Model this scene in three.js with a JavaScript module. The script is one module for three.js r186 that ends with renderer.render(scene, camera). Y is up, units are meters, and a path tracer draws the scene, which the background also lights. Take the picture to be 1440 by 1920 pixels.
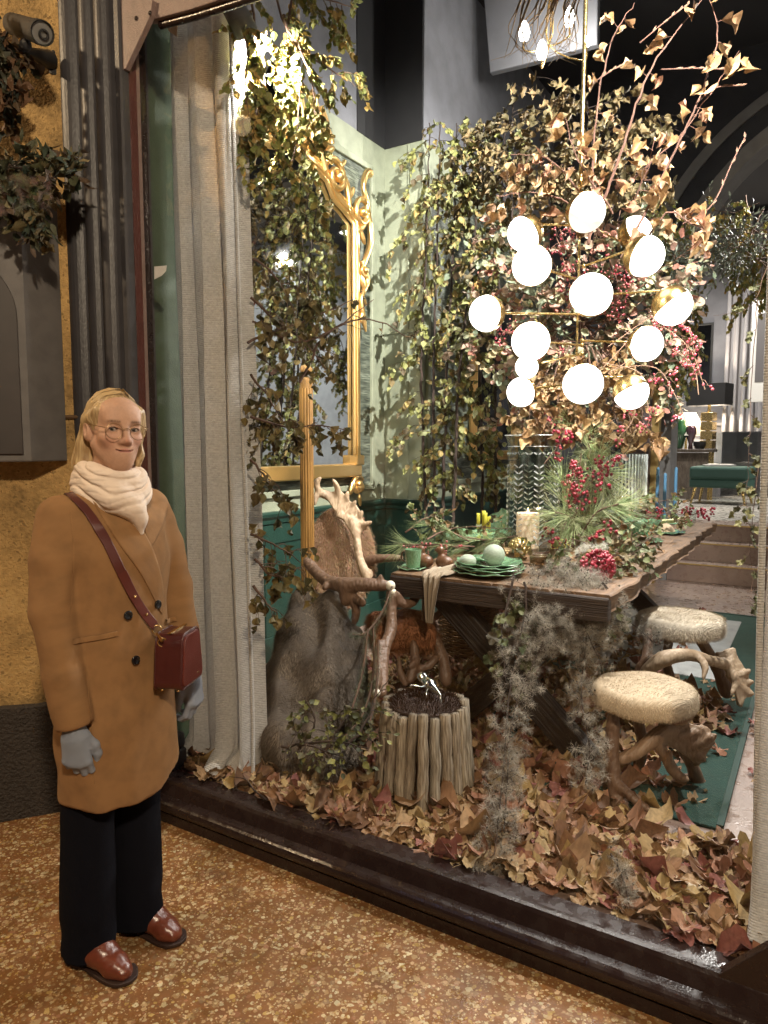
import * as THREE from 'three';
import { mergeGeometries } from 'three/addons/utils/BufferGeometryUtils.js';
import { RoundedBoxGeometry } from 'three/addons/geometries/RoundedBoxGeometry.js';
import { createNoise3D } from 'simplex-noise';

// ------------------------------------------------------------------ camera, sky, lights, exposure
const scene = new THREE.Scene();
const FOCAL = 1331, YAW = 31.5 * Math.PI / 180, PITCH = -5.24 * Math.PI / 180, EYE = 1.5;
const camera = new THREE.PerspectiveCamera(2 * Math.atan(960 / FOCAL) * 180 / Math.PI, 0.75, 0.05, 400);
camera.position.set(0, EYE, 0);
camera.rotation.set(PITCH, YAW, 0, 'YXZ');
camera.updateMatrixWorld(true);
scene.add(camera);

{ // night sky: nearly black blue with a faint town glow low down
  const W = 64, H = 32, data = new Float32Array(W * H * 4);
  for (let y = 0; y < H; y++) for (let x = 0; x < W; x++) {
    const up = Math.max(0, (y + 0.5) / H * 2 - 1), k = Math.exp(-up * 3);
    data.set([0.008 + 0.016 * k, 0.008 + 0.011 * k, 0.014 + 0.006 * k, 1], (y * W + x) * 4);
  }
  const sky = new THREE.DataTexture(data, W, H, THREE.RGBAFormat, THREE.FloatType);
  sky.mapping = THREE.EquirectangularReflectionMapping; sky.magFilter = THREE.LinearFilter; sky.needsUpdate = true;
  scene.background = sky; scene.environment = sky;
}
const moon = new THREE.DirectionalLight(0xbfd0ff, 0.02);
moon.position.set(-4, 9, 6); moon.castShadow = true; moon.shadow.radius = 2;
Object.assign(moon.shadow.camera, { left: -8, right: 8, top: 8, bottom: -8, far: 40 });
scene.add(moon); scene.add(moon.target);

const renderer = new THREE.WebGLRenderer({ antialias: true });
renderer.toneMapping = THREE.LinearToneMapping;
renderer.toneMappingExposure = 1.0;
renderer.shadowMap.enabled = true;

// strengths of the lamps, used by their builders below
const LAMP = {
  portico: { at: [1.5, 3.75, 1.0], color: [1, 0.80, 0.56], power: 54 },
  wallLamp: { at: [-3.9, 3.95, 0.35], color: [1, 0.74, 0.45], power: 22 },
  globe: 0.72, globeGlow: 3.4,
  spotA: 58, spotB: 180, back: 26, shade: 9, upstairs: 85,
};

// ------------------------------------------------------------------ helpers
const V = (x, y, z) => new THREE.Vector3(x, y, z);
const _fw = V(0, 0, -1).applyQuaternion(camera.quaternion), _rt = V(1, 0, 0).applyQuaternion(camera.quaternion), _up = V(0, 1, 0).applyQuaternion(camera.quaternion);
// places read off the photograph (1440 x 1920), put at a real distance
const dirOf = (x, y) => _fw.clone().addScaledVector(_rt, (x - 720) / FOCAL).addScaledVector(_up, -(y - 960) / FOCAL);
const at = (x, y, depth) => dirOf(x, y).multiplyScalar(depth).add(V(0, EYE, 0));
const onY = (x, y, h) => { const d = dirOf(x, y); return d.multiplyScalar((h - EYE) / d.y).add(V(0, EYE, 0)); };
const onZ = (x, y, z) => { const d = dirOf(x, y); return d.multiplyScalar(z / d.z).add(V(0, EYE, 0)); };
const onX = (x, y, x0) => { const d = dirOf(x, y); return d.multiplyScalar(x0 / d.x).add(V(0, EYE, 0)); };
const depthOf = (p) => p.clone().sub(V(0, EYE, 0)).dot(_fw);

function rng(seed) { let s = seed | 0; return () => { s = (s + 0x6d2b79f5) | 0; let t = Math.imul(s ^ (s >>> 15), 1 | s); t = (t + Math.imul(t ^ (t >>> 7), 61 | t)) ^ t; return ((t ^ (t >>> 14)) >>> 0) / 4294967296; }; }
const noise = createNoise3D(rng(7));
const fbm = (x, y, z, n = 4) => { let s = 0, a = 0.5; for (let i = 0; i < n; i++) { s += a * noise(x, y, z); x *= 2.03; y *= 2.03; z *= 2.03; a *= 0.5; } return s; };
const clamp = (x, a = 0, b = 1) => Math.min(b, Math.max(a, x)), lerp = (a, b, t) => a + (b - a) * t, sstep = (a, b, x) => { const t = clamp((x - a) / (b - a)); return t * t * (3 - 2 * t); };
const mix3 = (a, b, t) => [lerp(a[0], b[0], t), lerp(a[1], b[1], t), lerp(a[2], b[2], t)];

const taken = new Map();
function numbered(name) { const n = taken.get(name) ?? 0; taken.set(name, n + 1); return n ? `${name}_${String(n).padStart(3, '0')}` : name; }
function tag(o, label, category, group, kind) { Object.assign(o.userData, { label, category }); if (group) o.userData.group = group; if (kind) o.userData.kind = kind; return o; }
function thing(name, label, category, p = [0, 0, 0], turn = 0, group) {
  const o = new THREE.Group(); o.name = numbered(name); scene.add(o);
  if (p.isVector3) o.position.copy(p); else o.position.set(...p);
  o.rotation.y = turn; return tag(o, label, category, group);
}
function obj(name, g, m, parent) {
  const o = new THREE.Mesh(Array.isArray(g) ? merge(g) : g, m);
  o.castShadow = o.receiveShadow = true;
  if (parent) { o.name = name; parent.add(o); } else { o.name = numbered(name); scene.add(o); }
  return o;
}
// geometry given in scene coordinates, put under a thing that stands elsewhere
function part(parent, name, g, m) {
  const o = obj(name, g, m, parent); parent.updateWorldMatrix(true, false);
  o.geometry = o.geometry.clone().applyMatrix4(parent.matrixWorld.clone().invert());
  return o;
}
function struct(name, g, m, parent, label) { const o = obj(name, g, m, parent); if (!parent) { o.userData.kind = 'structure'; if (label) o.userData.label = label; } return o; }
const stuff = (o) => { o.userData.kind = 'stuff'; return o; };
function full(g) {
  if (!g.index) { const n = g.attributes.position.count; g.setIndex([...Array(n).keys()]); }
  if (!g.attributes.normal) g.computeVertexNormals();
  if (!g.attributes.uv) g.setAttribute('uv', new THREE.BufferAttribute(new Float32Array(g.attributes.position.count * 2), 2));
  return g;
}
function merge(list) {
  list = list.map(full);
  const names = new Set(list.flatMap((g) => Object.keys(g.attributes))), drop = [...names].filter((n) => !list.every((g) => g.attributes[n]));
  for (const g of list) { for (const n of drop) g.deleteAttribute(n); g.morphAttributes = {}; }
  return list.length === 1 ? list[0] : mergeGeometries(list, false);
}
function metric(g) { // uv in metres from the dominant axis of each normal
  const p = g.attributes.position, n = g.attributes.normal, uv = new Float32Array(p.count * 2);
  for (let i = 0; i < p.count; i++) {
    const x = Math.abs(n.getX(i)), y = Math.abs(n.getY(i)), z = Math.abs(n.getZ(i));
    if (y > x && y > z) { uv[2 * i] = p.getX(i); uv[2 * i + 1] = p.getZ(i); } else if (x > z) { uv[2 * i] = p.getZ(i); uv[2 * i + 1] = p.getY(i); } else { uv[2 * i] = p.getX(i); uv[2 * i + 1] = p.getY(i); }
  }
  g.setAttribute('uv', new THREE.BufferAttribute(uv, 2)); return g;
}
const M4 = (p, r = [0, 0, 0], s = 1) => new THREE.Matrix4().compose(p.isVector3 ? p : V(...p), new THREE.Quaternion().setFromEuler(new THREE.Euler(...r)), typeof s === 'number' ? V(s, s, s) : V(...s));
const box = (w, h, d, x = 0, y = 0, z = 0, r = 0) => metric((r ? new RoundedBoxGeometry(w, h, d, 2, r) : new THREE.BoxGeometry(w, h, d)).translate(x, y, z));
const boxTo = (a, b, r = 0) => box(Math.abs(b[0] - a[0]), Math.abs(b[1] - a[1]), Math.abs(b[2] - a[2]), (a[0] + b[0]) / 2, (a[1] + b[1]) / 2, (a[2] + b[2]) / 2, r);
const cyl = (r0, r1, h, n = 20, x = 0, y = 0, z = 0) => new THREE.CylinderGeometry(r1, r0, h, n).translate(x, y, z);
const sph = (r, x = 0, y = 0, z = 0, a = 20, b = 14) => new THREE.SphereGeometry(r, a, b).translate(x, y, z);
const lathe = (pts, n = 40) => new THREE.LatheGeometry(pts.map(([r, y]) => new THREE.Vector2(r, y)), n);
function beam(a, b, w, d, r = 0.004) { // bar from a to b
  const l = a.distanceTo(b), g = r ? new RoundedBoxGeometry(w, l, d, 1, r) : new THREE.BoxGeometry(w, l, d);
  metric(g); return g.applyQuaternion(new THREE.Quaternion().setFromUnitVectors(V(0, 1, 0), b.clone().sub(a).normalize())).translate((a.x + b.x) / 2, (a.y + b.y) / 2, (a.z + b.z) / 2);
}
function extrudeX(pts, x0, x1) { // profile in (z, y), run along x
  const s = new THREE.Shape(pts.map(([z, y]) => new THREE.Vector2(-z, y)));
  const g = new THREE.ExtrudeGeometry(s, { depth: x1 - x0, bevelEnabled: false });
  g.rotateY(Math.PI / 2).translate(x0, 0, 0); return metric(g);
}
function plate(pts, depth, bevel = 0) { // outline in (x, y), thickness towards +z
  const s = new THREE.Shape(pts.map((p) => new THREE.Vector2(p[0], p[1])));
  return metric(new THREE.ExtrudeGeometry(s, { depth, bevelEnabled: bevel > 0, bevelSize: bevel, bevelThickness: bevel, bevelSegments: 2 }));
}
// tube along points with a radius per point; uv in metres
function tube(pts, radii, n = 7, smooth = 0, cap = true) {
  if (smooth) { const c = new THREE.CatmullRomCurve3(pts), N = smooth, P = [], R = [], rr = typeof radii === 'number' ? null : radii; for (let i = 0; i <= N; i++) { P.push(c.getPoint(i / N)); const k = i / N * (pts.length - 1), j = Math.min(pts.length - 2, Math.floor(k)); R.push(rr ? lerp(rr[j], rr[j + 1], k - j) : radii); } pts = P; radii = R; }
  const N = pts.length, rad = (i) => (typeof radii === 'number' ? radii : radii[i]), pos = [], nor = [], uv = [], idx = [];
  let t = pts[1].clone().sub(pts[0]).normalize(), u = Math.abs(t.y) < 0.9 ? V(0, 1, 0).cross(t).normalize() : V(1, 0, 0).cross(t).normalize(), len = 0;
  for (let i = 0; i < N; i++) {
    const nt = pts[Math.min(i + 1, N - 1)].clone().sub(pts[Math.max(i - 1, 0)]).normalize();
    u.applyQuaternion(new THREE.Quaternion().setFromUnitVectors(t, nt)); t = nt; u.addScaledVector(t, -u.dot(t)).normalize();
    const w = t.clone().cross(u); if (i) len += pts[i].distanceTo(pts[i - 1]);
    for (let k = 0; k <= n; k++) { const a = k / n * 2 * Math.PI, d = u.clone().multiplyScalar(Math.cos(a)).addScaledVector(w, Math.sin(a)); pos.push(pts[i].x + d.x * rad(i), pts[i].y + d.y * rad(i), pts[i].z + d.z * rad(i)); nor.push(d.x, d.y, d.z); uv.push(k / n * 2 * Math.PI * Math.max(rad(i), 0.002), len); }
    if (i) for (let k = 0; k < n; k++) { const a = (i - 1) * (n + 1) + k, b = a + n + 1; idx.push(a, a + 1, b, b, a + 1, b + 1); }
  }
  if (cap) for (const [i, s] of [[0, -1], [N - 1, 1]]) if (rad(i) > 0.0006) {
    const c = pos.length / 3, d = pts[i].clone().sub(pts[i ? i - 1 : 1]).normalize(); pos.push(pts[i].x, pts[i].y, pts[i].z); nor.push(d.x, d.y, d.z); uv.push(0, 0);
    for (let k = 0; k < n; k++) { const a = i * (n + 1) + k; s > 0 ? idx.push(a, a + 1, c) : idx.push(a + 1, a, c); }
  }
  const g = new THREE.BufferGeometry();
  g.setAttribute('position', new THREE.Float32BufferAttribute(pos, 3)); g.setAttribute('normal', new THREE.Float32BufferAttribute(nor, 3)); g.setAttribute('uv', new THREE.Float32BufferAttribute(uv, 2)); g.setIndex(idx); return g;
}
// ---- smooth bodies: join distances, then mesh the zero surface (surface nets)
const smin = (a, b, k) => { const h = Math.max(k - Math.abs(a - b), 0) / k; return Math.min(a, b) - h * h * k * 0.25; };
const smax = (a, b, k) => -smin(-a, -b, k);
function cap(a, b, ra, rb) { const ax = a[0], ay = a[1], az = a[2], bx = b[0] - ax, by = b[1] - ay, bz = b[2] - az, bb = 1 / (bx * bx + by * by + bz * bz + 1e-12); return (x, y, z) => { const px = x - ax, py = y - ay, pz = z - az, t = clamp((px * bx + py * by + pz * bz) * bb), dx = px - bx * t, dy = py - by * t, dz = pz - bz * t; return Math.sqrt(dx * dx + dy * dy + dz * dz) - (ra + (rb - ra) * t); }; }
function ell(c, r) { return (x, y, z) => { const px = (x - c[0]) / r[0], py = (y - c[1]) / r[1], pz = (z - c[2]) / r[2], k0 = Math.sqrt(px * px + py * py + pz * pz), qx = px / r[0], qy = py / r[1], qz = pz / r[2], k1 = Math.sqrt(qx * qx + qy * qy + qz * qz) + 1e-9; return k0 * (k0 - 1) / k1; }; }
const join = (list, k) => (x, y, z) => { let d = 1e3; for (let i = 0; i < list.length; i++) { const f = list[i]; d = smin(d, f(x, y, z), k); } return d; };
const chain = (pts, radii) => pts.slice(1).map((p, i) => cap(arr(pts[i]), arr(p), radii[i], radii[i + 1]));
const arr = (p) => (p.isVector3 ? [p.x, p.y, p.z] : p);
function surf(f, lo, hi, h, colorOf, uvOf) {
  const nx = Math.ceil((hi[0] - lo[0]) / h) + 1, ny = Math.ceil((hi[1] - lo[1]) / h) + 1, nz = Math.ceil((hi[2] - lo[2]) / h) + 1, F = new Float32Array(nx * ny * nz), sy = nx, sz = nx * ny;
  for (let k = 0; k < nz; k++) for (let j = 0; j < ny; j++) for (let i = 0; i < nx; i++) F[i + j * sy + k * sz] = f(lo[0] + i * h, lo[1] + j * h, lo[2] + k * h);
  const id = new Int32Array(nx * ny * nz).fill(-1), pos = [], idx = [], E = [[0, 1], [2, 3], [4, 5], [6, 7], [0, 2], [1, 3], [4, 6], [5, 7], [0, 4], [1, 5], [2, 6], [3, 7]], off = [0, 1, sy, sy + 1, sz, sz + 1, sz + sy, sz + sy + 1];
  for (let k = 0; k < nz - 1; k++) for (let j = 0; j < ny - 1; j++) for (let i = 0; i < nx - 1; i++) {
    const c = i + j * sy + k * sz; let m = 0; for (let q = 0; q < 8; q++) if (F[c + off[q]] < 0) m |= 1 << q;
    if (m === 0 || m === 255) continue;
    let x = 0, y = 0, z = 0, n = 0;
    for (const [a, b] of E) { if (((m >> a) & 1) === ((m >> b) & 1)) continue; const va = F[c + off[a]], vb = F[c + off[b]], t = va / (va - vb); x += (a & 1) + t * ((b & 1) - (a & 1)); y += ((a >> 1) & 1) + t * (((b >> 1) & 1) - ((a >> 1) & 1)); z += ((a >> 2) & 1) + t * (((b >> 2) & 1) - ((a >> 2) & 1)); n++; }
    id[c] = pos.length / 3; pos.push(lo[0] + (i + x / n) * h, lo[1] + (j + y / n) * h, lo[2] + (k + z / n) * h);
  }
  for (let k = 1; k < nz - 1; k++) for (let j = 1; j < ny - 1; j++) for (let i = 1; i < nx - 1; i++) {
    const c = i + j * sy + k * sz, v = F[c] < 0;
    for (const [d, a, b] of [[1, sy, sz], [sy, sz, 1], [sz, 1, sy]]) {
      if (v === (F[c + d] < 0)) continue;
      const q = [id[c], id[c - a], id[c - a - b], id[c - b]]; if (q.some((w) => w < 0)) continue;
      if (v) idx.push(q[0], q[1], q[2], q[0], q[2], q[3]); else idx.push(q[2], q[1], q[0], q[3], q[2], q[0]);
    }
  }
  const n = pos.length / 3, nor = new Float32Array(n * 3), uv = new Float32Array(n * 2), col = colorOf && new Float32Array(n * 3), e = h * 0.6;
  for (let i = 0; i < n; i++) {
    const x = pos[3 * i], y = pos[3 * i + 1], z = pos[3 * i + 2]; let a = f(x + e, y, z) - f(x - e, y, z), b = f(x, y + e, z) - f(x, y - e, z), c = f(x, y, z + e) - f(x, y, z - e); const l = Math.sqrt(a * a + b * b + c * c) + 1e-12;
    nor[3 * i] = a /= l; nor[3 * i + 1] = b /= l; nor[3 * i + 2] = c /= l;
    if (uvOf) { const q = uvOf(x, y, z, a, b, c); uv[2 * i] = q[0]; uv[2 * i + 1] = q[1]; } else { uv[2 * i] = x + z * 0.7; uv[2 * i + 1] = y + z * 0.4; }
    if (colorOf) { const q = colorOf(x, y, z, a, b, c); col[3 * i] = q[0]; col[3 * i + 1] = q[1]; col[3 * i + 2] = q[2]; }
  }
  const g = new THREE.BufferGeometry();
  g.setAttribute('position', new THREE.Float32BufferAttribute(pos, 3)); g.setAttribute('normal', new THREE.BufferAttribute(nor, 3)); g.setAttribute('uv', new THREE.BufferAttribute(uv, 2)); if (col) g.setAttribute('color', new THREE.BufferAttribute(col, 3)); g.setIndex(idx); return g;
}
// box around points
const around = (pts, r) => { const q = pts.map(arr); return [[0, 1, 2].map((i) => Math.min(...q.map((p) => p[i])) - r), [0, 1, 2].map((i) => Math.max(...q.map((p) => p[i])) + r)]; };

// ------------------------------------------------------------------ textures and materials
const enc = (x) => 255 * clamp(x <= 0.0031308 ? 12.92 * x : 1.055 * Math.pow(x, 1 / 2.4) - 0.055);
function tex(w, h, fn, { srgb = false, repeat = [1, 1] } = {}) {
  const d = new Uint8Array(w * h * 4);
  for (let y = 0; y < h; y++) for (let x = 0; x < w; x++) { const c = fn((x + 0.5) / w, (y + 0.5) / h, x, y), i = (y * w + x) * 4; if (srgb) { d[i] = enc(c[0]); d[i + 1] = enc(c[1]); d[i + 2] = enc(c[2]); } else { d[i] = d[i + 1] = d[i + 2] = 255 * clamp(c); } d[i + 3] = 255; }
  const t = new THREE.DataTexture(d, w, h); t.magFilter = THREE.LinearFilter; t.wrapS = t.wrapT = THREE.RepeatWrapping; if (srgb) t.colorSpace = THREE.SRGBColorSpace; t.repeat.set(...repeat); t.needsUpdate = true; return t;
}
// noise that tiles over u, v in [0, 1): blend of four shifted samples
const tnoise = (u, v, f, s = 0, n = 3, fy = f) => { const a = fbm(u * f, v * fy, s, n); if (u < 0.8 && v < 0.8) return a; const x = sstep(0.8, 1, u), y = sstep(0.8, 1, v), b = u < 0.8 ? a : fbm((u - 1) * f, v * fy, s, n), c = v < 0.8 ? a : fbm(u * f, (v - 1) * fy, s, n), d = u < 0.8 ? c : v < 0.8 ? b : fbm((u - 1) * f, (v - 1) * fy, s, n); return lerp(lerp(a, b, x), lerp(c, d, x), y); };
function Mat(color, roughness = 0.6, o = {}) { const m = new THREE.MeshPhysicalMaterial({ roughness, side: THREE.DoubleSide, ...o }); if (Array.isArray(color)) m.color.setRGB(...color); else m.color.set(color); return m; }
// shared textures
const grainT = tex(256, 256, (u, v) => 0.5 + 0.9 * tnoise(u, v, 40, 3, 3));
const blotchT = tex(256, 256, (u, v) => { const k = 0.94 + 0.22 * tnoise(u, v, 5, 9, 5); return [k, k, k]; }, { srgb: true });
const roughT = tex(256, 256, (u, v) => 0.72 + 0.7 * tnoise(u, v, 12, 5, 4));
const woodT = tex(512, 512, (u, v) => { const w = tnoise(u, v, 3, 2, 3, 14) * 0.6, s = tnoise(u + w * 0.04, v, 60, 4, 3, 3), k = clamp(0.62 + 0.9 * s + 0.4 * tnoise(u, v, 6, 11, 3, 2)); return mix3([0.30, 0.26, 0.22], [1.0, 0.96, 0.9], k); }, { srgb: true });
const woodBump = tex(512, 512, (u, v) => 0.5 + 0.9 * tnoise(u, v, 60, 4, 3, 3) + 0.5 * tnoise(u, v, 14, 8, 3, 2));
const at2 = (t, rx, ry = rx) => { const c = t.clone(); c.repeat.set(rx, ry); c.needsUpdate = true; return c; };
const rib = (u, n) => Math.abs(Math.sin(u * Math.PI * n));
const linenBump = tex(512, 512, (u, v) => { const row = v * 44, r = Math.floor(row), f = row - r, wob = 0.5 + 0.8 * tnoise(u, (r % 44 + 0.5) / 44, 26, 2, 2, 44); return Math.pow(Math.sin(f * Math.PI), 0.7) * (0.55 + 0.45 * wob) * (0.75 + 0.25 * rib(u + (r % 2) * 0.012, 40)); });
const linenT = tex(512, 512, (u, v) => { const r = Math.floor(v * 44), k = 0.86 + 0.24 * tnoise(u, (r + 0.5) / 44, 18, 6, 3, 44) + 0.1 * tnoise(u, v, 60, 1, 2); return [k, k * 0.985, k * 0.96]; }, { srgb: true });
const woolBump = tex(256, 256, (u, v) => 0.5 + 0.8 * tnoise(u, v, 50, 3, 3));
const leatherBump = tex(256, 256, (u, v) => 0.5 + 0.6 * Math.abs(tnoise(u, v, 30, 3, 3)) + 0.3 * tnoise(u, v, 70, 5, 2));

// ------------------------------------------------------------------ outside: pavement, wall, pier, window frame
const FL = 0.10, GZ = -1.965; // floor of the shop, plane of the window glass
{
  const S = 2048, c = document.createElement('canvas'); c.width = c.height = S; const g = c.getContext('2d'), R = rng(11);
  g.fillStyle = 'rgb(136,94,58)'; g.fillRect(0, 0, S, S);
  for (let i = 0; i < 5200; i++) { const x = R() * S, y = R() * S, r = 4 + R() * 26, k = R(); g.globalAlpha = 0.12; g.fillStyle = k < 0.5 ? 'rgb(176,120,78)' : 'rgb(120,80,56)'; g.beginPath(); g.arc(x, y, r, 0, 7); g.fill(); }
  g.globalAlpha = 1;
  const tones = [[196, 170, 132], [182, 152, 114], [166, 134, 98], [204, 184, 150], [176, 140, 100], [150, 116, 84], [200, 164, 130], [206, 190, 160], [182, 150, 92], [158, 112, 84], [140, 110, 82]];
  for (const [n, lo, hi] of [[1500, 13, 22], [8500, 6.5, 13], [17000, 2.5, 6.5]]) for (let i = 0; i < n; i++) {
    const x = R() * S, y = R() * S, r = lerp(lo, hi, R() * R()), a0 = R() * 7, e = 0.55 + 0.45 * R(), t = tones[Math.floor(R() * tones.length)], d = (R() - 0.5) * 34, pale = R() < 0.04 ? 12 : 0, m = 5 + Math.floor(R() * 4), q = [];
    for (let k = 0; k < m; k++) { const a = (k + 0.6 * R()) / m * 2 * Math.PI, rr = r * (0.75 + 0.35 * R()); q.push([Math.cos(a) * rr, Math.sin(a) * rr * e]); }
    const ca = Math.cos(a0), sa = Math.sin(a0); g.fillStyle = `rgb(${t.map((v) => Math.round(clamp(v + d + pale, 0, 255))).join()})`;
    for (const ox of [0, x < 30 ? S : x > S - 30 ? -S : 0]) for (const oy of [0, y < 30 ? S : y > S - 30 ? -S : 0]) { g.beginPath(); q.forEach(([px, py], k) => g[k ? 'lineTo' : 'moveTo'](x + ox + px * ca - py * sa, y + oy + px * sa + py * ca)); g.closePath(); g.fill(); }
  }
  // worn and dirty patches, and dark grime in the joints
  for (let i = 0; i < 90; i++) { const x = R() * S, y = R() * S; g.globalAlpha = 0.05; g.fillStyle = 'rgb(60,40,28)'; for (let k = 0; k < 14; k++) { g.beginPath(); g.arc(x + (R() - 0.5) * 200, y + (R() - 0.5) * 200, 10 + R() * 50, 0, 7); g.fill(); } }
  g.globalAlpha = 1;
  const t = new THREE.CanvasTexture(c); t.colorSpace = THREE.SRGBColorSpace; t.wrapS = t.wrapT = THREE.RepeatWrapping; t.repeat.set(1 / 1.5, 1 / 1.5);
  const m = Mat([0.76, 0.765, 0.70], 1, { map: t, roughnessMap: at2(tex(256, 256, (u, v) => 0.5 + 0.6 * tnoise(u, v, 9, 5, 4)), 0.8), bumpMap: at2(grainT, 3), bumpScale: 0.0006, specularIntensity: 0.7 });
  const n = metric(new THREE.PlaneGeometry(120, 120, 2, 2).rotateX(-Math.PI / 2));
  struct('pavement', n, m, null, 'speckled ochre terrazzo pavement under the portico');
}
// angled plaster wall beside the shop window
const wallA = V(-2.78, 0, -1.54), wallDir = V(0.593, 0, -0.805).normalize(), wallN = V(0.805, 0, 0.593).normalize();
const onWall = (s, y, out = 0) => wallA.clone().addScaledVector(wallDir, s).addScaledVector(wallN, out).setY(y);
{
  const pb = tex(512, 512, (u, v) => { const a = tnoise(u, v, 26, 3, 4), b = tnoise(u, v, 60, 8, 2); return 0.5 + 0.7 * a + 0.35 * b; });
  const pt = tex(512, 512, (u, v) => { const k = tnoise(u, v, 3, 21, 5), s = tnoise(u, v, 30, 5, 3), f = clamp(0.75 + 0.6 * k + 0.3 * s, 0.2, 1.2); const pit = s > 0.42 ? 0.5 : 1; return [f * pit, f * 0.97 * pit, f * 0.9 * pit]; }, { srgb: true });
  const mp = Mat([0.55, 0.36, 0.15], 0.95, { map: at2(pt, 0.9), bumpMap: at2(pb, 2.2), bumpScale: 0.005 });
  const w = 3.6, g = new THREE.PlaneGeometry(w, 5.4, 90, 130), p = g.attributes.position;
  for (let i = 0; i < p.count; i++) { const x = p.getX(i), y = p.getY(i) + 2.7; p.setZ(i, 0.012 * fbm(x * 3, y * 3, 2, 4) * (y < 1.6 ? 1.1 : 0.4)); }
  g.computeVertexNormals(); metric(g);
  const front = g.translate(0, 2.7, 0), back = box(w, 5.4, 0.3, 0, 2.7, -0.19), turn = Math.atan2(wallN.x, wallN.z), c = onWall(-1.42, 0);
  for (const q of [front, back]) q.rotateY(turn).translate(c.x, 0, c.z);
  struct('plaster_wall', [front, back], mp, null, 'rough ochre plaster wall left of the shop window');
  // dark stone base course with an uneven worn upper edge
  const R = rng(3), pts = [[-1.6, 0]]; for (let s = -1.6; s <= 0.36; s += 0.05) pts.push([s, 0.46 + 0.03 * fbm(s * 5, 1, 0, 3) + 0.10 * Math.exp(-(((s + 0.16) / 0.13) ** 2))]); pts.push([0.37, 0]);
  const base = plate(pts.map(([s, y]) => [s, y]), 0.03, 0.006), o = onWall(0, 0, 0.016);
  base.applyMatrix4(new THREE.Matrix4().makeBasis(wallDir, V(0, 1, 0), wallN.clone()).setPosition(o));
  struct('wall_base', base, Mat([0.045, 0.036, 0.03], 0.8, { map: at2(blotchT, 3), bumpMap: at2(pb, 2), bumpScale: 0.008 }), null, 'dark worn stone base course of the plaster wall');
  // thin string moulding on the wall
  const band = beam(onWall(-0.3, 1.62, 0.012), onWall(0.37, 1.62, 0.012), 0.012, 0.012, 0.003);
  struct('wall_moulding', band, Mat([0.12, 0.07, 0.035], 0.9), null, 'thin dark string line across the plaster wall');
}
{ // grey hung display case with an arched dark panel
  const t = thing('display_case', 'grey painted display case with arched dark panel hung on ochre wall', 'display case', onWall(-0.1, 1.42, 0));
  const grey = Mat([0.135, 0.125, 0.12], 0.62, { map: at2(blotchT, 2), bumpMap: at2(grainT, 5), bumpScale: 0.0005 });
  const basis = (s, y, out) => new THREE.Matrix4().makeBasis(wallDir, V(0, 1, 0), wallN.clone()).setPosition(onWall(s, y, out));
  const plan = [[-0.62, 0.005], [-0.62, 0.16], [0.02, 0.16], [0.135, 0.03], [0.135, 0.005]], s = new THREE.Shape(plan.map(([a, b]) => new THREE.Vector2(a, b)));
  const body = metric(new THREE.ExtrudeGeometry(s, { depth: 1.08, bevelEnabled: true, bevelSize: 0.006, bevelThickness: 0.006, bevelSegments: 2 }).rotateX(-Math.PI / 2).scale(1, 1, -1));
  // mirrored back so that faces point outwards
  { const ix = body.index; if (ix) for (let i = 0; i < ix.count; i += 3) { const a = ix.getX(i); ix.setX(i, ix.getX(i + 1)); ix.setX(i + 1, a); } else { const p = body.attributes.position.array, n = body.attributes.normal.array, u = body.attributes.uv.array; for (let i = 0; i < p.length; i += 9) for (let k = 0; k < 3; k++) { [p[i + k], p[i + 3 + k]] = [p[i + 3 + k], p[i + k]];[n[i + k], n[i + 3 + k]] = [n[i + 3 + k], n[i + k]]; } for (let i = 0; i < u.length; i += 6) for (let k = 0; k < 2; k++)[u[i + k], u[i + 2 + k]] = [u[i + 2 + k], u[i + k]]; } }
  part(t, 'case_body', body.applyMatrix4(basis(0.165, 1.45, 0)), grey);
  const arch = [[-0.47, 0]]; for (let i = 0; i <= 24; i++) { const a = Math.PI - i / 24 * Math.PI; arch.push([-0.24 + 0.235 * Math.cos(a), 0.50 + 0.235 * Math.sin(a)]); } arch.push([-0.005, 0]);
  part(t, 'arched_panel', plate(arch, 0.012, 0.003).applyMatrix4(basis(0.165, 1.475, 0.163)), Mat([0.035, 0.026, 0.023], 0.55, { map: at2(blotchT, 2) }));
}
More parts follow.
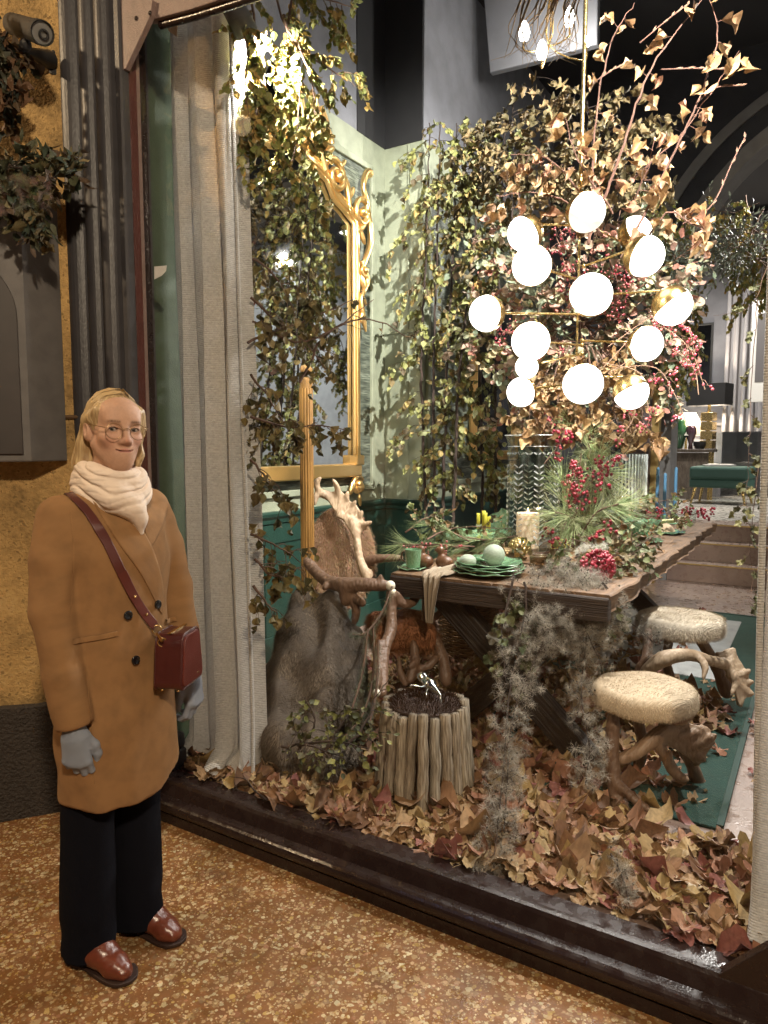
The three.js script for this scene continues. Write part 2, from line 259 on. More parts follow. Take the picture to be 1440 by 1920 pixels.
{ // clustered iron pier: rolls and hollows, full height
  const P = [], roll = (x0, x1, z0, out) => { for (let i = 0; i <= 14; i++) { const a = Math.PI * (1 - i / 14); P.push([(x0 + x1) / 2 + (x1 - x0) / 2 * Math.cos(a), z0 + out * Math.sin(a)]); } };
  roll(-2.63, -2.515, -1.87, 0.06); P.push([-2.51, -1.88]); roll(-2.50, -2.425, -1.86, 0.04); P.push([-2.422, -1.875], [-2.415, -1.875]); roll(-2.41, -2.335, -1.86, 0.04); P.push([-2.332, -1.875], [-2.325, -1.875], [-2.32, -1.86], [-2.297, -1.86], [-2.293, -1.87], [-2.293, -1.898], [-2.42, -1.90], [-2.42, -2.1], [-2.63, -2.1]);
  const s = new THREE.Shape(P.map(([x, z]) => new THREE.Vector2(x, -z)));
  const g = metric(new THREE.ExtrudeGeometry(s, { depth: 4.7, bevelEnabled: false, curveSegments: 4 }).rotateX(-Math.PI / 2));
  const iron = Mat([0.045, 0.043, 0.048], 0.44, { map: at2(blotchT, 2), bumpMap: at2(grainT, 3, 1.5), bumpScale: 0.0004 });
  const t = thing('clustered_pier', 'black painted clustered iron pier with rounded ribs beside window', 'pier', [-2.45, 0, -1.9]);
  part(t, 'shaft', g, iron);
  part(t, 'pier_base', [boxTo([-2.70, 0.0, -2.1], [-2.292, 0.20, -1.78], 0.012), boxTo([-2.67, 0.20, -2.1], [-2.294, 0.27, -1.80], 0.02)], iron);
}
{ // the shop window: red brown frame, corner plates, moulded plinth, one large pane
  const t = thing('shop_window', 'large shop window in dark red brown frame with one big pane', 'shop window', [-1, 0, GZ]);
  const red = Mat([0.075, 0.018, 0.013], 0.5, { map: at2(blotchT, 2), bumpMap: at2(grainT, 4, 1), bumpScale: 0.002 }), brown = Mat([0.020, 0.0115, 0.010], 0.36, { roughnessMap: at2(roughT, 1.3), bumpMap: at2(grainT, 3), bumpScale: 0.0004 });
  const pinkish = Mat([0.20, 0.14, 0.125], 0.5, { map: at2(blotchT, 3), bumpMap: at2(grainT, 4), bumpScale: 0.001 });
  part(t, 'frame_post', boxTo([-2.40, 0.16, -1.935], [-2.292, 4.4, -1.90], 0.004), red);
  part(t, 'bead', boxTo([-2.40, 0.16, -1.952], [-2.294, 4.4, -1.936], 0.003), pinkish);
  part(t, 'inner_bead', boxTo([-2.40, 0.16, -1.985], [-2.297, 4.4, -1.953], 0.003), brown);
  // head of the frame rises gently away from the post
  const hp = [[293, 36], [360, 18], [440, -8], [560, -50], [900, -160], [1500, -300]].map(([x, y]) => onZ(x, y, -1.9)), head = hp.map((p) => [p.x, p.y]);
  head.push([1.2, 4.5], [-2.2, 4.5]); const h0 = onZ(236, 58, -1.9); head.push([h0.x + 0.06, h0.y + 0.02]);
  part(t, 'frame_head', plate(head, 0.03, 0.003).translate(0, 0, -1.925), pinkish);
  part(t, 'head_bead', [tube(hp.map((p) => p.clone().add(V(0, -0.012, -0.02))), 0.014, 8)], brown);
  const gp = [[238, -4], [296, 8], [293, 34], [246, 134], [232, 138]].map(([x, y]) => onZ(x, y, -1.9)).map((p) => [p.x, p.y]);
  const gus = part(t, 'corner_plate', plate(gp, 0.018, 0.002).translate(0, 0, -1.893), pinkish);
  for (const [x, y] of [[255, 34], [281, 24]]) { const p = onZ(x, y, -1.87); const b = obj('bolt', sph(0.008, 0, 0, 0, 10, 8).scale(1, 1, 0.5), brown, gus); b.position.copy(p.clone().sub(t.position)); }
  // plinth: profile in (z, y) from the pavement up to the glass
  const torus = []; for (let i = 0; i <= 10; i++) { const a = -Math.PI / 2 + i / 10 * Math.PI; torus.push([-1.872 + 0.028 * Math.cos(a), 0.070 + 0.026 * Math.sin(a)]); }
  const prof = [[-2.03, 0], [-1.862, 0], [-1.862, 0.040], ...torus, [-1.888, 0.100], [-1.905, 0.140], [-1.912, 0.150], [-1.925, 0.152], [-1.93, 0.146], [-1.945, 0.146], [-1.95, 0.128], [-2.03, 0.128]];
  part(t, 'plinth', extrudeX(prof, -2.29, 1.4), brown);
  const c0 = onZ(1342, 1825, -1.93), c1 = onZ(1462, 1757, -1.93);
  part(t, 'lower_corner_plate', plate([[c0.x - 0.01, 0.12], [c0.x, c0.y - 0.0], [c1.x, c1.y], [c1.x + 0.3, c1.y + 0.22], [c1.x + 0.3, 0.12]], 0.03, 0.003).translate(0, 0, -1.94), brown);
  part(t, 'right_post', boxTo([0.16, 0.16, -1.97], [0.30, 4.4, -1.87], 0.006), brown);
  const pane = part(t, 'pane', new THREE.PlaneGeometry(2.9, 4.3).translate(-0.95, 2.25, GZ), Mat([1, 1, 1], 0, { transmission: 1, thickness: 0, ior: 1.45 }));
  // white paper stickers on the glass
  const paper = Mat([0.8, 0.79, 0.76], 0.8);
  for (const q of [[[290, 500], [313, 498], [312, 508], [304, 517], [290, 524]], [[308, 42], [329, 32], [334, 32], [333, 70], [318, 60]]]) { const w = q.map(([x, y]) => onZ(x, y, GZ - 0.005)); part(t, 'sticker', plate(w.map((p) => [p.x, p.y]), 0.001).translate(0, 0, GZ - 0.004), paper); }
}
{ // two lamps of the portico, both out of the picture: their warm light is on the wall, the coat and the pavement
  const mk = (cfg, label, r) => {
    const t = thing('portico_lantern', label, 'lantern', cfg.at), metal = Mat([0.03, 0.028, 0.026], 0.5, { metalness: 0.6 });
    obj('lamp_globe', sph(r, 0, 0, 0, 24, 16), Mat([0.9, 0.8, 0.6], 0.6, { emissive: new THREE.Color(...cfg.color), emissiveIntensity: 4 }), t);
    obj('cap', lathe([[0.002, r * 1.5], [r * 0.5, r * 1.35], [r * 0.95, r * 0.8], [r * 1.02, r * 0.72]]), metal, t);
    obj('stem', cyl(0.012, 0.012, 1.1, 10, 0, r * 1.5 + 0.55, 0), metal, t);
    const l = new THREE.PointLight(new THREE.Color(...cfg.color), cfg.power); l.castShadow = true; l.shadow.radius = r * 40; l.name = 'lantern_light'; t.add(l);
  };
  mk(LAMP.portico, 'warm globe lantern hanging under the portico, nearer the street', 0.16);
  mk(LAMP.wallLamp, 'small warm globe lantern hanging close to the ochre wall', 0.07);
}
{ // security camera on a bracket
  const t = thing('security_camera', 'black cylindrical security camera on bracket on ochre wall', 'security camera', at(60, 55, 2.5));
  const blk = Mat([0.02, 0.02, 0.021], 0.5, { bumpMap: at2(grainT, 8), bumpScale: 0.0008 });
  const a = at(22, 45, 2.62), b = at(80, 62, 2.42), d = b.clone().sub(a).normalize(), q = new THREE.Quaternion().setFromUnitVectors(V(0, 1, 0), d), L = a.distanceTo(b);
  const put = (g) => g.scale(0.74, 1, 0.74).applyQuaternion(q).translate(a.x, a.y, a.z);
  part(t, 'housing', put(lathe([[0.0005, 0], [0.044, 0.004], [0.05, 0.02], [0.05, L - 0.05], [0.053, L - 0.045], [0.053, L], [0.047, L], [0.047, L - 0.012], [0.0005, L - 0.012]], 32)), blk);
  part(t, 'lens_plate', put(lathe([[0.0005, L - 0.008], [0.046, L - 0.008], [0.046, L - 0.011]], 32)), Mat([0.16, 0.16, 0.155], 0.35));
  part(t, 'lens', put(new THREE.TorusGeometry(0.018, 0.006, 10, 24).rotateX(Math.PI / 2).translate(0.006, L - 0.004, -0.006)), blk);
  const w = onWall(0.10, 2.93, 0.02);
  part(t, 'bracket', [tube([a.clone().lerp(b, 0.45).add(V(0, -0.05, 0)), at(42, 92, 2.52), at(62, 100, 2.6), at(92, 112, 2.72)], [0.014, 0.014, 0.018, 0.034], 10, 12), sph(0.02, ...arr(at(48, 84, 2.5)))], blk);
  part(t, 'wall_plate', beam(at(97, 100, 2.76), at(94, 146, 2.76), 0.07, 0.03, 0.008), blk);
  part(t, 'cable', tube([at(20, 52, 2.6), at(10, 70, 2.6), at(25, 88, 2.55), at(42, 92, 2.5)], 0.004, 6, 14), blk);
}
// ------------------------------------------------------------------ the room behind the glass
const XA = -3.02, XB = -2.68, ZP = -4.94, ZB = -7.9, CEIL = 5.3, RAIL = 1.05, BAND = 3.82;
const sage = Mat([0.27, 0.295, 0.21], 0.55, { map: at2(blotchT, 1.2), bumpMap: at2(grainT, 3), bumpScale: 0.0012 });
const darkGreen = Mat([0.013, 0.042, 0.031], 0.42, { map: at2(blotchT, 1.5), bumpMap: at2(grainT, 3), bumpScale: 0.001 });
const slate = Mat([0.19, 0.195, 0.215], 0.9, { map: at2(blotchT, 0.8), bumpMap: at2(grainT, 2), bumpScale: 0.002 });
const black = Mat([0.012, 0.012, 0.013], 0.8, { map: at2(blotchT, 1) });
const grassT = tex(512, 512, (u, v) => { const k = clamp(0.5 + 1.1 * tnoise(u, v, 5, 3, 4, 90)), b = clamp(0.6 + 0.8 * tnoise(u, v, 4, 8, 3, 12)); return mix3([0.05, 0.06, 0.05], [0.42, 0.45, 0.38], k * b); }, { srgb: true });
const grassB = tex(256, 256, (u, v) => 0.5 + 0.9 * tnoise(u, v, 5, 3, 4, 90));
const grassCloth = Mat([0.55, 0.58, 0.52], 0.6, { map: at2(grassT, 1.2), bumpMap: at2(grassB, 1.2), bumpScale: 0.002 });
{ // floor of the shop: brown polished stone
  const ft = tex(512, 512, (u, v) => { const k = clamp(0.5 + 0.9 * tnoise(u, v, 4, 2, 5) + 0.1 * tnoise(u, v, 40, 7, 2)); return mix3([0.15, 0.10, 0.08], [0.23, 0.165, 0.13], k); }, { srgb: true });
  const m = Mat([1, 1, 1], 0.5, { map: at2(ft, 0.6), roughnessMap: at2(roughT, 1), bumpMap: at2(grainT, 2), bumpScale: 0.0008 });
  struct('shop_floor', boxTo([-3.4, 0.004, -7.9], [2.4, FL, -2.03]), m, null, 'brown stone floor of the shop, mostly under fallen leaves');
  const st = thing('steps', 'three brown stone steps with brass edges up to the back room', 'steps', [-0.6, FL, ZB]);
  const brass = Mat([0.62, 0.45, 0.2], 0.35, { metalness: 0.9 });
  [[0.29, 0], [0.475, 0.30], [0.65, 0.60]].forEach(([y, d], i) => {
    const s = part(st, 'step', boxTo([-2.2, i ? [0.29, 0.475][i - 1] - 0.02 : FL + 0.001, ZB - d], [1.9, y, ZB - d - (i < 2 ? 0.62 : 0.5)], 0.004), m);
    part(s, 'nosing', boxTo([-2.2, y - 0.012, ZB - d + 0.001], [1.9, y + 0.003, ZB - d + 0.007]), brass);
  });
  const ut = tex(256, 256, (u, v) => { const k = 0.8 + 0.4 * tnoise(u, v, 5, 4, 4); return [k, k * 0.97, k * 0.93]; }, { srgb: true });
  struct('upper_floor', boxTo([-3.6, 0.55, -16.5], [3.2, 0.652, ZB - 1.1]), Mat([0.42, 0.40, 0.37], 0.4, { map: at2(ut, 0.5), roughnessMap: at2(roughT, 1) }), null, 'pale stone floor of the raised back room');
}
{ // left wall of the room with its panelling
  const t = thing('panelled_wall', 'sage green panelled wall with dark green wainscot left of table', 'wall', [XA, 0, -3.6]);
  const w = (a, b, m, n, p = t) => part(p, n, boxTo(a, b), m);
  w([XA - 0.25, FL, -2.28], [XA, RAIL, ZP], darkGreen, 'wainscot'); w([XA - 0.25, RAIL, -2.28], [XA, BAND, ZP], sage, 'wall_face'); w([XA - 0.25, BAND, -2.28], [XA, CEIL, ZP], slate, 'upper_wall');
  const corner = part(t, 'black_corner_strip', [boxTo([XA - 0.01, BAND - 0.004, -4.545], [XA + 0.006, CEIL, ZP + 0.0005]), boxTo([XA + 0.006, BAND - 0.004, ZP - 0.0115], [XB - 0.004, CEIL, ZP + 0.006])], black);
  // chair rail
  const rail = (x) => [[x, RAIL - 0.05], [x + 0.02, RAIL - 0.045], [x + 0.022, RAIL - 0.02], [x + 0.04, RAIL], [x + 0.045, RAIL + 0.02], [x + 0.03, RAIL + 0.03], [x, RAIL + 0.032]];
  const railZ = (x, z0, z1) => { const s = new THREE.Shape(rail(x).map(([a, b]) => new THREE.Vector2(a, b))); return metric(new THREE.ExtrudeGeometry(s, { depth: z1 - z0, bevelEnabled: false }).translate(0, 0, z0)); };
  part(t, 'chair_rail', railZ(XA, ZP, -2.3), darkGreen);
  part(t, 'skirting', [boxTo([XA, FL, -2.3], [XA + 0.022, FL + 0.16, ZP], 0.004)], darkGreen);
  for (const z of [-2.9, -3.5, -4.1, -4.7]) part(t, 'wainscot_stile', boxTo([XA, FL + 0.161, z + 0.05], [XA + 0.012, RAIL - 0.055, z - 0.05], 0.003), darkGreen);
  part(t, 'wainscot_rail', boxTo([XA, RAIL - 0.18, -2.3], [XA + 0.0095, RAIL - 0.054, ZP], 0.003), darkGreen);
  // framed cloth panel
  const z0 = -2.42, z1 = -4.735, y0 = 1.19, y1 = 3.60, f = (a, b) => beam(V(XA + 0.012, a[1], a[0]), V(XA + 0.012, b[1], b[0]), 0.028, 0.045, 0.007);
  const pan = part(t, 'cloth_panel', boxTo([XA - 0.01, y0, z0], [XA + 0.003, y1, z1]), grassCloth);
  part(t, 'panel_moulding', [f([z0, y0], [z1, y0]), f([z1, y0 - 0.02], [z1, y1 + 0.02]), f([z0, y1], [z1, y1]), f([z0, y0 - 0.02], [z0, y1 + 0.02])], sage);
  // step of the wall towards the room and the wall beyond
  const u = thing('stepped_wall', 'sage green stepped wall behind the climbing branches, dark green below', 'wall', [XB, 0, -6.4]);
  const B = (a, b, m, n) => part(u, n, boxTo(a, b), m);
  B([XA - 0.2, FL, ZP - 0.001], [XB, RAIL, ZB - 0.1], darkGreen, 'wainscot'); B([XA - 0.2, RAIL, ZP - 0.001], [XB, BAND, ZB - 0.1], sage, 'wall_face'); B([XA - 0.2, BAND, ZP - 0.012], [XB, CEIL, ZB - 0.1], slate, 'upper_wall');
  part(u, 'chair_rail', [railZ(XB, ZB, ZP + 0.04), extrudeX(rail(0).map(([a, b]) => [ZP + a, b]), XA, XB + 0.02)], darkGreen);
  const v = (x, y, z, w2, h, d) => boxTo([x, y, z], [x + w2, y + h, z + d], 0.004);
  part(u, 'corner_bead', [boxTo([XB - 0.13, RAIL + 0.03, ZP], [XB - 0.118, BAND - 0.01, ZP + 0.01], 0.003), boxTo([XB - 0.004, RAIL + 0.03, ZP - 0.02], [XB + 0.012, BAND - 0.01, ZP + 0.012], 0.004), boxTo([XA + 0.02, 2.39, ZP], [XB - 0.02, 2.42, ZP + 0.02], 0.005)], sage);
  const g0 = -5.02, g1 = -7.6, gy0 = 1.2, gy1 = 3.56, h = (a, b) => beam(V(XB + 0.012, a[1], a[0]), V(XB + 0.012, b[1], b[0]), 0.028, 0.045, 0.007);
  part(u, 'cloth_panel', boxTo([XB - 0.01, gy0, g0], [XB + 0.003, gy1, g1]), grassCloth);
  part(u, 'panel_moulding', [h([g0, gy0], [g1, gy0]), h([g1, gy0 - 0.02], [g1, gy1 + 0.02]), h([g0, gy1], [g1, gy1]), h([g0, gy0 - 0.02], [g0, gy1 + 0.02])], sage);
}
{ // window side wall, rear side of the facade, ceiling, right wall, back wall with its arch, room beyond
  const jam = Mat([0.055, 0.085, 0.05], 0.6, { map: at2(blotchT, 2), bumpMap: at2(grainT, 3), bumpScale: 0.001 });
  struct('window_side_wall', [boxTo([-2.62, FL, -1.995], [-2.44, CEIL, -2.30]), boxTo([-3.3, FL, -2.18], [-2.62, CEIL, -2.31])], jam, null, 'green side wall between window frame and curtain');
  struct('ceiling', boxTo([-3.4, CEIL, -1.9], [2.4, CEIL + 0.2, -16.5]), Mat([0.03, 0.03, 0.033], 0.9), null, 'dark ceiling of the shop');
  struct('facade_head', boxTo([-2.3, 4.42, -1.8], [2.6, CEIL + 0.2, -2.05]), Mat([0.10, 0.07, 0.05], 0.9), null, 'facade above the shop window');
  struct('right_wall', boxTo([2.2, FL, -1.9], [2.4, CEIL, -16.5]), Mat([0.42, 0.45, 0.48], 0.9, { map: at2(blotchT, 0.8) }), null, 'dark wall on the far right of the shop');
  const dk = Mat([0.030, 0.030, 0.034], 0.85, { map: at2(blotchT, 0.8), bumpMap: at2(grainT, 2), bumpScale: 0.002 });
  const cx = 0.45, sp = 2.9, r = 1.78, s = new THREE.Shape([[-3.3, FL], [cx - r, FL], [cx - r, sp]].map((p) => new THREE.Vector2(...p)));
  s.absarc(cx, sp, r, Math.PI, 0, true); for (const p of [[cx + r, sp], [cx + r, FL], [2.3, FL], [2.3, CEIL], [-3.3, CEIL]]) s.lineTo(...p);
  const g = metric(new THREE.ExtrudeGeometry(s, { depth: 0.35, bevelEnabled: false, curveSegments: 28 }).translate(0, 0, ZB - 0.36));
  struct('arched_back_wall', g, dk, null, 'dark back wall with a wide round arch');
  const arc = (rad, y = sp) => { const P = [V(cx - rad, FL, 0), V(cx - rad, y, 0)]; for (let i = 1; i < 40; i++) { const a = Math.PI * (1 - i / 40); P.push(V(cx + rad * Math.cos(a), y + rad * Math.sin(a), 0)); } P.push(V(cx + rad, y, 0), V(cx + rad, FL, 0)); return P; };
  const lite = Mat([0.16, 0.155, 0.15], 0.8, { map: at2(blotchT, 1) });
  const ring = (r0, r1, z0, z1) => { const q = new THREE.Shape(arc(r1).map((p) => new THREE.Vector2(p.x, p.y))); for (const p of arc(r0).reverse()) q.lineTo(p.x, p.y); return metric(new THREE.ExtrudeGeometry(q, { depth: z1 - z0, bevelEnabled: false }).translate(0, 0, z0)); };
  struct('arch_moulding', ring(r - 0.003, r + 0.13, ZB - 0.34, ZB + 0.035), lite, null, 'paler moulding round the arch');
  struct('inner_arch', ring(r + 0.32, r + 0.42, ZB - 0.2, ZB + 0.02), lite, null, 'second paler arch line on the dark back wall');
  const grey = Mat([0.26, 0.25, 0.255], 0.85, { map: at2(blotchT, 0.7), bumpMap: at2(grainT, 2), bumpScale: 0.001 });
  struct('back_room_wall', [boxTo([-3.6, 0.6, -16.4], [3.2, CEIL, -16.2]), boxTo([-3.6, 0.6, -16.2], [-3.4, CEIL, ZB - 0.4]), boxTo([3.0, 0.6, -16.2], [3.2, CEIL, ZB - 0.4])], grey, null, 'grey walls of the back room');
  struct('back_room_partition', boxTo([-3.4, 0.652, -13.35], [-1.42, CEIL, -13.2]), Mat([0.15, 0.15, 0.165], 0.8, { map: at2(blotchT, 0.7) }), null, 'grey partition wall behind the table lamp');
  struct('partition_moulding', boxTo([-3.4, 1.86, -13.2], [-1.42, 1.90, -13.17]), grey, null, 'pale rail on the grey partition');
}
{ // brown leather column with a brass edge beside the steps
  const t = thing('column', 'brown square column with brass strip behind the blue candles', 'column', [-1.55, FL, -7.62]);
  part(t, 'shaft', boxTo([-1.70, FL, -7.7], [-1.475, 2.15, -7.5], 0.01), Mat([0.085, 0.06, 0.06], 0.5, { map: at2(blotchT, 2), bumpMap: at2(leatherBump, 3), bumpScale: 0.002 }));
  part(t, 'brass_strip', boxTo([-1.474, FL, -7.7], [-1.40, 2.15, -7.6], 0.003), Mat([0.45, 0.32, 0.13], 0.4, { metalness: 0.9 }));
}
// cloth hangings: folds along a line on the floor
function drape(x0, x1, z, top, bottom, folds, amp, seed, lean = 0, puddle = 0) {
  const R = rng(seed), N = folds * 18, H = 46, pos = [], uv = [], idx = [], ph = R() * 6, k = [...Array(6)].map(() => R() * 6), W = x1 - x0;
  for (let j = 0; j <= H; j++) for (let i = 0; i <= N; i++) {
    const s = i / N, t = j / H, y = lerp(top, bottom, t), sh = Math.sin(s * folds * Math.PI * 2 + ph + 0.5 * Math.sin(s * 9 + k[0]) + 0.12 * Math.sin(t * 5 + k[1] + s * 7)), a = amp * (0.75 + 0.35 * Math.sin(s * 5 + k[2]));
    const end = Math.pow(Math.abs(2 * s - 1), 8), pud = puddle * Math.pow(Math.max(0, t - 0.965) / 0.035, 2);
    pos.push(x0 + W * s + lean * t * (0.4 + 0.6 * s) + 0.012 * Math.sin(s * folds * 12 + 1 + t * 2) + 0.02 * pud * Math.sin(s * 23), y + 0.035 * pud * Math.abs(Math.sin(s * 17 + 1)), z + a * Math.sign(sh) * Math.pow(Math.abs(sh), 0.75) - 0.05 * end + 0.006 * Math.sin(t * 14 + s * 20) + pud * 0.10 * (0.4 + 0.6 * Math.sin(s * 9 + 2)));
    uv.push(s * W * 1.9, y);
    if (i && j) { const c = j * (N + 1) + i; idx.push(c - N - 2, c - 1, c - N - 1, c - N - 1, c - 1, c); }
  }
  const g = new THREE.BufferGeometry(); g.setAttribute('position', new THREE.Float32BufferAttribute(pos, 3)); g.setAttribute('uv', new THREE.Float32BufferAttribute(uv, 2)); g.setIndex(idx); g.computeVertexNormals(); return g;
}
const linen = Mat([0.56, 0.555, 0.54], 0.95, { transmission: 0.22, thickness: 0, map: at2(linenT, 3), bumpMap: at2(linenBump, 3), bumpScale: 0.0028, sheen: 0.2, sheenRoughness: 0.8 });
{
  const l = thing('linen_curtain', 'heavy ribbed off-white linen curtain behind the woman', 'curtain', [-2.2, FL, -2.17]);
  part(l, 'cloth', drape(-2.42, -2.045, -2.17, 4.3, FL + 0.012, 3, 0.034, 5, 0.075, 1), linen);
  part(l, 'side_hem', tube([V(-2.05, 4.3, -2.18), V(-2.02, 2.4, -2.175), V(-1.975, 0.35, -2.17), V(-1.96, 0.14, -2.15)], 0.008, 8, 40), linen);
  const r = thing('linen_curtain', 'heavy ribbed off-white linen curtain at the right edge of window', 'curtain', [0.1, FL, -2.2]);
  part(r, 'cloth', drape(-0.128, 0.5, -2.17, 4.3, FL + 0.012, 5, 0.04, 9, 0.04, 1), linen);
  part(r, 'side_hem', tube([V(-0.135, 4.3, -2.2), V(-0.138, 2.2, -2.2), V(-0.118, 0.9, -2.195), V(-0.095, 0.13, -2.19)], 0.009, 8, 40), linen);
}
{ // rugs
  const pile = tex(256, 256, (u, v) => 0.5 + 0.9 * tnoise(u, v, 60, 3, 2)), green = Mat([0.008, 0.037, 0.028], 0.95, { bumpMap: at2(pile, 3), bumpScale: 0.004, map: at2(blotchT, 1.4), sheen: 0.3, sheenColor: new THREE.Color(0.1, 0.3, 0.22) });
  const t = thing('green_rug', 'dark green rug with pale grey centre under the table and stools', 'rug', [-0.9, FL, -4.6]);
  part(t, 'pile', boxTo([-1.75, FL, -2.75], [-0.245, FL + 0.014, -6.45], 0.005).applyMatrix4(new THREE.Matrix4().makeShear(0, 0, 0, 0, 0, 0)), green);
  part(t, 'grey_centre', boxTo([-1.6, FL + 0.008, -4.55], [-0.47, FL + 0.0185, -6.2], 0.004), Mat([0.36, 0.37, 0.36], 0.95, { bumpMap: at2(pile, 3), bumpScale: 0.003, map: at2(blotchT, 1.3) }));
  part(t, 'edge_binding', [boxTo([-0.262, FL + 0.0145, -2.76], [-0.236, FL + 0.022, -6.46], 0.003), boxTo([-1.76, FL + 0.0145, -6.462], [-0.236, FL + 0.021, -6.438], 0.003)], Mat([0.010, 0.035, 0.027], 0.8));
  const u = thing('door_mat', 'small dark green mat with raised border at the right curtain', 'mat', [0.1, FL, -3.2]);
  part(u, 'pile', boxTo([-0.135, FL, -2.88], [0.6, FL + 0.012, -3.75], 0.004), green);
  part(u, 'border', [boxTo([-0.145, FL, -2.87], [-0.118, FL + 0.022, -3.76], 0.004), boxTo([-0.117, FL, -2.87], [0.6, FL + 0.0215, -2.895], 0.004)], Mat([0.010, 0.035, 0.027], 0.8));
}
{ // gilt mirror on the left wall
  const gold = Mat([0.90, 0.60, 0.24], 0.3, { metalness: 0.94 });
  const zc = -3.72, hw = 0.685, x = XA + 0.05, t = thing('gilt_mirror', 'tall gilt mirror with carved scrolls on the sage wall', 'mirror', [XA, 1.35, zc]);
  // right half of the outline as (towards the back, height), mirrored to the other side
  const half = [[hw, 1.37], [hw, 3.10], [hw - 0.12, 3.16], [hw - 0.25, 3.20], [hw - 0.33, 3.30], [hw - 0.42, 3.33], [hw - 0.55, 3.36], [0, 3.40]], out = [...half, ...half.slice(0, -1).reverse().map(([a, b]) => [-a, b])];
  const P3 = (a, y, o = 0) => V(x + o, y, zc - a);
  const glass = new THREE.Shape(out.map(([a, y]) => new THREE.Vector2(a, y))), gg = new THREE.ExtrudeGeometry(glass, { depth: 0.006, bevelEnabled: false });
  gg.applyMatrix4(new THREE.Matrix4().makeBasis(V(0, 0, -1), V(0, 1, 0), V(1, 0, 0)).setPosition(XA + 0.035, 0, zc));
  part(t, 'mirror_glass', gg, Mat([0.82, 0.84, 0.84], 0.025, { metalness: 1 }));
  const run = (grow, r, o) => { const q = out.map(([a, y]) => P3(a + Math.sign(a) * grow, y + (y > 3 ? grow : -grow), o)); return tube([...q], r, 10); };
  part(t, 'frame_moulding', [run(0.005, 0.018, 0.012), run(0.035, 0.024, 0.008), run(0.066, 0.02, 0.0), run(0.018, 0.010, 0.03)], gold);
  part(t, 'bottom_rail', [boxTo([XA + 0.02, 1.28, zc + hw + 0.05], [XA + 0.095, 1.375, zc - hw - 0.06], 0.012), boxTo([XA + 0.02, 1.365, zc - hw - 0.07], [XA + 0.11, 1.44, zc - hw + 0.03], 0.012)], gold);
  const spiral = (a, y, r, turns, dir, r0, a0 = 0) => { const q = [], rr = []; for (let i = 0; i <= 30; i++) { const k = i / 30, g = a0 + dir * k * turns * 2 * Math.PI; q.push(P3(a + Math.cos(g) * r * (1 - 0.82 * k), y + Math.sin(g) * r * (1 - 0.82 * k), 0.02 + 0.02 * k)); rr.push(r0 * (1 - 0.3 * k)); } return [tube(q, rr, 9), sph(r0 * 1.5, ...arr(q[30]), 12, 9)]; };
  const S = (pts, rr) => tube(pts.map(([a, y, o = 0.02]) => P3(a, y, o)), rr, 9, 26);
  const leafy = (a, y, s, ang) => { const g = sph(1, 0, 0, 0, 14, 9).scale(s, s * 0.36, s * 0.28).translate(s * 0.8, 0, 0); g.applyMatrix4(new THREE.Matrix4().makeRotationZ(ang)); return g.applyMatrix4(new THREE.Matrix4().makeBasis(V(0, 0, -1), V(0, 1, 0), V(1, 0, 0)).setPosition(x + 0.02, y, zc - a)); };
  for (const m of [1, -1]) {
    const mm = (l) => l.map((g) => (m > 0 ? g : g.clone().translate(0, 0, -zc).scale(1, 1, -1).translate(0, 0, zc)));
    part(t, 'corner_scroll', mm([S([[hw + 0.03, 3.06], [hw + 0.11, 3.12], [hw + 0.17, 3.27], [hw + 0.12, 3.4], [hw + 0.16, 3.5], [hw + 0.2, 3.52]], [0.022, 0.024, 0.024, 0.02, 0.028, 0.036]), ...spiral(hw + 0.10, 3.2, 0.11, 1.3, 1, 0.022, 1), S([[hw + 0.17, 3.27], [hw + 0.22, 3.05], [hw + 0.13, 2.86], [hw + 0.10, 2.8]], [0.022, 0.026, 0.022, 0.014]), leafy(hw + 0.08, 3.08, 0.06, -1), leafy(hw + 0.16, 2.92, 0.06, -2.1)]), gold);
    part(t, 'side_scroll', mm([S([[hw + 0.08, 2.86], [hw + 0.17, 2.74], [hw + 0.09, 2.6], [hw + 0.12, 2.44], [hw + 0.15, 2.36]], [0.014, 0.024, 0.02, 0.022, 0.008]), leafy(hw + 0.09, 2.76, 0.07, -1.2), leafy(hw + 0.1, 2.62, 0.05, -0.9), leafy(hw + 0.1, 2.5, 0.05, -1.7), ...spiral(hw + 0.11, 2.8, 0.05, 1, -1, 0.016)]), gold);
    part(t, 'top_scroll', mm([...spiral(hw - 0.24, 3.36, 0.12, 1.4, -1, 0.026, 2.6), S([[hw - 0.06, 3.2], [hw - 0.1, 3.34], [hw - 0.17, 3.43], [hw - 0.12, 3.5]], [0.018, 0.026, 0.022, 0.014]), leafy(hw - 0.08, 3.26, 0.07, 0.9), S([[hw - 0.36, 3.36], [hw - 0.42, 3.52], [hw - 0.34, 3.66], [hw - 0.4, 3.76]], [0.03, 0.034, 0.026, 0.02]), ...spiral(hw - 0.37, 3.56, 0.09, 1.2, 1, 0.024), leafy(hw - 0.44, 3.66, 0.1, 1.9), leafy(hw - 0.5, 3.5, 0.1, 1.4), leafy(hw - 0.35, 3.48, 0.07, 0.6)]), gold);
    part(t, 'foot_scroll', mm([sph(0.045, ...arr(P3(hw + 0.03, 1.20, 0.03)), 16, 10), ...spiral(hw + 0.02, 1.21, 0.075, 1.2, 1, 0.022, 0.6), leafy(hw - 0.02, 1.26, 0.07, -2), leafy(hw + 0.05, 1.14, 0.05, -1.4)]), gold);
  }
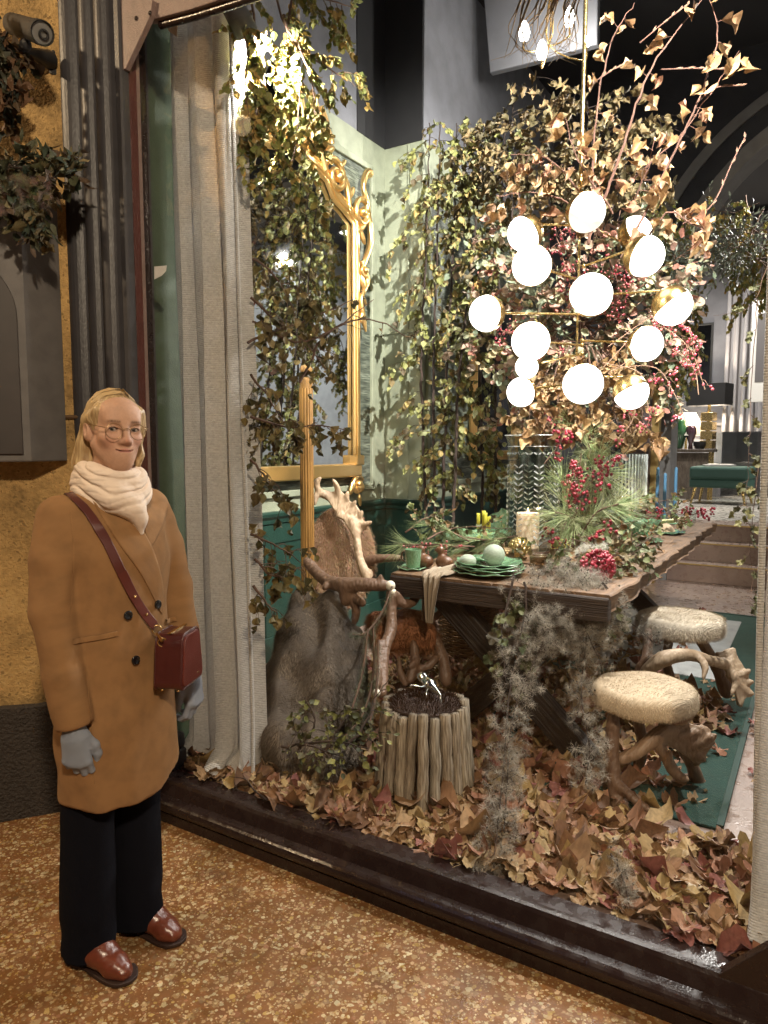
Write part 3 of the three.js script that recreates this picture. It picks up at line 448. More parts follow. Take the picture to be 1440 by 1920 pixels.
  part(t, 'crest', [leafy(0, 3.44, 0.16, 1.57), leafy(-0.03, 3.44, 0.14, 2.2), leafy(0.03, 3.44, 0.14, 0.9), sph(0.07, ...arr(P3(0, 3.5, 0.04)), 18, 12), S([[-0.2, 3.42], [-0.12, 3.55], [0, 3.78], [0.12, 3.55], [0.2, 3.42]], [0.02, 0.03, 0.04, 0.03, 0.02])], gold);
  // second gilt mirror farther along the wall, mostly behind the branches
  const z2 = -6.35, u = thing('gilt_mirror', 'second gilt framed mirror half hidden behind the autumn branches', 'mirror', [XB, 1.4, z2]);
  const q = [[0.5, 1.45], [0.5, 2.9], [-0.5, 2.9], [-0.5, 1.45], [0.5, 1.45]].map(([a, y]) => V(XB + 0.04, y, z2 - a));
  part(u, 'frame', [0, 0.03, 0.06].map((e) => tube([[0.5 + e, 1.45 - e], [0.5 + e, 2.9 + e], [-0.5 - e, 2.9 + e], [-0.5 - e, 1.45 - e], [0.5 + e, 1.45 - e]].map(([a, y]) => V(XB + 0.05 - e * 0.3, y, z2 - a)), 0.019, 8)), gold);
  part(u, 'mirror_glass', boxTo([XB + 0.004, 1.45, z2 + 0.5], [XB + 0.03, 2.9, z2 - 0.5]), Mat([0.6, 0.62, 0.62], 0.08, { metalness: 1 }));
}
// ------------------------------------------------------------------ lamps of the room
const brassM = Mat([0.62, 0.46, 0.20], 0.3, { metalness: 0.95, roughnessMap: at2(roughT, 2) });
const white = new THREE.Color(1, 0.965, 0.90);
const lampBrass = Mat([0.50, 0.35, 0.14], 0.25, { metalness: 1 });
{ // chandelier: globes, each half brass half milk glass, on thin arms round a stem
  const t = thing('globe_chandelier', 'brass chandelier with half brass half white glass globes above table', 'chandelier', at(1096, 560, 3.62));
  const stem = [at(1100, -60, 3.62), at(1089, 345, 3.60)], low = at(1098, 640, 3.62);
  part(t, 'stem', [tube([stem[0], stem[1]], 0.011, 12), tube([stem[1], V(stem[1].x, 1.98, stem[1].z)], 0.006, 8), sph(0.016, ...arr(stem[1]), 12, 8)], brassM);
  const milk = Mat([0.95, 0.93, 0.88], 0.25, { emissive: white, emissiveIntensity: LAMP.globeGlow }), milkOff = Mat([0.9, 0.88, 0.83], 0.3, { emissive: white, emissiveIntensity: 0.62 });
  // x, y, radius in the photograph, depth, and where the white half looks (right, up, towards the viewer)
  const G = [[1098, 398, 37, 3.55, 0.35, -0.5, 0.8, 1], [985, 437, 34, 3.62, -0.75, -0.6, 0.25], [997, 498, 37, 3.3, -0.15, -0.35, 0.93], [1190, 437, 31, 3.95, 0.5, 0.2, 0.5], [1207, 480, 38, 3.35, 0.55, -0.5, 0.65], [1108, 553, 40, 3.2, -0.1, 0.05, 1], [913, 588, 34, 3.45, -0.75, -0.2, 0.6], [1260, 573, 37, 3.4, 0.45, -0.75, 0.22], [995, 640, 36, 3.3, -0.2, -0.25, 0.95], [1210, 645, 33, 3.5, 0.3, -0.3, 0.85], [1093, 720, 38, 3.3, -0.1, -0.4, 0.9], [978, 735, 28, 3.75, -0.6, -0.3, 0.6], [1183, 735, 33, 3.5, 0.3, -0.85, 0.25], [988, 688, 22, 3.95, -0.4, -0.3, 0.8]];
  for (const [x, y, rp, d, r, u, f, off] of G) {
    const c = at(x, y, d), R = rp * d / FOCAL, n = _rt.clone().multiplyScalar(r).addScaledVector(_up, u).addScaledVector(_fw, -f).normalize(), q = new THREE.Quaternion().setFromUnitVectors(V(0, 1, 0), n);
    const arm = c.clone().addScaledVector(n, -R), hub = V(lerp(stem[1].x, low.x, 0.5), arm.y + (arm.y > 2.3 ? -0.02 : 0.02), stem[1].z);
    part(t, 'arm', [tube([hub, arm.clone().lerp(hub, 0.12), arm], 0.0055, 7), sph(0.012, ...arr(hub), 10, 8)], brassM);
    const shell = (a0, a1, rr) => { const P = []; for (let i = 0; i <= 14; i++) { const a = lerp(a0, a1, i / 14); P.push([Math.max(0.0004, rr * Math.cos(a)), rr * Math.sin(a)]); } return lathe(P, 36); };
    const put = (g) => g.applyQuaternion(q).translate(c.x, c.y, c.z);
    const brass = part(t, 'brass_half', put(merge([shell(-Math.PI / 2, -0.05, R), lathe([[R, -0.05 * R], [R * 1.012, -0.03 * R], [R * 1.012, 0.0], [R * 0.985, 0.01 * R]], 36)])), lampBrass);
    part(t, 'glass_half', put(shell(0.0, Math.PI / 2, R * 0.985)), off ? milkOff : milk);
    if (!off) { const l = new THREE.PointLight(white, LAMP.globe); l.position.copy(c.clone().addScaledVector(n, R * 0.3)).sub(t.position); l.shadow.radius = R * 18; l.castShadow = true; l.name = 'globe_light'; t.add(l); }
  }
}
function trackSpot(label, p, aim, power, cone, face, r = 0.045, soft = 1.2) {
  const t = thing('track_spotlight', label, 'spotlight', p), d = aim.clone().sub(p).normalize(), q = new THREE.Quaternion().setFromUnitVectors(V(0, 1, 0), d);
  const blk = Mat([0.02, 0.02, 0.02], 0.5);
  obj('housing', lathe([[0.001, -0.16], [r, -0.155], [r * 1.05, 0], [r * 0.9, 0.0], [r * 0.9, -0.02]], 24).applyQuaternion(q), blk, t);
  obj('lamp_face', lathe([[0.0005, -0.012], [r * 0.88, -0.012]], 24).applyQuaternion(q), Mat([0.9, 0.9, 0.9], 0.5, { emissive: white, emissiveIntensity: face }), t);
  obj('yoke', tube([d.clone().multiplyScalar(-0.08), d.clone().multiplyScalar(-0.08).add(V(0, 0.08, 0)), V(0, 0.3, 0)], 0.008, 7), blk, t);
  const l = new THREE.SpotLight(white, power, 0, cone, 0.5, 2); l.position.copy(d.clone().multiplyScalar(0.005)); l.shadow.radius = soft; l.castShadow = true; l.name = 'spot_light'; t.add(l); t.add(l.target); l.target.position.copy(d);
}
trackSpot('small bright spotlight among birch leaves at top of left curtain', at(462, 62, 2.75), V(-2.3, 1.3, -4.9), LAMP.spotA, 1.15, 30);
trackSpot('spotlight high by the window, outside the picture on the right', V(0.15, 4.3, -2.5), V(-2.75, 1.7, -5.2), LAMP.spotB, 0.62, 12, 0.06, 1.0);
trackSpot('spotlight high by the window, aimed down at leaves and stools', V(0.12, 4.4, -3.3), V(-0.7, 0.1, -3.3), 66, 0.5, 12, 0.06, 1.5);
trackSpot('spotlight high by the back arch that glares in the gilt mirror', V(-0.02, 3.85, -7.25), V(-2.0, 1.9, -4.0), 60, 0.7, 120, 0.10, 1.0);
{ // back room ceiling lamps
  for (const [x, z, p, lab] of [[-1.6, -11.2, LAMP.upstairs, 'flat round ceiling lamp over the green ottoman'], [1.2, -10.5, LAMP.upstairs * 0.6, 'flat round ceiling lamp, out of view in the back room']]) {
    const t = thing('ceiling_lamp', lab, 'lamp', [x, 5.2, z]);
    obj('rim', lathe([[0.16, 0.1], [0.17, 0.0], [0.15, -0.01], [0.145, 0.0]]), brassM, t); obj('diffuser', lathe([[0.0005, 0.0], [0.148, 0.0]]), Mat([0.9, 0.9, 0.88], 0.5, { emissive: white, emissiveIntensity: 5 }), t);
    const l = new THREE.SpotLight(white, p, 0, 1.25, 0.6, 2); l.position.set(0, -0.03, 0); l.shadow.radius = 7; l.castShadow = true; l.name = 'ceiling_light'; t.add(l); t.add(l.target); l.target.position.set(0, -2, 0);
  }
}
{ // grey panel high up with three candle bulbs before it
  const t = thing('wall_panel', 'pale grey slanted panel high above the chandelier stem', 'wall panel', onZ(1010, 40, -5.75));
  const q = [[905, -60], [921, 134], [1010, 112], [1118, 82], [1120, -60]].map(([x, y]) => onZ(x, y, -5.75));
  const g = plate(q.map((p) => [p.x, p.y]), 0.05, 0.01).translate(0, 0, -5.8);
  part(t, 'panel', g, Mat([0.22, 0.225, 0.245], 0.5, { map: at2(blotchT, 0.5) }));
  const c = thing('candle_chandelier', 'small chandelier of four glowing candle bulbs with dry twigs, top of picture', 'chandelier', at(1020, 20, 5.3));
  for (const [x, y, k] of [[983, 62, 1], [1068, 35, 1], [1016, 97, 1], [1100, 80, 0.6]]) {
    const p = at(x, y, 5.25); part(c, 'bulb', lathe([[0.0005, -0.055], [0.03, -0.045], [0.042, 0], [0.03, 0.05], [0.008, 0.085], [0.0005, 0.09]], 20).scale(k, k, k).translate(p.x, p.y, p.z), Mat([0.9, 0.9, 0.9], 0.4, { emissive: white, emissiveIntensity: 10 }));
    part(c, 'candle_arm', tube([p.clone().add(V(0, -0.05 * k, 0)), p.clone().add(V(0, -0.12, 0)), at(1030, 45, 5.3).add(V(0, -0.15, 0)), at(1035, -40, 5.3)], 0.006, 6, 12), brassM);
    const l = new THREE.PointLight(white, 0.6); l.position.copy(p).sub(c.position); l.shadow.radius = 2; l.castShadow = true; l.name = 'bulb_light'; c.add(l);
  }
  const R = rng(8), tw = []; for (let i = 0; i < 26; i++) { const x = 960 + R() * 130; tw.push(tube([at(x + 30, -40, 5.2), at(x + 10 * R(), 20, 5.1), at(x + (R() - 0.5) * 60, 40 + R() * 60, 5.15), at(x + (R() - 0.5) * 110, 90 + R() * 40, 5.1)], [0.006, 0.005, 0.003, 0.001], 5, 10)); }
  part(c, 'dry_twigs', tw, Mat([0.30, 0.20, 0.10], 0.9));
}
// ------------------------------------------------------------------ furniture
const TT = 0.90; // table top
const darkWood = Mat([0.010, 0.007, 0.006], 0.6, { map: at2(woodT, 1), bumpMap: at2(woodBump, 1), bumpScale: 0.003 });
const plankM = Mat([0.17, 0.10, 0.052], 0.6, { map: at2(woodT, 2, 0.8), bumpMap: at2(woodBump, 2, 0.8), bumpScale: 0.003 });
const edgeM = Mat([0.030, 0.018, 0.012], 0.75, { map: at2(woodT, 2, 2), bumpMap: at2(woodBump, 2, 2), bumpScale: 0.004 });
{ // heavy plank table on crossed trestles
  const t = thing('plank_table', 'thick rough plank table on dark crossed trestles, laid with greenery', 'table', [-1.2, FL, -4.5]);
  const R = rng(21), x0 = -1.74, x1 = -0.68, n = 4;
  for (let i = 0; i < n; i++) {
    const a = lerp(x0, x1, i / n) + 0.002, b = lerp(x0, x1, (i + 1) / n) - 0.002, h = 0.075, N = 40, pos = [], idx = [], uv = [], za = -2.87 - R() * 0.03, zb = -6.12 - R() * 0.05;
    const off = i * 3.3, wave = (k, s) => (s < 0 && i === 0 ? 0.014 : s > 0 && i === n - 1 ? 0.016 : 0.002) * fbm(k * 0.35, off, s * 4, 4) * 2;
    for (let k = 0; k <= N; k++) { const z = lerp(za, zb, k / N), l = a + wave(k, -1), r = b + wave(k, 1), y = TT + 0.003 * fbm(k * 0.4, off, 3, 3), lo = h + 0.008 * fbm(k * 0.5, off, 8, 3), ch = 0.006;
      for (const [px, py] of [[l + ch, y], [r - ch, y], [r, y - ch], [r - (i === n - 1 ? 0.012 : 0), y - lo + ch], [r - ch, y - lo], [l + ch, y - lo], [l + (i === 0 ? 0.012 : 0), y - lo + ch], [l, y - ch]]) { pos.push(px, py, z); uv.push(px + py, z); }
      if (k) for (let m = 0; m < 8; m++) { const p = (k - 1) * 8 + m, q = (k - 1) * 8 + (m + 1) % 8; idx.push(p, p + 8, q, q, p + 8, q + 8); } }
    for (const k of [0, N]) for (let m = 1; m < 7; m++) k ? idx.push(k * 8, k * 8 + m, k * 8 + m + 1) : idx.push(0, m + 1, m);
    let g = new THREE.BufferGeometry(); g.setAttribute('position', new THREE.Float32BufferAttribute(pos, 3)); g.setAttribute('uv', new THREE.Float32BufferAttribute(uv, 2)); g.setIndex(idx); g = g.toNonIndexed(); g.computeVertexNormals();
    part(t, 'plank', g, plankM);
  }
  const er = boxTo([x0 + 0.01, TT - 0.11, -2.93], [x1 - 0.02, TT - 0.011, -2.873], 0.008), eu = er.attributes.uv; for (let i = 0; i < eu.count; i++) { const u = eu.getX(i), v = eu.getY(i); eu.setXY(i, v, u * 0.5); }
  part(t, 'end_rail', er, edgeM);
  for (const z of [-3.05, -5.35]) {
    const b = (ax, ay, bx, by, dz) => beam(V(ax, ay, z + dz), V(bx, by, z + dz), 0.12, 0.085, 0.006);
    part(t, 'trestle', [b(-1.55, 0.83, -0.80, FL + 0.03, 0.03), b(-0.80, 0.83, -1.52, FL + 0.03, -0.06), boxTo([-1.64, 0.78, z - 0.1], [-0.74, 0.822, z + 0.09], 0.005)], darkWood);
  }
  part(t, 'stretcher', beam(V(-1.18, 0.45, -3.05), V(-1.18, 0.45, -5.35), 0.09, 0.07, 0.006), darkWood);
}
// ---- antlers, hides, fur
const hornT = tex(256, 256, (u, v) => { const k = clamp(0.55 + 0.9 * tnoise(u, v, 26, 3, 3, 5) + 0.4 * tnoise(u, v, 5, 8, 3)); return mix3([0.66, 0.60, 0.54], [1, 0.98, 0.95], k); }, { srgb: true });
const hornB = tex(256, 256, (u, v) => 0.5 + 0.9 * tnoise(u, v, 34, 3, 3, 6));
const horn = Mat([0.30, 0.205, 0.135], 0.5, { map: at2(hornT, 3), bumpMap: at2(hornB, 4, 3), bumpScale: 0.0015 }), hornDark = Mat([0.17, 0.105, 0.07], 0.48, { map: at2(hornT, 3), bumpMap: at2(hornB, 4, 3), bumpScale: 0.0016 }), hornPale = Mat([0.46, 0.35, 0.24], 0.55, { map: at2(hornT, 3), bumpMap: at2(hornB, 4, 3), bumpScale: 0.001 });
const bone = Mat([0.72, 0.66, 0.54], 0.5);
// pts: list of [points, radii]; plates: [centre list, half thickness] as flat palms spanned between points
function antler(pts, h = 0.006, k = 0.02, palms = []) {
  const L = []; let all = [];
  for (const [p, r] of pts) { const c = new THREE.CatmullRomCurve3(p.map((q) => V(...arr(q)))), N = Math.max(2, (p.length - 1) * 4), P = [], Rr = []; for (let i = 0; i <= N; i++) { P.push(c.getPoint(i / N)); const f = i / N * (p.length - 1), j = Math.min(p.length - 2, Math.floor(f)); Rr.push(lerp(r[j], r[j + 1], f - j)); } L.push(...chain(P, Rr)); all.push(...P); }
  for (const [a, b, c, th] of palms) { // triangle plate with thickness
    const A = V(...arr(a)), B = V(...arr(b)), C = V(...arr(c)), n = B.clone().sub(A).cross(C.clone().sub(A)).normalize(), e = [[A, B], [B, C], [C, A]].map(([p, q]) => { const o = q.clone().sub(p).cross(n).normalize(); return [o.x, o.y, o.z, o.dot(p)]; }), d0 = n.dot(A);
    L.push((x, y, z) => { const f = Math.abs(n.x * x + n.y * y + n.z * z - d0) - th; let m = -1e3; for (const q of e) m = Math.max(m, q[0] * x + q[1] * y + q[2] * z - q[3]); m -= 0.006; const fx = Math.max(f, 0), mx = Math.max(m, 0); return Math.min(Math.max(f, m), 0) + Math.sqrt(fx * fx + mx * mx) - 0.002; }); all.push(A, B, C);
  }
  const f = join(L, k), g = (x, y, z) => f(x, y, z) + 0.0016 * noise(x * 60, y * 22, z * 60), [lo, hi] = around(all, 0.07); return surf(g, lo, hi, h);
}
// short hairs on a surface: place(i) gives [point, normal, lie direction, length, tint]
const hairG = (() => { const g = new THREE.BufferGeometry(); g.setAttribute('position', new THREE.Float32BufferAttribute([-0.5, 0, 0, 0.5, 0, 0, -0.36, 0.5, 0.14, 0.36, 0.5, 0.14, 0, 1, 0.5], 3)); g.setIndex([0, 1, 2, 2, 1, 3, 2, 3, 4]); g.computeVertexNormals(); return g; })();
function fur(parent, name, count, place, m, width = 0.0016) {
  const im = new THREE.InstancedMesh(hairG, m, count), M = new THREE.Matrix4(), c = new THREE.Color(); im.name = name; parent.add(im); parent.updateWorldMatrix(true, false); const inv = parent.matrixWorld.clone().invert();
  for (let i = 0; i < count; i++) { const [p, n, d, len, tint] = place(i), y = n.clone().addScaledVector(d, 1.4).normalize(), x = y.clone().cross(n).normalize(), z = x.clone().cross(y); M.makeBasis(x.multiplyScalar(width), y.multiplyScalar(len), z.multiplyScalar(len)).setPosition(p); im.setMatrixAt(i, M.premultiply(inv)); im.setColorAt(i, c.setRGB(...tint)); }
  return stuff(im);
}
// random points on a geometry (in scene coordinates)
function sampler(g, seed) {
  const p = g.attributes.position, ix = g.index.array, n = g.attributes.normal, R = rng(seed), acc = []; let s = 0; const a = V(), b = V(), c = V();
  for (let i = 0; i < ix.length; i += 3) { a.fromBufferAttribute(p, ix[i]); b.fromBufferAttribute(p, ix[i + 1]); c.fromBufferAttribute(p, ix[i + 2]); s += b.sub(a).cross(c.sub(a)).length(); acc.push(s); }
  return () => { const t = R() * s; let lo = 0, hi = acc.length - 1; while (lo < hi) { const m = (lo + hi) >> 1; acc[m] < t ? lo = m + 1 : hi = m; } let u = R(), v = R(); if (u + v > 1) { u = 1 - u; v = 1 - v; } const w = 1 - u - v, k = lo * 3, q = (at3, o) => o.set(0, 0, 0).addScaledVector(a.fromBufferAttribute(at3, ix[k]), u).addScaledVector(b.fromBufferAttribute(at3, ix[k + 1]), v).addScaledVector(c.fromBufferAttribute(at3, ix[k + 2]), w); return [q(p, V()), q(n, V()).normalize()]; };
}
const hideBump = tex(256, 256, (u, v) => 0.5 + 0.9 * tnoise(u, v, 60, 3, 3, 14));
const hairMat = Mat([1, 1, 1], 0.65, { specularIntensity: 0.5 });
// two round stools with pale fur seats on antler legs
function furStool(label, c, r, seatY, tone, legs, seed, hl) {
  const t = thing('fur_stool', label, 'stool', c, 0, 'antler stools beside the table'), f = (x, y, z) => { const q = Math.hypot(x - c.x, z - c.z) - (r - 0.03) - 0.004 * noise(x * 9, z * 9, seed), h = Math.abs(y - seatY - 0.004 * noise(x * 6, 2, z * 6)) - 0.016, a = Math.max(q, 0), b = Math.max(h, 0); return Math.min(Math.max(q, h), 0) + Math.hypot(a, b) - 0.03; };
  const g = surf(f, [c.x - r - 0.05, seatY - 0.08, c.z - r - 0.05], [c.x + r + 0.05, seatY + 0.08, c.z + r + 0.05], 0.011);
  const seat = part(t, 'seat', g, Mat(tone, 0.8, { bumpMap: at2(hideBump, 6, 3), bumpScale: 0.004 })), S = sampler(g, seed), R = rng(seed + 1), lie = V(0.9, 0, 0.35).normalize();
  fur(seat, 'hair', 16000, () => { const [p, n] = S(), patch = 0.5 + 0.9 * fbm(p.x * 7, p.y * 4, p.z * 7 + seed, 3), d = (n.y > 0.5 ? lie.clone() : V(0, -1, 0)).add(V((R() - 0.5) * 0.7, 0, (R() - 0.5) * 0.7)).multiplyScalar(1.9), k = 0.75 + 0.4 * R(); return [p, n, d, hl * (0.7 + 0.6 * R()), mix3([tone[0] * 0.80, tone[1] * 0.72, tone[2] * 0.62], [tone[0] * 1.15, tone[1] * 1.15, tone[2] * 1.15], clamp(patch)).map((v) => v * k)]; }, hairMat, 0.0016);
  for (const [ant, m] of legs) part(t, 'antler_leg', ant, m);
  return t;
}
{
  const c1 = V(-0.56, FL, -2.93), y1 = 0.50, a = (x, y, d) => at(x, y, d);
  furStool('cream fur stool on dark antler legs, nearest to the window', c1, 0.20, y1, [0.54, 0.44, 0.31], [
    [antler([[[a(1150, 1345, 2.86), a(1148, 1420, 2.84), a(1158, 1500, 2.80), a(1168, 1528, 2.77)], [0.024, 0.022, 0.026, 0.034]], [[a(1158, 1470, 2.8), a(1200, 1508, 2.72), a(1222, 1522, 2.7)], [0.016, 0.01, 0.004]]]), hornDark],
    [antler([[[a(1238, 1345, 2.9), a(1275, 1395, 2.92), a(1300, 1440, 2.95), a(1310, 1482, 2.98)], [0.022, 0.022, 0.02, 0.03]], [[a(1310, 1470, 2.98), a(1335, 1485, 2.93)], [0.02, 0.008]]]), hornDark],
    [antler([[[a(1150, 1428, 2.85), a(1195, 1410, 2.84), a(1230, 1380, 2.86), a(1262, 1362, 2.88)], [0.016, 0.018, 0.022, 0.016]], [[a(1232, 1392, 2.86), a(1255, 1430, 2.84), a(1268, 1452, 2.82), a(1290, 1462, 2.8)], [0.014, 0.012, 0.009, 0.003]], [[a(1255, 1440, 2.83), a(1256, 1405, 2.8)], [0.007, 0.002]], [[a(1240, 1345, 2.85), a(1278, 1352, 2.82), a(1300, 1330, 2.8), a(1312, 1308, 2.79)], [0.012, 0.01, 0.008, 0.003]], [[a(1290, 1400, 2.9), a(1320, 1392, 2.86), a(1342, 1378, 2.83)], [0.012, 0.01, 0.003]], [[a(1300, 1415, 2.9), a(1322, 1425, 2.86)], [0.01, 0.003]]], 0.006, 0.025, [[a(1240, 1385, 2.87), a(1265, 1350, 2.9), a(1318, 1370, 2.88), 0.008], [a(1240, 1385, 2.87), a(1318, 1370, 2.88), a(1305, 1425, 2.9), 0.008], [a(1318, 1370, 2.88), a(1336, 1392, 2.86), a(1308, 1425, 2.9), 0.006]]), horn],
    [antler([[[a(1195, 1345, 3.05), a(1205, 1400, 3.08), a(1195, 1440, 3.1)], [0.02, 0.018, 0.02]]]), hornDark]], 31, 0.006);
  const c2 = V(-0.60, FL, -4.02), y2 = 0.555;
  furStool('shaggy white fur stool with broad pale antler palm, farther along table', c2, 0.225, y2, [0.60, 0.53, 0.42], [
    [antler([[[a(1215, 1185, 3.7), a(1212, 1230, 3.65), a(1195, 1268, 3.6)], [0.02, 0.02, 0.016]], [[a(1195, 1252, 3.62), a(1222, 1232, 3.58), a(1250, 1248, 3.55)], [0.012, 0.01, 0.004]]]), hornDark],
    [antler([[[a(1310, 1195, 3.75), a(1335, 1235, 3.8), a(1352, 1270, 3.84), a(1362, 1298, 3.86)], [0.024, 0.024, 0.026, 0.034]]]), hornDark],
    [antler([[[a(1210, 1258, 3.55), a(1245, 1235, 3.52), a(1290, 1228, 3.55), a(1330, 1238, 3.62), a(1362, 1245, 3.7)], [0.024, 0.034, 0.026, 0.022, 0.026]], [[a(1310, 1230, 3.55), a(1322, 1250, 3.5), a(1318, 1275, 3.47)], [0.014, 0.011, 0.003]], [[a(1362, 1250, 3.7), a(1380, 1275, 3.66), a(1370, 1305, 3.62)], [0.016, 0.014, 0.004]], [[a(1360, 1225, 3.8), a(1372, 1218, 3.8)], [0.01, 0.003]], [[a(1398, 1262, 3.74), a(1406, 1256, 3.73)], [0.008, 0.002]], [[a(1402, 1280, 3.74), a(1412, 1278, 3.73)], [0.008, 0.002]], [[a(1398, 1295, 3.74), a(1414, 1302, 3.72)], [0.01, 0.002]], [[a(1385, 1305, 3.74), a(1390, 1325, 3.72)], [0.012, 0.003]]], 0.007, 0.02, [[a(1345, 1225, 3.78), a(1374, 1222, 3.8), a(1368, 1260, 3.72), 0.008], [a(1374, 1222, 3.8), a(1398, 1262, 3.76), a(1368, 1268, 3.7), 0.007], [a(1398, 1262, 3.76), a(1402, 1300, 3.74), a(1368, 1268, 3.7), 0.007], [a(1402, 1300, 3.74), a(1385, 1318, 3.72), a(1372, 1270, 3.7), 0.007]]), hornPale],
    [antler([[[a(1255, 1195, 3.85), a(1250, 1240, 3.9), a(1258, 1275, 3.92)], [0.02, 0.018, 0.022]]]), hornDark]], 47, 0.013);
}
{ // stool of upright driftwood sticks with a dark hide seat
  const base = onY(796, 1525, FL), c = base.clone().add(V(-0.09, 0, -0.16)), t = thing('driftwood_stool', 'round stool of upright weathered sticks with dark hide seat', 'stool', c), R = rng(5), H = 0.375, rt = 0.158, rb = 0.185;
  const bark = tex(256, 512, (u, v) => { const k = clamp(0.55 + 0.8 * tnoise(u, v, 20, 3, 4, 3) + 0.4 * tnoise(u, v, 5, 9, 3)); return mix3([0.34, 0.30, 0.25], [1, 0.97, 0.92], k); }, { srgb: true }), barkB = tex(256, 512, (u, v) => 0.5 + 0.9 * tnoise(u, v, 24, 3, 4, 3));
  const tones = [[0.37, 0.32, 0.25], [0.43, 0.375, 0.29], [0.31, 0.265, 0.205], [0.40, 0.365, 0.30]].map((q) => Mat(q, 0.85, { map: at2(bark, 6, 2), bumpMap: at2(barkB, 6, 2), bumpScale: 0.005 }));
  const camA = Math.atan2(-c.z, -c.x), N = 23;
  for (let i = 0; i < N; i++) {
    const a = camA + i / N * 2 * Math.PI + (R() - 0.5) * 0.05, lead = i === 0, h = H * (0.96 + 0.07 * R()), r0 = 0.0155 + 0.0085 * R(), tw = (R() - 0.5) * 0.10, drop = lead ? 0.03 : 0, rbo = rb + (lead ? 0.03 : 0), P = [], Q = [];
    for (let k = 0; k <= 9; k++) { const s = k / 9, rr = lerp(rbo, rt, s), aa = a + tw * (1 - s); P.push(V(c.x + Math.cos(aa) * rr + 0.003 * noise(i, s * 3, 1), FL + (lead ? 0.0 : 0.028 + 0.02 * R()) * (1 - s) + h * s, c.z + Math.sin(aa) * rr + 0.003 * noise(i, s * 3, 9))); Q.push(r0 * (1 + 0.12 * noise(i * 3.1, s * 4, 5)) * lerp(1.12, 0.95, s) * (lead ? 1.2 : 1)); }
    const g = tube(P, Q, 10), p = g.attributes.position; for (let k = 0; k < p.count; k++) { const d = 0.0018 * noise(p.getX(k) * 120, p.getY(k) * 16, p.getZ(k) * 120); p.setX(k, p.getX(k) + d); p.setZ(k, p.getZ(k) + d); } g.computeVertexNormals();
    part(t, 'stick', g, tones[Math.floor(R() * 4)]);
  }
  part(t, 'inner_drum', cyl(rb - 0.035, rt - 0.02, H - 0.06, 28, c.x, FL + H / 2, c.z), Mat([0.06, 0.04, 0.028], 0.9));
  const sy = FL + H - 0.005, f = (x, y, z) => { const q = Math.hypot(x - c.x, z - c.z), d = y - (sy + 0.035 * (1 - (q / 0.15) ** 2) + 0.003 * noise(x * 14, 0, z * 14)); return Math.max(d, q - 0.145, sy - 0.04 - y); };
  const g = surf(f, [c.x - 0.18, sy - 0.07, c.z - 0.18], [c.x + 0.18, sy + 0.07, c.z + 0.18], 0.008), seat = part(t, 'seat', g, Mat([0.035, 0.018, 0.012], 0.5, { bumpMap: at2(hideBump, 6), bumpScale: 0.004 })), S = sampler(g, 9);
  fur(seat, 'hair', 5000, () => { const [p, n] = S(), k = 0.6 + 0.7 * R(); return [p, n, V(0.4, 0, 1).add(V(R() - 0.5, 0, R() - 0.5)), 0.012 + 0.012 * R(), [0.045 * k, 0.022 * k, 0.014 * k]]; }, hairMat, 0.002);
  // silver bird brooch lying on it
  const b = thing('silver_ornament', 'shiny silver bird shaped ornament lying on the driftwood stool', 'ornament', V(c.x + 0.03, sy + 0.035, c.z - 0.02)), sil = Mat([0.75, 0.8, 0.78], 0.13, { metalness: 1 });
  const p0 = at(792, 1268, depthOf(c) - 0.02), p1 = at(806, 1284, depthOf(c) - 0.06), p2 = at(826, 1304, depthOf(c) - 0.12);
  part(b, 'body', surf(join([...chain([p0, p1, p2], [0.016, 0.024, 0.005]), ell(arr(p0), [0.024, 0.018, 0.02])], 0.01), ...around([p0, p1, p2], 0.05), 0.0035), sil);
  for (const g of [tube([p1, at(790, 1288, depthOf(c) - 0.1), at(770, 1284, depthOf(c) - 0.1)], 0.0028, 6), tube([p1, at(800, 1296, depthOf(c) - 0.1), at(799, 1310, depthOf(c) - 0.1)], 0.0026, 6), tube([p2, at(838, 1298, depthOf(c) - 0.06)], 0.0022, 6), tube([p2, at(828, 1318, depthOf(c) - 0.13)], [0.004, 0.001], 6)]) part(b, 'leg', g, sil);
}
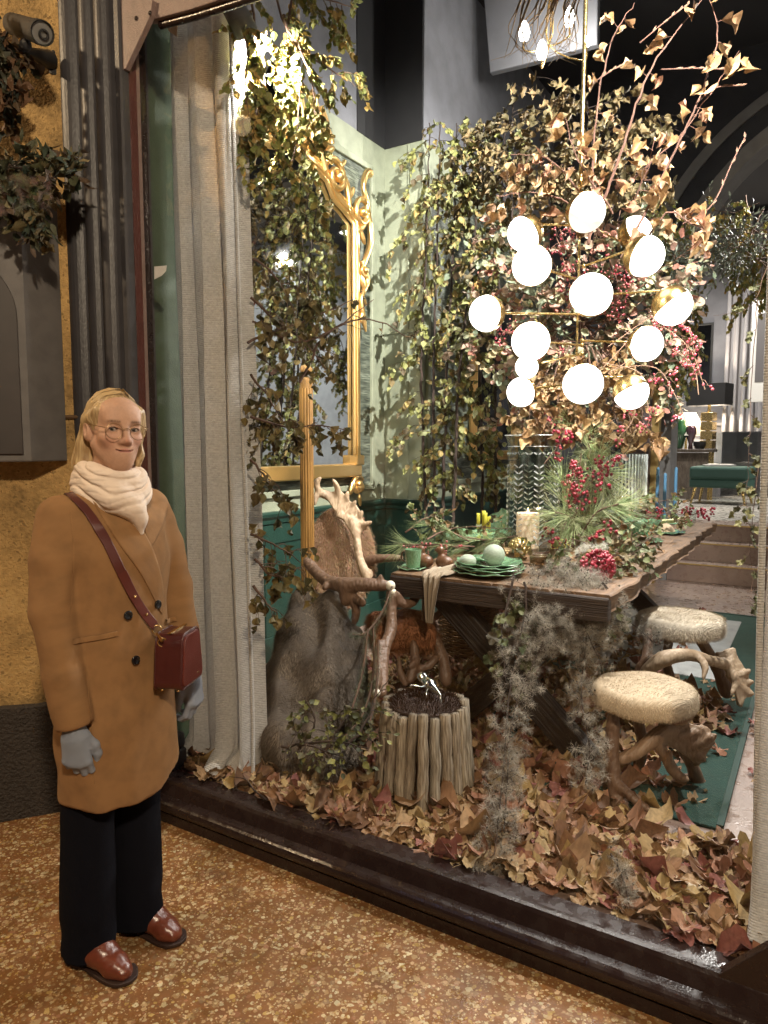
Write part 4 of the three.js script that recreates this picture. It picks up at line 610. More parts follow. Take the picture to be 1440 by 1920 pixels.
{ // antler chair with hide seat and back
  const t = thing('antler_chair', 'armchair of brown antlers with reddish deer hide seat and back', 'chair', onY(700, 1330, FL)), a = at;
  const hide = (x, y, z) => 0.5 + 0.8 * fbm(x * 6, y * 4, z * 6, 3), hm = Mat([0.20, 0.115, 0.062], 0.75, { bumpMap: at2(hideBump, 6, 3), bumpScale: 0.003 });
  // backrest: thick oval shield facing the camera side
  const bc = a(640, 1045, 3.92), bn = V(0.72, 0.12, 0.68).normalize(), bu = V(-0.1, 1, -0.1).normalize(), br = bu.clone().cross(bn).normalize();
  const bf = (x, y, z) => { const d = V(x, y, z).sub(bc), u = d.dot(br), v = d.dot(bu), w = d.dot(bn) + 0.28 * u * u, q = Math.hypot(u / 0.185, v / 0.27, 0); return Math.max((q - 1) * 0.16, Math.abs(w) - 0.028 + 0.012 * q) - 0.008; };
  const g = surf(bf, arr(bc.clone().addScalar(-0.34)), arr(bc.clone().addScalar(0.34)), 0.012), back = part(t, 'backrest', g, hm), S = sampler(g, 4), R = rng(77);
  const tone = (p) => { const k = hide(p.x, p.y, p.z), c = Math.exp(-((p.clone().sub(bc).dot(br) / 0.025) ** 2)); return mix3(mix3([0.14, 0.075, 0.038], [0.34, 0.22, 0.13], clamp(k)), [0.50, 0.40, 0.28], 0.5 * c * clamp(k)).map((v) => v * (0.8 + 0.4 * R())); };
  fur(back, 'hair', 9000, () => { const [p, n] = S(), u = p.clone().sub(bc).dot(br); return [p, n, V(0, -1, 0).addScaledVector(br, u * 2).add(V((R() - 0.5) * 0.5, 0, (R() - 0.5) * 0.5)), 0.014 + 0.01 * R(), tone(p)]; }, hairMat, 0.0022);
  const sc = a(752, 1172, 3.62), sf = (x, y, z) => { const dx = x - sc.x, dz = z - sc.z, u = dx * 0.8 - dz * 0.6, v = dx * 0.6 + dz * 0.8, q = Math.max(Math.abs(u) - 0.12, 0), w = Math.max(Math.abs(v) - 0.14, 0), h = Math.max(Math.abs(y - sc.y + 0.03 * (u * u + v * v) / 0.04) - 0.025, 0); return Math.hypot(q, w, h) - 0.04 + 0.004 * noise(x * 12, y * 12, z * 12); };
  const g2 = surf(sf, arr(sc.clone().add(V(-0.32, -0.12, -0.32))), arr(sc.clone().add(V(0.32, 0.12, 0.32))), 0.012), seat = part(t, 'seat', g2, Mat([0.26, 0.10, 0.04], 0.75, { bumpMap: at2(hideBump, 6, 3), bumpScale: 0.003 })), S2 = sampler(g2, 6);
  fur(seat, 'hair', 9000, () => { const [p, n] = S2(), k = clamp(hide(p.x * 1.6, p.y, p.z * 1.6)), f = 0.75 + 0.5 * R(); return [p, n, V(0.5, -0.8, 0.6).add(V((R() - 0.5) * 0.6, 0, (R() - 0.5) * 0.6)), 0.018 + 0.022 * R(), mix3([0.15, 0.05, 0.018], [0.40, 0.19, 0.085], k).map((v) => v * f)]; }, hairMat, 0.0024);
  part(t, 'palm_antler', antler([[[a(688, 1082, 3.74), a(675, 1050, 3.76), a(668, 1005, 3.79), a(660, 975, 3.80)], [0.024, 0.018, 0.017, 0.02]], [[a(612, 930, 3.82), a(596, 925, 3.82), a(590, 945, 3.80)], [0.016, 0.012, 0.008]], [[a(597, 922, 3.82), a(594, 905, 3.81), a(601, 895, 3.80)], [0.011, 0.009, 0.003]], [[a(634, 930, 3.82), a(632, 912, 3.80), a(624, 899, 3.79)], [0.012, 0.009, 0.003]], [[a(650, 935, 3.81), a(652, 922, 3.80)], [0.01, 0.003]], [[a(663, 950, 3.81), a(666, 938, 3.79)], [0.008, 0.002]], [[a(675, 968, 3.80), a(679, 958, 3.79)], [0.008, 0.002]], [[a(680, 985, 3.80), a(688, 982, 3.78), a(697, 979, 3.77)], [0.01, 0.006, 0.002]], [[a(688, 1082, 3.74), a(694, 1072, 3.74)], [0.022, 0.008]]], 0.006, 0.016, [[a(606, 922, 3.82), a(640, 928, 3.82), a(636, 965, 3.81), 0.008], [a(640, 928, 3.82), a(668, 955, 3.81), a(636, 965, 3.81), 0.008], [a(668, 955, 3.81), a(683, 988, 3.80), a(640, 968, 3.81), 0.008], [a(683, 988, 3.80), a(668, 1005, 3.79), a(640, 965, 3.81), 0.008]]), hornPale);
  part(t, 'arm_antler', antler([[[a(576, 1052, 3.62), a(590, 1070, 3.58), a(615, 1090, 3.5), a(645, 1097, 3.42), a(685, 1096, 3.38), a(728, 1098, 3.36)], [0.020, 0.022, 0.026, 0.032, 0.028, 0.02]], [[a(650, 1100, 3.42), a(648, 1128, 3.42)], [0.03, 0.022]], [[a(660, 1115, 3.42), a(668, 1140, 3.42), a(664, 1168, 3.44)], [0.02, 0.014, 0.012]], [[a(668, 1122, 3.4), a(680, 1132, 3.36), a(678, 1122, 3.34)], [0.012, 0.008, 0.003]], [[a(712, 1096, 3.37), a(714, 1078, 3.36)], [0.01, 0.003]], [[a(620, 1092, 3.5), a(612, 1098, 3.45), a(608, 1104, 3.44)], [0.01, 0.007, 0.003]]]), hornDark);
  for (const [x, y, d, r] of [[732, 1098, 3.35, 0.024], [736, 1110, 3.35, 0.018], [718, 1205, 3.3, 0.016], [706, 1299, 3.0, 0.017]]) part(t, 'antler_tip', sph(r, ...arr(a(x, y, d)), 14, 10).scale(1, 1, 1), bone);
  part(t, 'far_arm_antler', antler([[[a(685, 1052, 3.95), a(715, 1047, 3.9), a(752, 1046, 3.86)], [0.022, 0.018, 0.014]]]), hornDark);
  part(t, 'leg_antler', antler([[[a(733, 1112, 3.36), a(734, 1150, 3.34), a(733, 1180, 3.3), a(722, 1215, 3.22), a(718, 1270, 3.12), a(716, 1300, 3.06)], [0.02, 0.018, 0.022, 0.02, 0.018, 0.02]], [[a(712, 1205, 3.22), a(708, 1250, 3.14), a(706, 1292, 3.02)], [0.014, 0.012, 0.012]], [[a(735, 1112, 3.36), a(756, 1132, 3.36), a(775, 1128, 3.4), a(786, 1108, 3.44)], [0.018, 0.016, 0.014, 0.008]], [[a(752, 1132, 3.36), a(746, 1112, 3.34)], [0.01, 0.003]]]), hornDark);
  part(t, 'rear_leg_antler', antler([[[a(798, 1100, 3.5), a(800, 1140, 3.52), a(802, 1175, 3.52), a(818, 1205, 3.5), a(832, 1240, 3.46), a(836, 1278, 3.42)], [0.016, 0.018, 0.02, 0.022, 0.022, 0.026]], [[a(802, 1165, 3.52), a(825, 1150, 3.5), a(838, 1125, 3.5)], [0.014, 0.01, 0.003]], [[a(800, 1112, 3.5), a(788, 1100, 3.5)], [0.011, 0.006]], [[a(775, 1205, 3.45), a(778, 1240, 3.42), a(768, 1275, 3.38)], [0.016, 0.016, 0.02]], [[a(778, 1258, 3.42), a(805, 1248, 3.42), a(818, 1232, 3.44)], [0.013, 0.012, 0.01]], [[a(735, 1218, 3.5), a(780, 1222, 3.55), a(815, 1235, 3.5)], [0.014, 0.015, 0.013]], [[a(748, 1232, 3.4), a(750, 1260, 3.36), a(760, 1282, 3.34)], [0.005, 0.009, 0.013]], [[a(782, 1238, 3.42), a(768, 1250, 3.38)], [0.01, 0.005]]]), hornDark);
}
{ // grey brown fur throw over a low seat
  const t = thing('fur_throw', 'grey brown fur throw heaped over a low seat by the wainscot', 'fur throw', onY(590, 1420, FL)), a = at;
  const P = (x, y, d) => arr(a(x, y, d)), L = [cap(P(585, 1140, 3.55), P(575, 1300, 3.3), 0.11, 0.17), cap(P(625, 1150, 3.5), P(620, 1320, 3.25), 0.09, 0.12), cap(P(560, 1220, 3.5), P(545, 1370, 3.25), 0.12, 0.15), cap(P(545, 1390, 3.1), P(640, 1410, 3.0), 0.09, 0.08), cap(P(510, 1385, 3.1), P(560, 1405, 3.05), 0.06, 0.07), cap(P(650, 1180, 3.45), P(648, 1330, 3.2), 0.05, 0.07), cap(P(575, 1420, 2.98), P(635, 1428, 2.95), 0.05, 0.05)];
  const j = join(L, 0.10), f = (x, y, z) => { const s = x * 0.85 - z * 0.52; return Math.max(j(x, y, z) + 0.020 * Math.sin(s * 30 + 2.2 * noise(x * 3, y * 1.6, z * 3)) + 0.02 * noise(x * 5, y * 2.5, z * 5), FL - y); };
  const [lo, hi] = around([a(490, 1110, 3.5), a(690, 1440, 2.9), a(540, 1300, 3.6), a(640, 1300, 3.0)], 0.2), g = surf(f, [lo[0], FL - 0.03, lo[2]], hi, 0.017);
  const body = part(t, 'throw', g, Mat([0.09, 0.072, 0.055], 0.9, { bumpMap: at2(hideBump, 5), bumpScale: 0.006 })), S = sampler(g, 14), R = rng(90);
  fur(body, 'fur_pile', 42000, () => { const [p, n] = S(), k = clamp(0.5 + 0.9 * fbm(p.x * 5, p.y * 2.2, p.z * 5, 3)), f2 = 0.7 + 0.6 * R(); return [p, n, V(0.3, -1.9, 0.3).add(V(R() - 0.5, (R() - 0.5) * 0.6, R() - 0.5)), 0.013 + 0.014 * R(), mix3([0.045, 0.035, 0.026], [0.20, 0.158, 0.115], k * k * (0.5 + R() * 0.5) + 0.1).map((v) => v * f2)]; }, hairMat, 0.0024);
}
{ // fluted post standing behind the chair
  const p = V(-2.28, FL, -2.95), t = thing('fluted_post', 'tall golden brown fluted wooden post with turned head beside chair', 'post', p);
  const s = [], N = 14; for (let i = 0; i < N; i++) for (let k = 0; k < 6; k++) { const a = (i + k / 6) / N * 2 * Math.PI, r = 0.031 + 0.0045 * Math.abs(Math.sin(k / 6 * Math.PI)); s.push(new THREE.Vector2(Math.cos(a) * r, Math.sin(a) * r)); }
  const m = Mat([0.36, 0.20, 0.055], 0.45, { map: at2(woodT, 6, 1), bumpMap: at2(woodBump, 6, 1), bumpScale: 0.0015 });
  part(t, 'fluted_shaft', metric(new THREE.ExtrudeGeometry(new THREE.Shape(s), { depth: 1.70, bevelEnabled: false }).rotateX(-Math.PI / 2)).translate(p.x, FL, p.z), m);
  part(t, 'turned_head', lathe([[0.0005, 0.12], [0.022, 0.116], [0.034, 0.10], [0.03, 0.085], [0.026, 0.07], [0.036, 0.055], [0.038, 0.04], [0.033, 0.02], [0.033, -0.01]], 28).translate(p.x, FL + 1.70, p.z), m);
  part(t, 'post_base', lathe([[0.09, 0], [0.09, 0.02], [0.06, 0.04], [0.036, 0.07]], 28).translate(p.x, FL, p.z), m);
}
{ // wicker basket under the table
  const c = V(-1.95, FL, -4.25), t = thing('wicker_basket', 'brown woven wicker basket under the far left of table', 'basket', c), wm = Mat([0.24, 0.13, 0.06], 0.6, { map: at2(woodT, 4), bumpMap: at2(woodBump, 4), bumpScale: 0.001 }), rows = 24, posts = 26, H = 0.40, rad = (y) => 0.15 + 0.05 * y / H + 0.01 * Math.sin(y / H * 3);
  for (let j = 0; j < rows; j++) { const P = [], y = 0.012 + j / rows * H; for (let i = 0; i <= posts * 4; i++) { const a = i / (posts * 4) * 2 * Math.PI, r = rad(y) + 0.006 * Math.sin(i / 4 * Math.PI + j * Math.PI); P.push(V(c.x + Math.cos(a) * r, FL + y, c.z + Math.sin(a) * r)); } part(t, 'woven_cane', tube(P, 0.0078, 5), wm); }
  part(t, 'upright_canes', [...Array(posts)].map((_, i) => { const a = i / posts * 2 * Math.PI; return tube([0, 0.5, 1].map((k) => V(c.x + Math.cos(a) * rad(k * H), FL + k * H, c.z + Math.sin(a) * rad(k * H))), 0.005, 5); }), wm);
  part(t, 'rim', [new THREE.TorusGeometry(rad(H), 0.016, 8, 40).rotateX(Math.PI / 2).translate(c.x, FL + H + 0.01, c.z)], wm);
  part(t, 'lining', cyl(0.13, 0.17, H - 0.03, 28, c.x, FL + H / 2, c.z), Mat([0.05, 0.03, 0.018], 0.95));
}
// ------------------------------------------------------------------ things on the table
const on = (x, y, up = 0) => onY(x, y, TT).add(V(0, up + 0.002, 0));
const glazeT = tex(256, 256, (u, v) => { const k = clamp(0.5 + 0.9 * tnoise(u, v, 7, 3, 4)); return mix3([0.5, 0.62, 0.5], [1, 1, 0.95], k); }, { srgb: true });
const glaze = Mat([0.19, 0.33, 0.21], 0.14, { map: at2(glazeT, 4), clearcoat: 1, clearcoatRoughness: 0.05, bumpMap: at2(grainT, 2), bumpScale: 0.0008 });
const clearGlass = Mat([0.93, 0.955, 0.945], 0.02, { transmission: 1, thickness: 0, ior: 1.6 });
const wax = Mat([0.85, 0.70, 0.56], 0.55, { transmission: 0.12, thickness: 0 });
// relief plate: ribs like a cabbage leaf and a wavy rim
function leafPlate(r, deep, rim = 0.012, ribs = 14, seed = 1) {
  const A = 72, B = 12, pos = [], idx = [], uv = [];
  for (const side of [0, 1]) for (let j = 0; j <= B; j++) for (let i = 0; i <= A; i++) {
    const a = i / A * 2 * Math.PI, k = j / B, rr = r * k * (1 + k * k * (0.02 * Math.sin(a * ribs * 0.5 + seed) + 0.012 * Math.sin(a * ribs))), y = deep * Math.pow(k, 2.6) + (k > 0.3 ? 0.0025 * Math.abs(Math.sin(a * ribs * 0.5)) * (1 - k * 0.4) : 0) + rim * 0.3 * Math.pow(k, 8) * Math.sin(a * ribs * 0.5 + seed) + (side ? -0.0045 : 0);
    pos.push(Math.cos(a) * rr, y, Math.sin(a) * rr); uv.push(Math.cos(a) * rr, Math.sin(a) * rr);
    if (i && j) { const c = side * (A + 1) * (B + 1) + j * (A + 1) + i, p = c - A - 2, q = c - A - 1; side ? idx.push(p, q, c - 1, q, c, c - 1) : idx.push(p, c - 1, q, q, c - 1, c); }
  }
  const o = (A + 1) * (B + 1); for (let i = 1; i <= A; i++) { const c = B * (A + 1) + i; idx.push(c - 1, o + c - 1, c, c, o + c - 1, o + c); }
  const g = new THREE.BufferGeometry(); g.setAttribute('position', new THREE.Float32BufferAttribute(pos, 3)); g.setAttribute('uv', new THREE.Float32BufferAttribute(uv, 2)); g.setIndex(idx); g.computeVertexNormals(); return g;
}
function single(name, label, cat, p, parts, turn = 0, group) { const t = thing(name, label, cat, p, turn, group); for (const [n, g, m] of parts) obj(n, g, m, t); return t; }
{
  const saucer = on(772, 1068); single('saucer', 'small green saucer under the green cup at table corner', 'saucer', saucer, [['dish', leafPlate(0.072, 0.012), glaze]]);
  const cupP = lathe([[0.0005, 0.004], [0.026, 0.004], [0.03, 0.0], [0.034, 0.003], [0.036, 0.02], [0.042, 0.085], [0.0435, 0.09], [0.041, 0.09], [0.034, 0.02], [0.0005, 0.012]], 32);
  const vp = cupP.attributes.position; for (let i = 0; i < vp.count; i++) { const x = vp.getX(i), y = vp.getY(i), z = vp.getZ(i), r = Math.hypot(x, z), a = Math.atan2(z, x), d = r > 0.033 && y > 0.02 && y < 0.08 ? 0.0016 * Math.sin(a * 9 + (Math.floor(y / 0.02) % 2) * Math.PI) : 0; if (r > 1e-3) { vp.setX(i, x * (1 + d / r)); vp.setZ(i, z * (1 + d / r)); } } cupP.computeVertexNormals();
  single('cup', 'small green relief cup with brown handle on its saucer at table corner', 'cup', saucer.clone().add(V(0.008, 0.010, 0)), [['bowl', cupP, glaze], ['handle', new THREE.TorusGeometry(0.024, 0.0055, 8, 20).translate(-0.056, 0.048, 0), Mat([0.10, 0.07, 0.04], 0.25, { clearcoat: 1 })]], -YAW + 0.3);
  // napkin hanging over the table edge
  const N = 26, H = 30, pos = [], uv = [], idx = [], e = onY(812, 1083, TT), zf = -2.868;
  for (let j = 0; j <= H; j++) for (let i = 0; i <= N; i++) {
    const s = i / N - 0.5, k = j / H, w = lerp(0.20, 0.035, Math.pow(k, 0.8)), x = e.x + s * w + (k < 0.45 ? 0.03 * (0.45 - k) : -0.01 * (k - 0.45)), fold = 0.016 * Math.sin(s * 22 + k * 4) * Math.min(1, 0.4 + k) + 0.02 * Math.exp(-((s - 0.1) ** 2) * 60) * (1 - k);
    if (k < 0.5) pos.push(x, TT + 0.012 + Math.abs(fold) * 1.3, zf - 0.20 * (0.5 - k) / 0.5 + 0.008); else pos.push(x, TT + 0.012 - 0.22 * (k - 0.5) / 0.5, zf + 0.016 + fold * 0.8);
    uv.push(s * 0.3, k * 0.4); if (i && j) { const c = j * (N + 1) + i; idx.push(c - N - 2, c - 1, c - N - 1, c - N - 1, c - 1, c); }
  }
  const ng = new THREE.BufferGeometry(); ng.setAttribute('position', new THREE.Float32BufferAttribute(pos, 3)); ng.setAttribute('uv', new THREE.Float32BufferAttribute(uv, 2)); ng.setIndex(idx); ng.computeVertexNormals();
  tag(obj('napkin', ng, Mat([0.34, 0.275, 0.20], 0.9, { bumpMap: at2(linenBump, 12), bumpScale: 0.001 })), 'beige linen napkin hanging over the front table edge', 'napkin');
  // stack of plates with small dishes on top
  const pc = on(917, 1078), lab = ['lowest', 'second lowest', 'third', 'topmost large'];
  for (let i = 0; i < 4; i++) single('plate', `green relief dinner plate, ${lab[i]} of the front stack`, 'plate', pc.clone().add(V(0.006 * Math.sin(i * 2), 0.012 * i + (i ? 0.006 : 0.002), 0.005 * Math.cos(i * 3))), [['dish', leafPlate(i < 2 ? 0.165 : 0.155, 0.024, 0.012, 16, i), glaze]], i, 'stacked green plates');
  single('side_plate', 'small green leaf dish on top of the front plate stack', 'dish', pc.clone().add(V(-0.045, 0.064, -0.02)), [['dish', leafPlate(0.07, 0.012, 0.02, 8, 2), glaze], ['leaf_relief', [0, 1, 2, 3, 4].map((i) => sph(1, 0, 0, 0, 12, 8).scale(0.034, 0.004, 0.012).translate(0.03, 0.012, 0).rotateY(i * 1.257)), glaze]]);
  const sage2 = Mat([0.30, 0.36, 0.28], 0.6, { map: at2(blotchT, 3) });
  single('stone_ball', 'pale green matt ball behind the front plate stack', 'ball', at(926, 1041, 3.34), [['ball', sph(0.052, 0, 0, 0, 28, 20), sage2]]);
  single('stone_ball', 'flattened grey green stone beside pale green ball', 'stone', at(877, 1052, 3.3), [['stone', sph(0.04, 0, 0, 0, 24, 16).scale(1, 0.8, 1), sage2]]);
  // two small wooden birds
  const wood = Mat([0.14, 0.065, 0.03], 0.4, { map: at2(woodT, 8), clearcoat: 0.4 });
  for (const [x, y, l] of [[797, 1066, 'left'], [833, 1068, 'right']]) { const p = on(x, y), q = arr(p), g = surf(join([ell([q[0], q[1] + 0.035, q[2]], [0.045, 0.034, 0.034]), cap([q[0] - 0.015, q[1] + 0.05, q[2]], [q[0] - 0.02, q[1] + 0.085, q[2]], 0.015, 0.012), ell([q[0] - 0.022, q[1] + 0.096, q[2]], [0.019, 0.016, 0.015]), cap([q[0] - 0.035, q[1] + 0.095, q[2]], [q[0] - 0.052, q[1] + 0.09, q[2]], 0.007, 0.004)], 0.018), [q[0] - 0.08, q[1] - 0.01, q[2] - 0.06], [q[0] + 0.07, q[1] + 0.13, q[2] + 0.06], 0.005); const t = thing('wooden_duck', l === 'left' ? 'small brown wooden duck behind the green cup' : 'small brown wooden duck behind the napkin', 'figurine', p, 0, 'small wooden ducks'); part(t, 'body', g, wood); }
  // platter on a foot and leaf dish behind
  const pl = on(893, 1032), plate2 = leafPlate(0.20, 0.016, 0.02, 18, 5).rotateX(0.06);
  single('platter', 'large green leaf platter on a low foot left of hurricane glass', 'platter', pl, [['dish', plate2.translate(0, 0.075, 0), glaze], ['foot', lathe([[0.07, 0], [0.045, 0.02], [0.035, 0.05], [0.06, 0.075]], 30), glaze]]);
  single('leaf_dish', 'upright green leaf shaped dish behind the platter', 'dish', on(935, 1012, 0.10), [['dish', leafPlate(0.10, 0.02, 0.03, 10, 3).rotateX(1.0).rotateY(-0.5), glaze]]);
  const yel = Mat([0.50, 0.46, 0.05], 0.5), yp = on(905, 1018, 0.085);
  single('yellow_stalks', 'bundle of short yellow green stalks standing on the platter', 'candles', yp, [[-0.022, 0.02, 0.10], [0.0, -0.012, 0.115], [0.022, 0.014, 0.105], [0.036, -0.01, 0.08]].map(([x, z, h]) => ['stalk', lathe([[0.0005, 0], [0.010, 0], [0.012, h * 0.9], [0.013, h], [0.0005, h]], 12).translate(x, 0, z), yel]));
  // gilded ornaments
  const bronze = Mat([0.42, 0.33, 0.14], 0.3, { metalness: 0.9 });
  const bud = (r) => { const L = [sph(r * 0.9, 0, r, 0, 22, 16)]; for (let j = 0; j < 7; j++) for (let i = 0; i < 11; i++) { const v = -1.1 + j * 0.36, a = (i + (j % 2) / 2) / 11 * 2 * Math.PI; L.push(sph(1, 0, 0, 0, 8, 6).scale(r * 0.22, r * 0.22, r * 0.09).translate(0, 0, r * 0.93).rotateX(-v).rotateY(a).translate(0, r, 0)); } return merge(L); };
  single('bronze_bud', 'round gilded bud ornament in front of the hurricane glass', 'ornament', on(974, 1050), [['bud', bud(0.062), bronze], ['foot', lathe([[0.03, 0], [0.02, 0.01], [0.018, 0.02]], 18), bronze]]);
  single('bronze_bud', 'smaller darker bronze bud beside the gilded one', 'ornament', on(948, 1058), [['bud', bud(0.045), Mat([0.2, 0.14, 0.07], 0.35, { metalness: 0.9 })]]);
  // drinking glasses
  const tumbler = () => lathe([[0.0005, 0.004], [0.032, 0.004], [0.035, 0.0], [0.037, 0.004], [0.042, 0.09], [0.0405, 0.091], [0.0345, 0.012], [0.0005, 0.012]], 36), amber = Mat([0.72, 0.66, 0.54], 0.02, { transmission: 1, thickness: 0, ior: 1.6 });
  for (const [x, y, l] of [[1009, 1078, 'front short amber glass beside the plate stack'], [1052, 1066, 'rear short amber glass before the lemon']]) single('tumbler', l, 'glass', on(x, y), [['bowl', tumbler(), amber], ['rim', new THREE.TorusGeometry(0.0415, 0.0016, 6, 40).rotateX(Math.PI / 2).translate(0, 0.0905, 0), Mat([0.55, 0.5, 0.4], 0.15, { metalness: 0.8 })]], 0, 'short amber glasses');
  const lq = arr(on(1050, 1040, 0.045)), lt = thing('lemon', 'yellow lemon lying right of the hurricane glass', 'lemon', V(...lq)); part(lt, 'fruit', surf((x, y, z) => join([ell([lq[0], lq[1], lq[2]], [0.052, 0.042, 0.042]), ell([lq[0] + 0.05, lq[1], lq[2]], [0.014, 0.012, 0.012])], 0.02)(x, y, z) + 0.0008 * noise(x * 160, y * 160, z * 160), [lq[0] - 0.08, lq[1] - 0.07, lq[2] - 0.07], [lq[0] + 0.09, lq[1] + 0.07, lq[2] + 0.07], 0.005), Mat([0.62, 0.50, 0.04], 0.4));
  // hurricane glass with leaf-cut pattern and candle
  const hd = 4.1, hb = at(998, 1036, hd), hgt = 0.66, hp = V(hb.x, TT + 0.003, hb.z), r = 0.15;
  const h = thing('hurricane_glass', 'tall clear hurricane glass with cut leaf pattern', 'hurricane lamp', hp, -YAW);
  obj('glass_cylinder', lathe([[0.0005, 0.012], [r - 0.008, 0.012], [r - 0.006, 0.02], [r - 0.006, hgt - 0.06], [r + 0.012, hgt - 0.002], [r + 0.017, hgt], [r + 0.015, hgt + 0.005], [r + 0.006, hgt], [r - 0.001, hgt - 0.06], [r, 0.004], [r - 0.01, 0.0], [0.0005, 0.0]], 56), clearGlass, h);
  const cut = [], frosted = Mat([0.80, 0.83, 0.82], 0.35, { transmission: 0.84, thickness: 0 });
  for (let k = 0; k < 8; k++) for (let i = 0; i < 14; i++) for (const s of [-1, 1]) { const a = k / 8 * 2 * Math.PI + 0.3 + s * 0.10, y = 0.06 + i * 0.033; cut.push(sph(1, 0, 0, 0, 6, 4).scale(0.017, 0.0045, 0.0012).rotateZ(s * 0.6).translate(0, y, r + 0.0005).rotateY(a)); }
  for (let i = 0; i < 40; i++) cut.push(sph(1, 0, 0, 0, 6, 4).scale(0.011, 0.004, 0.0012).rotateZ(i % 2 ? 0.7 : -0.7).translate(0, 0.56, r + 0.0008).rotateY(i / 40 * 2 * Math.PI));
  stuff(obj('cut_leaf_pattern', cut, frosted, h));
  obj('rim_line', [new THREE.TorusGeometry(r, 0.002, 6, 56).rotateX(Math.PI / 2).translate(0, hgt - 0.06, 0), new THREE.TorusGeometry(r + 0.016, 0.003, 6, 56).rotateX(Math.PI / 2).translate(0, hgt + 0.002, 0)], Mat([0.9, 0.92, 0.92], 0.1, { transmission: 0.55, thickness: 0, ior: 1.8 }), h);
  const cand = (name, label, p, cr, ch, glow, pw) => { const t = thing('pillar_candle', label, 'candle', p); obj('wax', lathe([[0.0005, 0], [cr * 0.97, 0], [cr, 0.006], [cr, ch - 0.012], [cr * 0.96, ch + 0.006], [cr * 0.84, ch + 0.004], [cr * 0.6, ch - 0.012], [0.0005, ch - 0.018]], 36), Mat([0.86, 0.70, 0.55], 0.5, { transmission: 0.25, thickness: 0 }), t); obj('wick', cyl(0.0015, 0.001, 0.016, 6, 0, ch - 0.012, 0), black, t); obj('candle_flame', lathe([[0.0005, ch - 0.006], [0.0055, ch + 0.004], [0.006, ch + 0.012], [0.003, ch + 0.026], [0.0005, ch + 0.036]], 14), Mat([1, 0.8, 0.4], 0.5, { emissive: new THREE.Color(1, 0.72, 0.35), emissiveIntensity: glow }), t); const l = new THREE.PointLight(new THREE.Color(1, 0.7, 0.38), pw); l.position.set(0, ch + 0.012, 0); l.shadow.radius = 0.4; l.castShadow = true; l.name = 'flame_light'; t.add(l); };
  cand('c', 'thick cream pillar candle burning inside the hurricane glass', hp.clone().add(V(-0.03, 0.014, 0.0)), 0.066, 0.20, 8, 0.16);
  const vb = at(1167, 985, 5.1), vp2 = V(vb.x, TT + 0.003, vb.z), vr = 0.15, vh = 0.55, prof = [], inner = [];
  for (let i = 0; i < 160; i++) { const a = i / 160 * 2 * Math.PI, k = vr + 0.006 * Math.cos(a * 40); prof.push(new THREE.Vector2(Math.cos(a) * k, Math.sin(a) * k)); inner.push(new THREE.Vector2(Math.cos(a) * (vr - 0.012), Math.sin(a) * (vr - 0.012))); }
  const vs = new THREE.Shape(prof); vs.holes.push(new THREE.Path(inner));
  single('ribbed_vase', 'wide clear ribbed glass vase behind the pine sprays', 'vase', vp2, [['ribbed_glass', metric(new THREE.ExtrudeGeometry(vs, { depth: vh, bevelEnabled: false }).rotateX(-Math.PI / 2)), clearGlass], ['glass_ribs', [...Array(40)].map((_, i) => { const a = i / 40 * 2 * Math.PI; return cyl(0.0042, 0.0042, vh - 0.01, 6, Math.cos(a) * (vr + 0.004), vh / 2, Math.sin(a) * (vr + 0.004)); }), Mat([0.85, 0.88, 0.88], 0.2, { transmission: 0.7, thickness: 0, ior: 1.7 })], ['glass_base', lathe([[0.0005, 0], [vr - 0.013, 0], [vr - 0.013, 0.012], [0.0005, 0.012]], 40), clearGlass]]);
  cand('c', 'pale pillar candle burning inside the ribbed vase', vp2.clone().add(V(0.02, 0.014, 0.03)), 0.055, 0.20, 10, 0.25);
  // bowl and dishes at the far end
  const bp = on(1196, 1016), wall = [[0.0005, 0.006], [0.05, 0.0], [0.06, 0.0], [0.06, 0.012], [0.095, 0.05], [0.125, 0.105], [0.135, 0.125], [0.128, 0.124], [0.09, 0.056], [0.05, 0.02], [0.0005, 0.018]], bg = lathe(wall, 88), bpz = bg.attributes.position;
  for (let i = 0; i < bpz.count; i++) { const x = bpz.getX(i), y = bpz.getY(i), z = bpz.getZ(i), a = Math.atan2(z, x), q = sstep(0.015, 0.12, y), k = 1 + q * (0.03 * Math.sin(a * 11) + 0.014 * Math.sin(a * 33)); bpz.setXYZ(i, x * k, y + q * 0.005 * Math.sin(a * 11 + 1), z * k); } bg.computeVertexNormals();
  single('plate', 'green relief plate under the ruffled green bowl', 'plate', bp, [['dish', leafPlate(0.15, 0.014, 0.01, 16, 8), glaze]]);
  single('ruffled_bowl', 'green ruffled leaf bowl near the right edge of table', 'bowl', bp.clone().add(V(0, 0.012, 0)), [['bowl', bg, glaze]]);
  single('small_bowl', 'tiny pale green bowl between berries and ruffled bowl', 'bowl', on(1147, 1040), [['bowl', lathe([[0.0005, 0.004], [0.02, 0], [0.03, 0.01], [0.042, 0.042], [0.044, 0.045], [0.04, 0.044], [0.026, 0.014], [0.0005, 0.01]], 32), glaze]]);
  const fp = on(1247, 1000); single('plate', 'green relief plate at the far right end of table', 'plate', fp, [['dish', leafPlate(0.13, 0.014, 0.012, 14, 4), glaze]]);
  single('mushroom', 'beige mushroom cap resting on the far green plate', 'mushroom', fp.clone().add(V(0.01, 0.012, 0.03)), [['cap', lathe([[0.0005, 0.06], [0.018, 0.056], [0.042, 0.036], [0.062, 0.008], [0.055, 0.004], [0.02, 0.012], [0.0005, 0.01]], 28), Mat([0.40, 0.30, 0.19], 0.8, { map: at2(blotchT, 5) })]]);
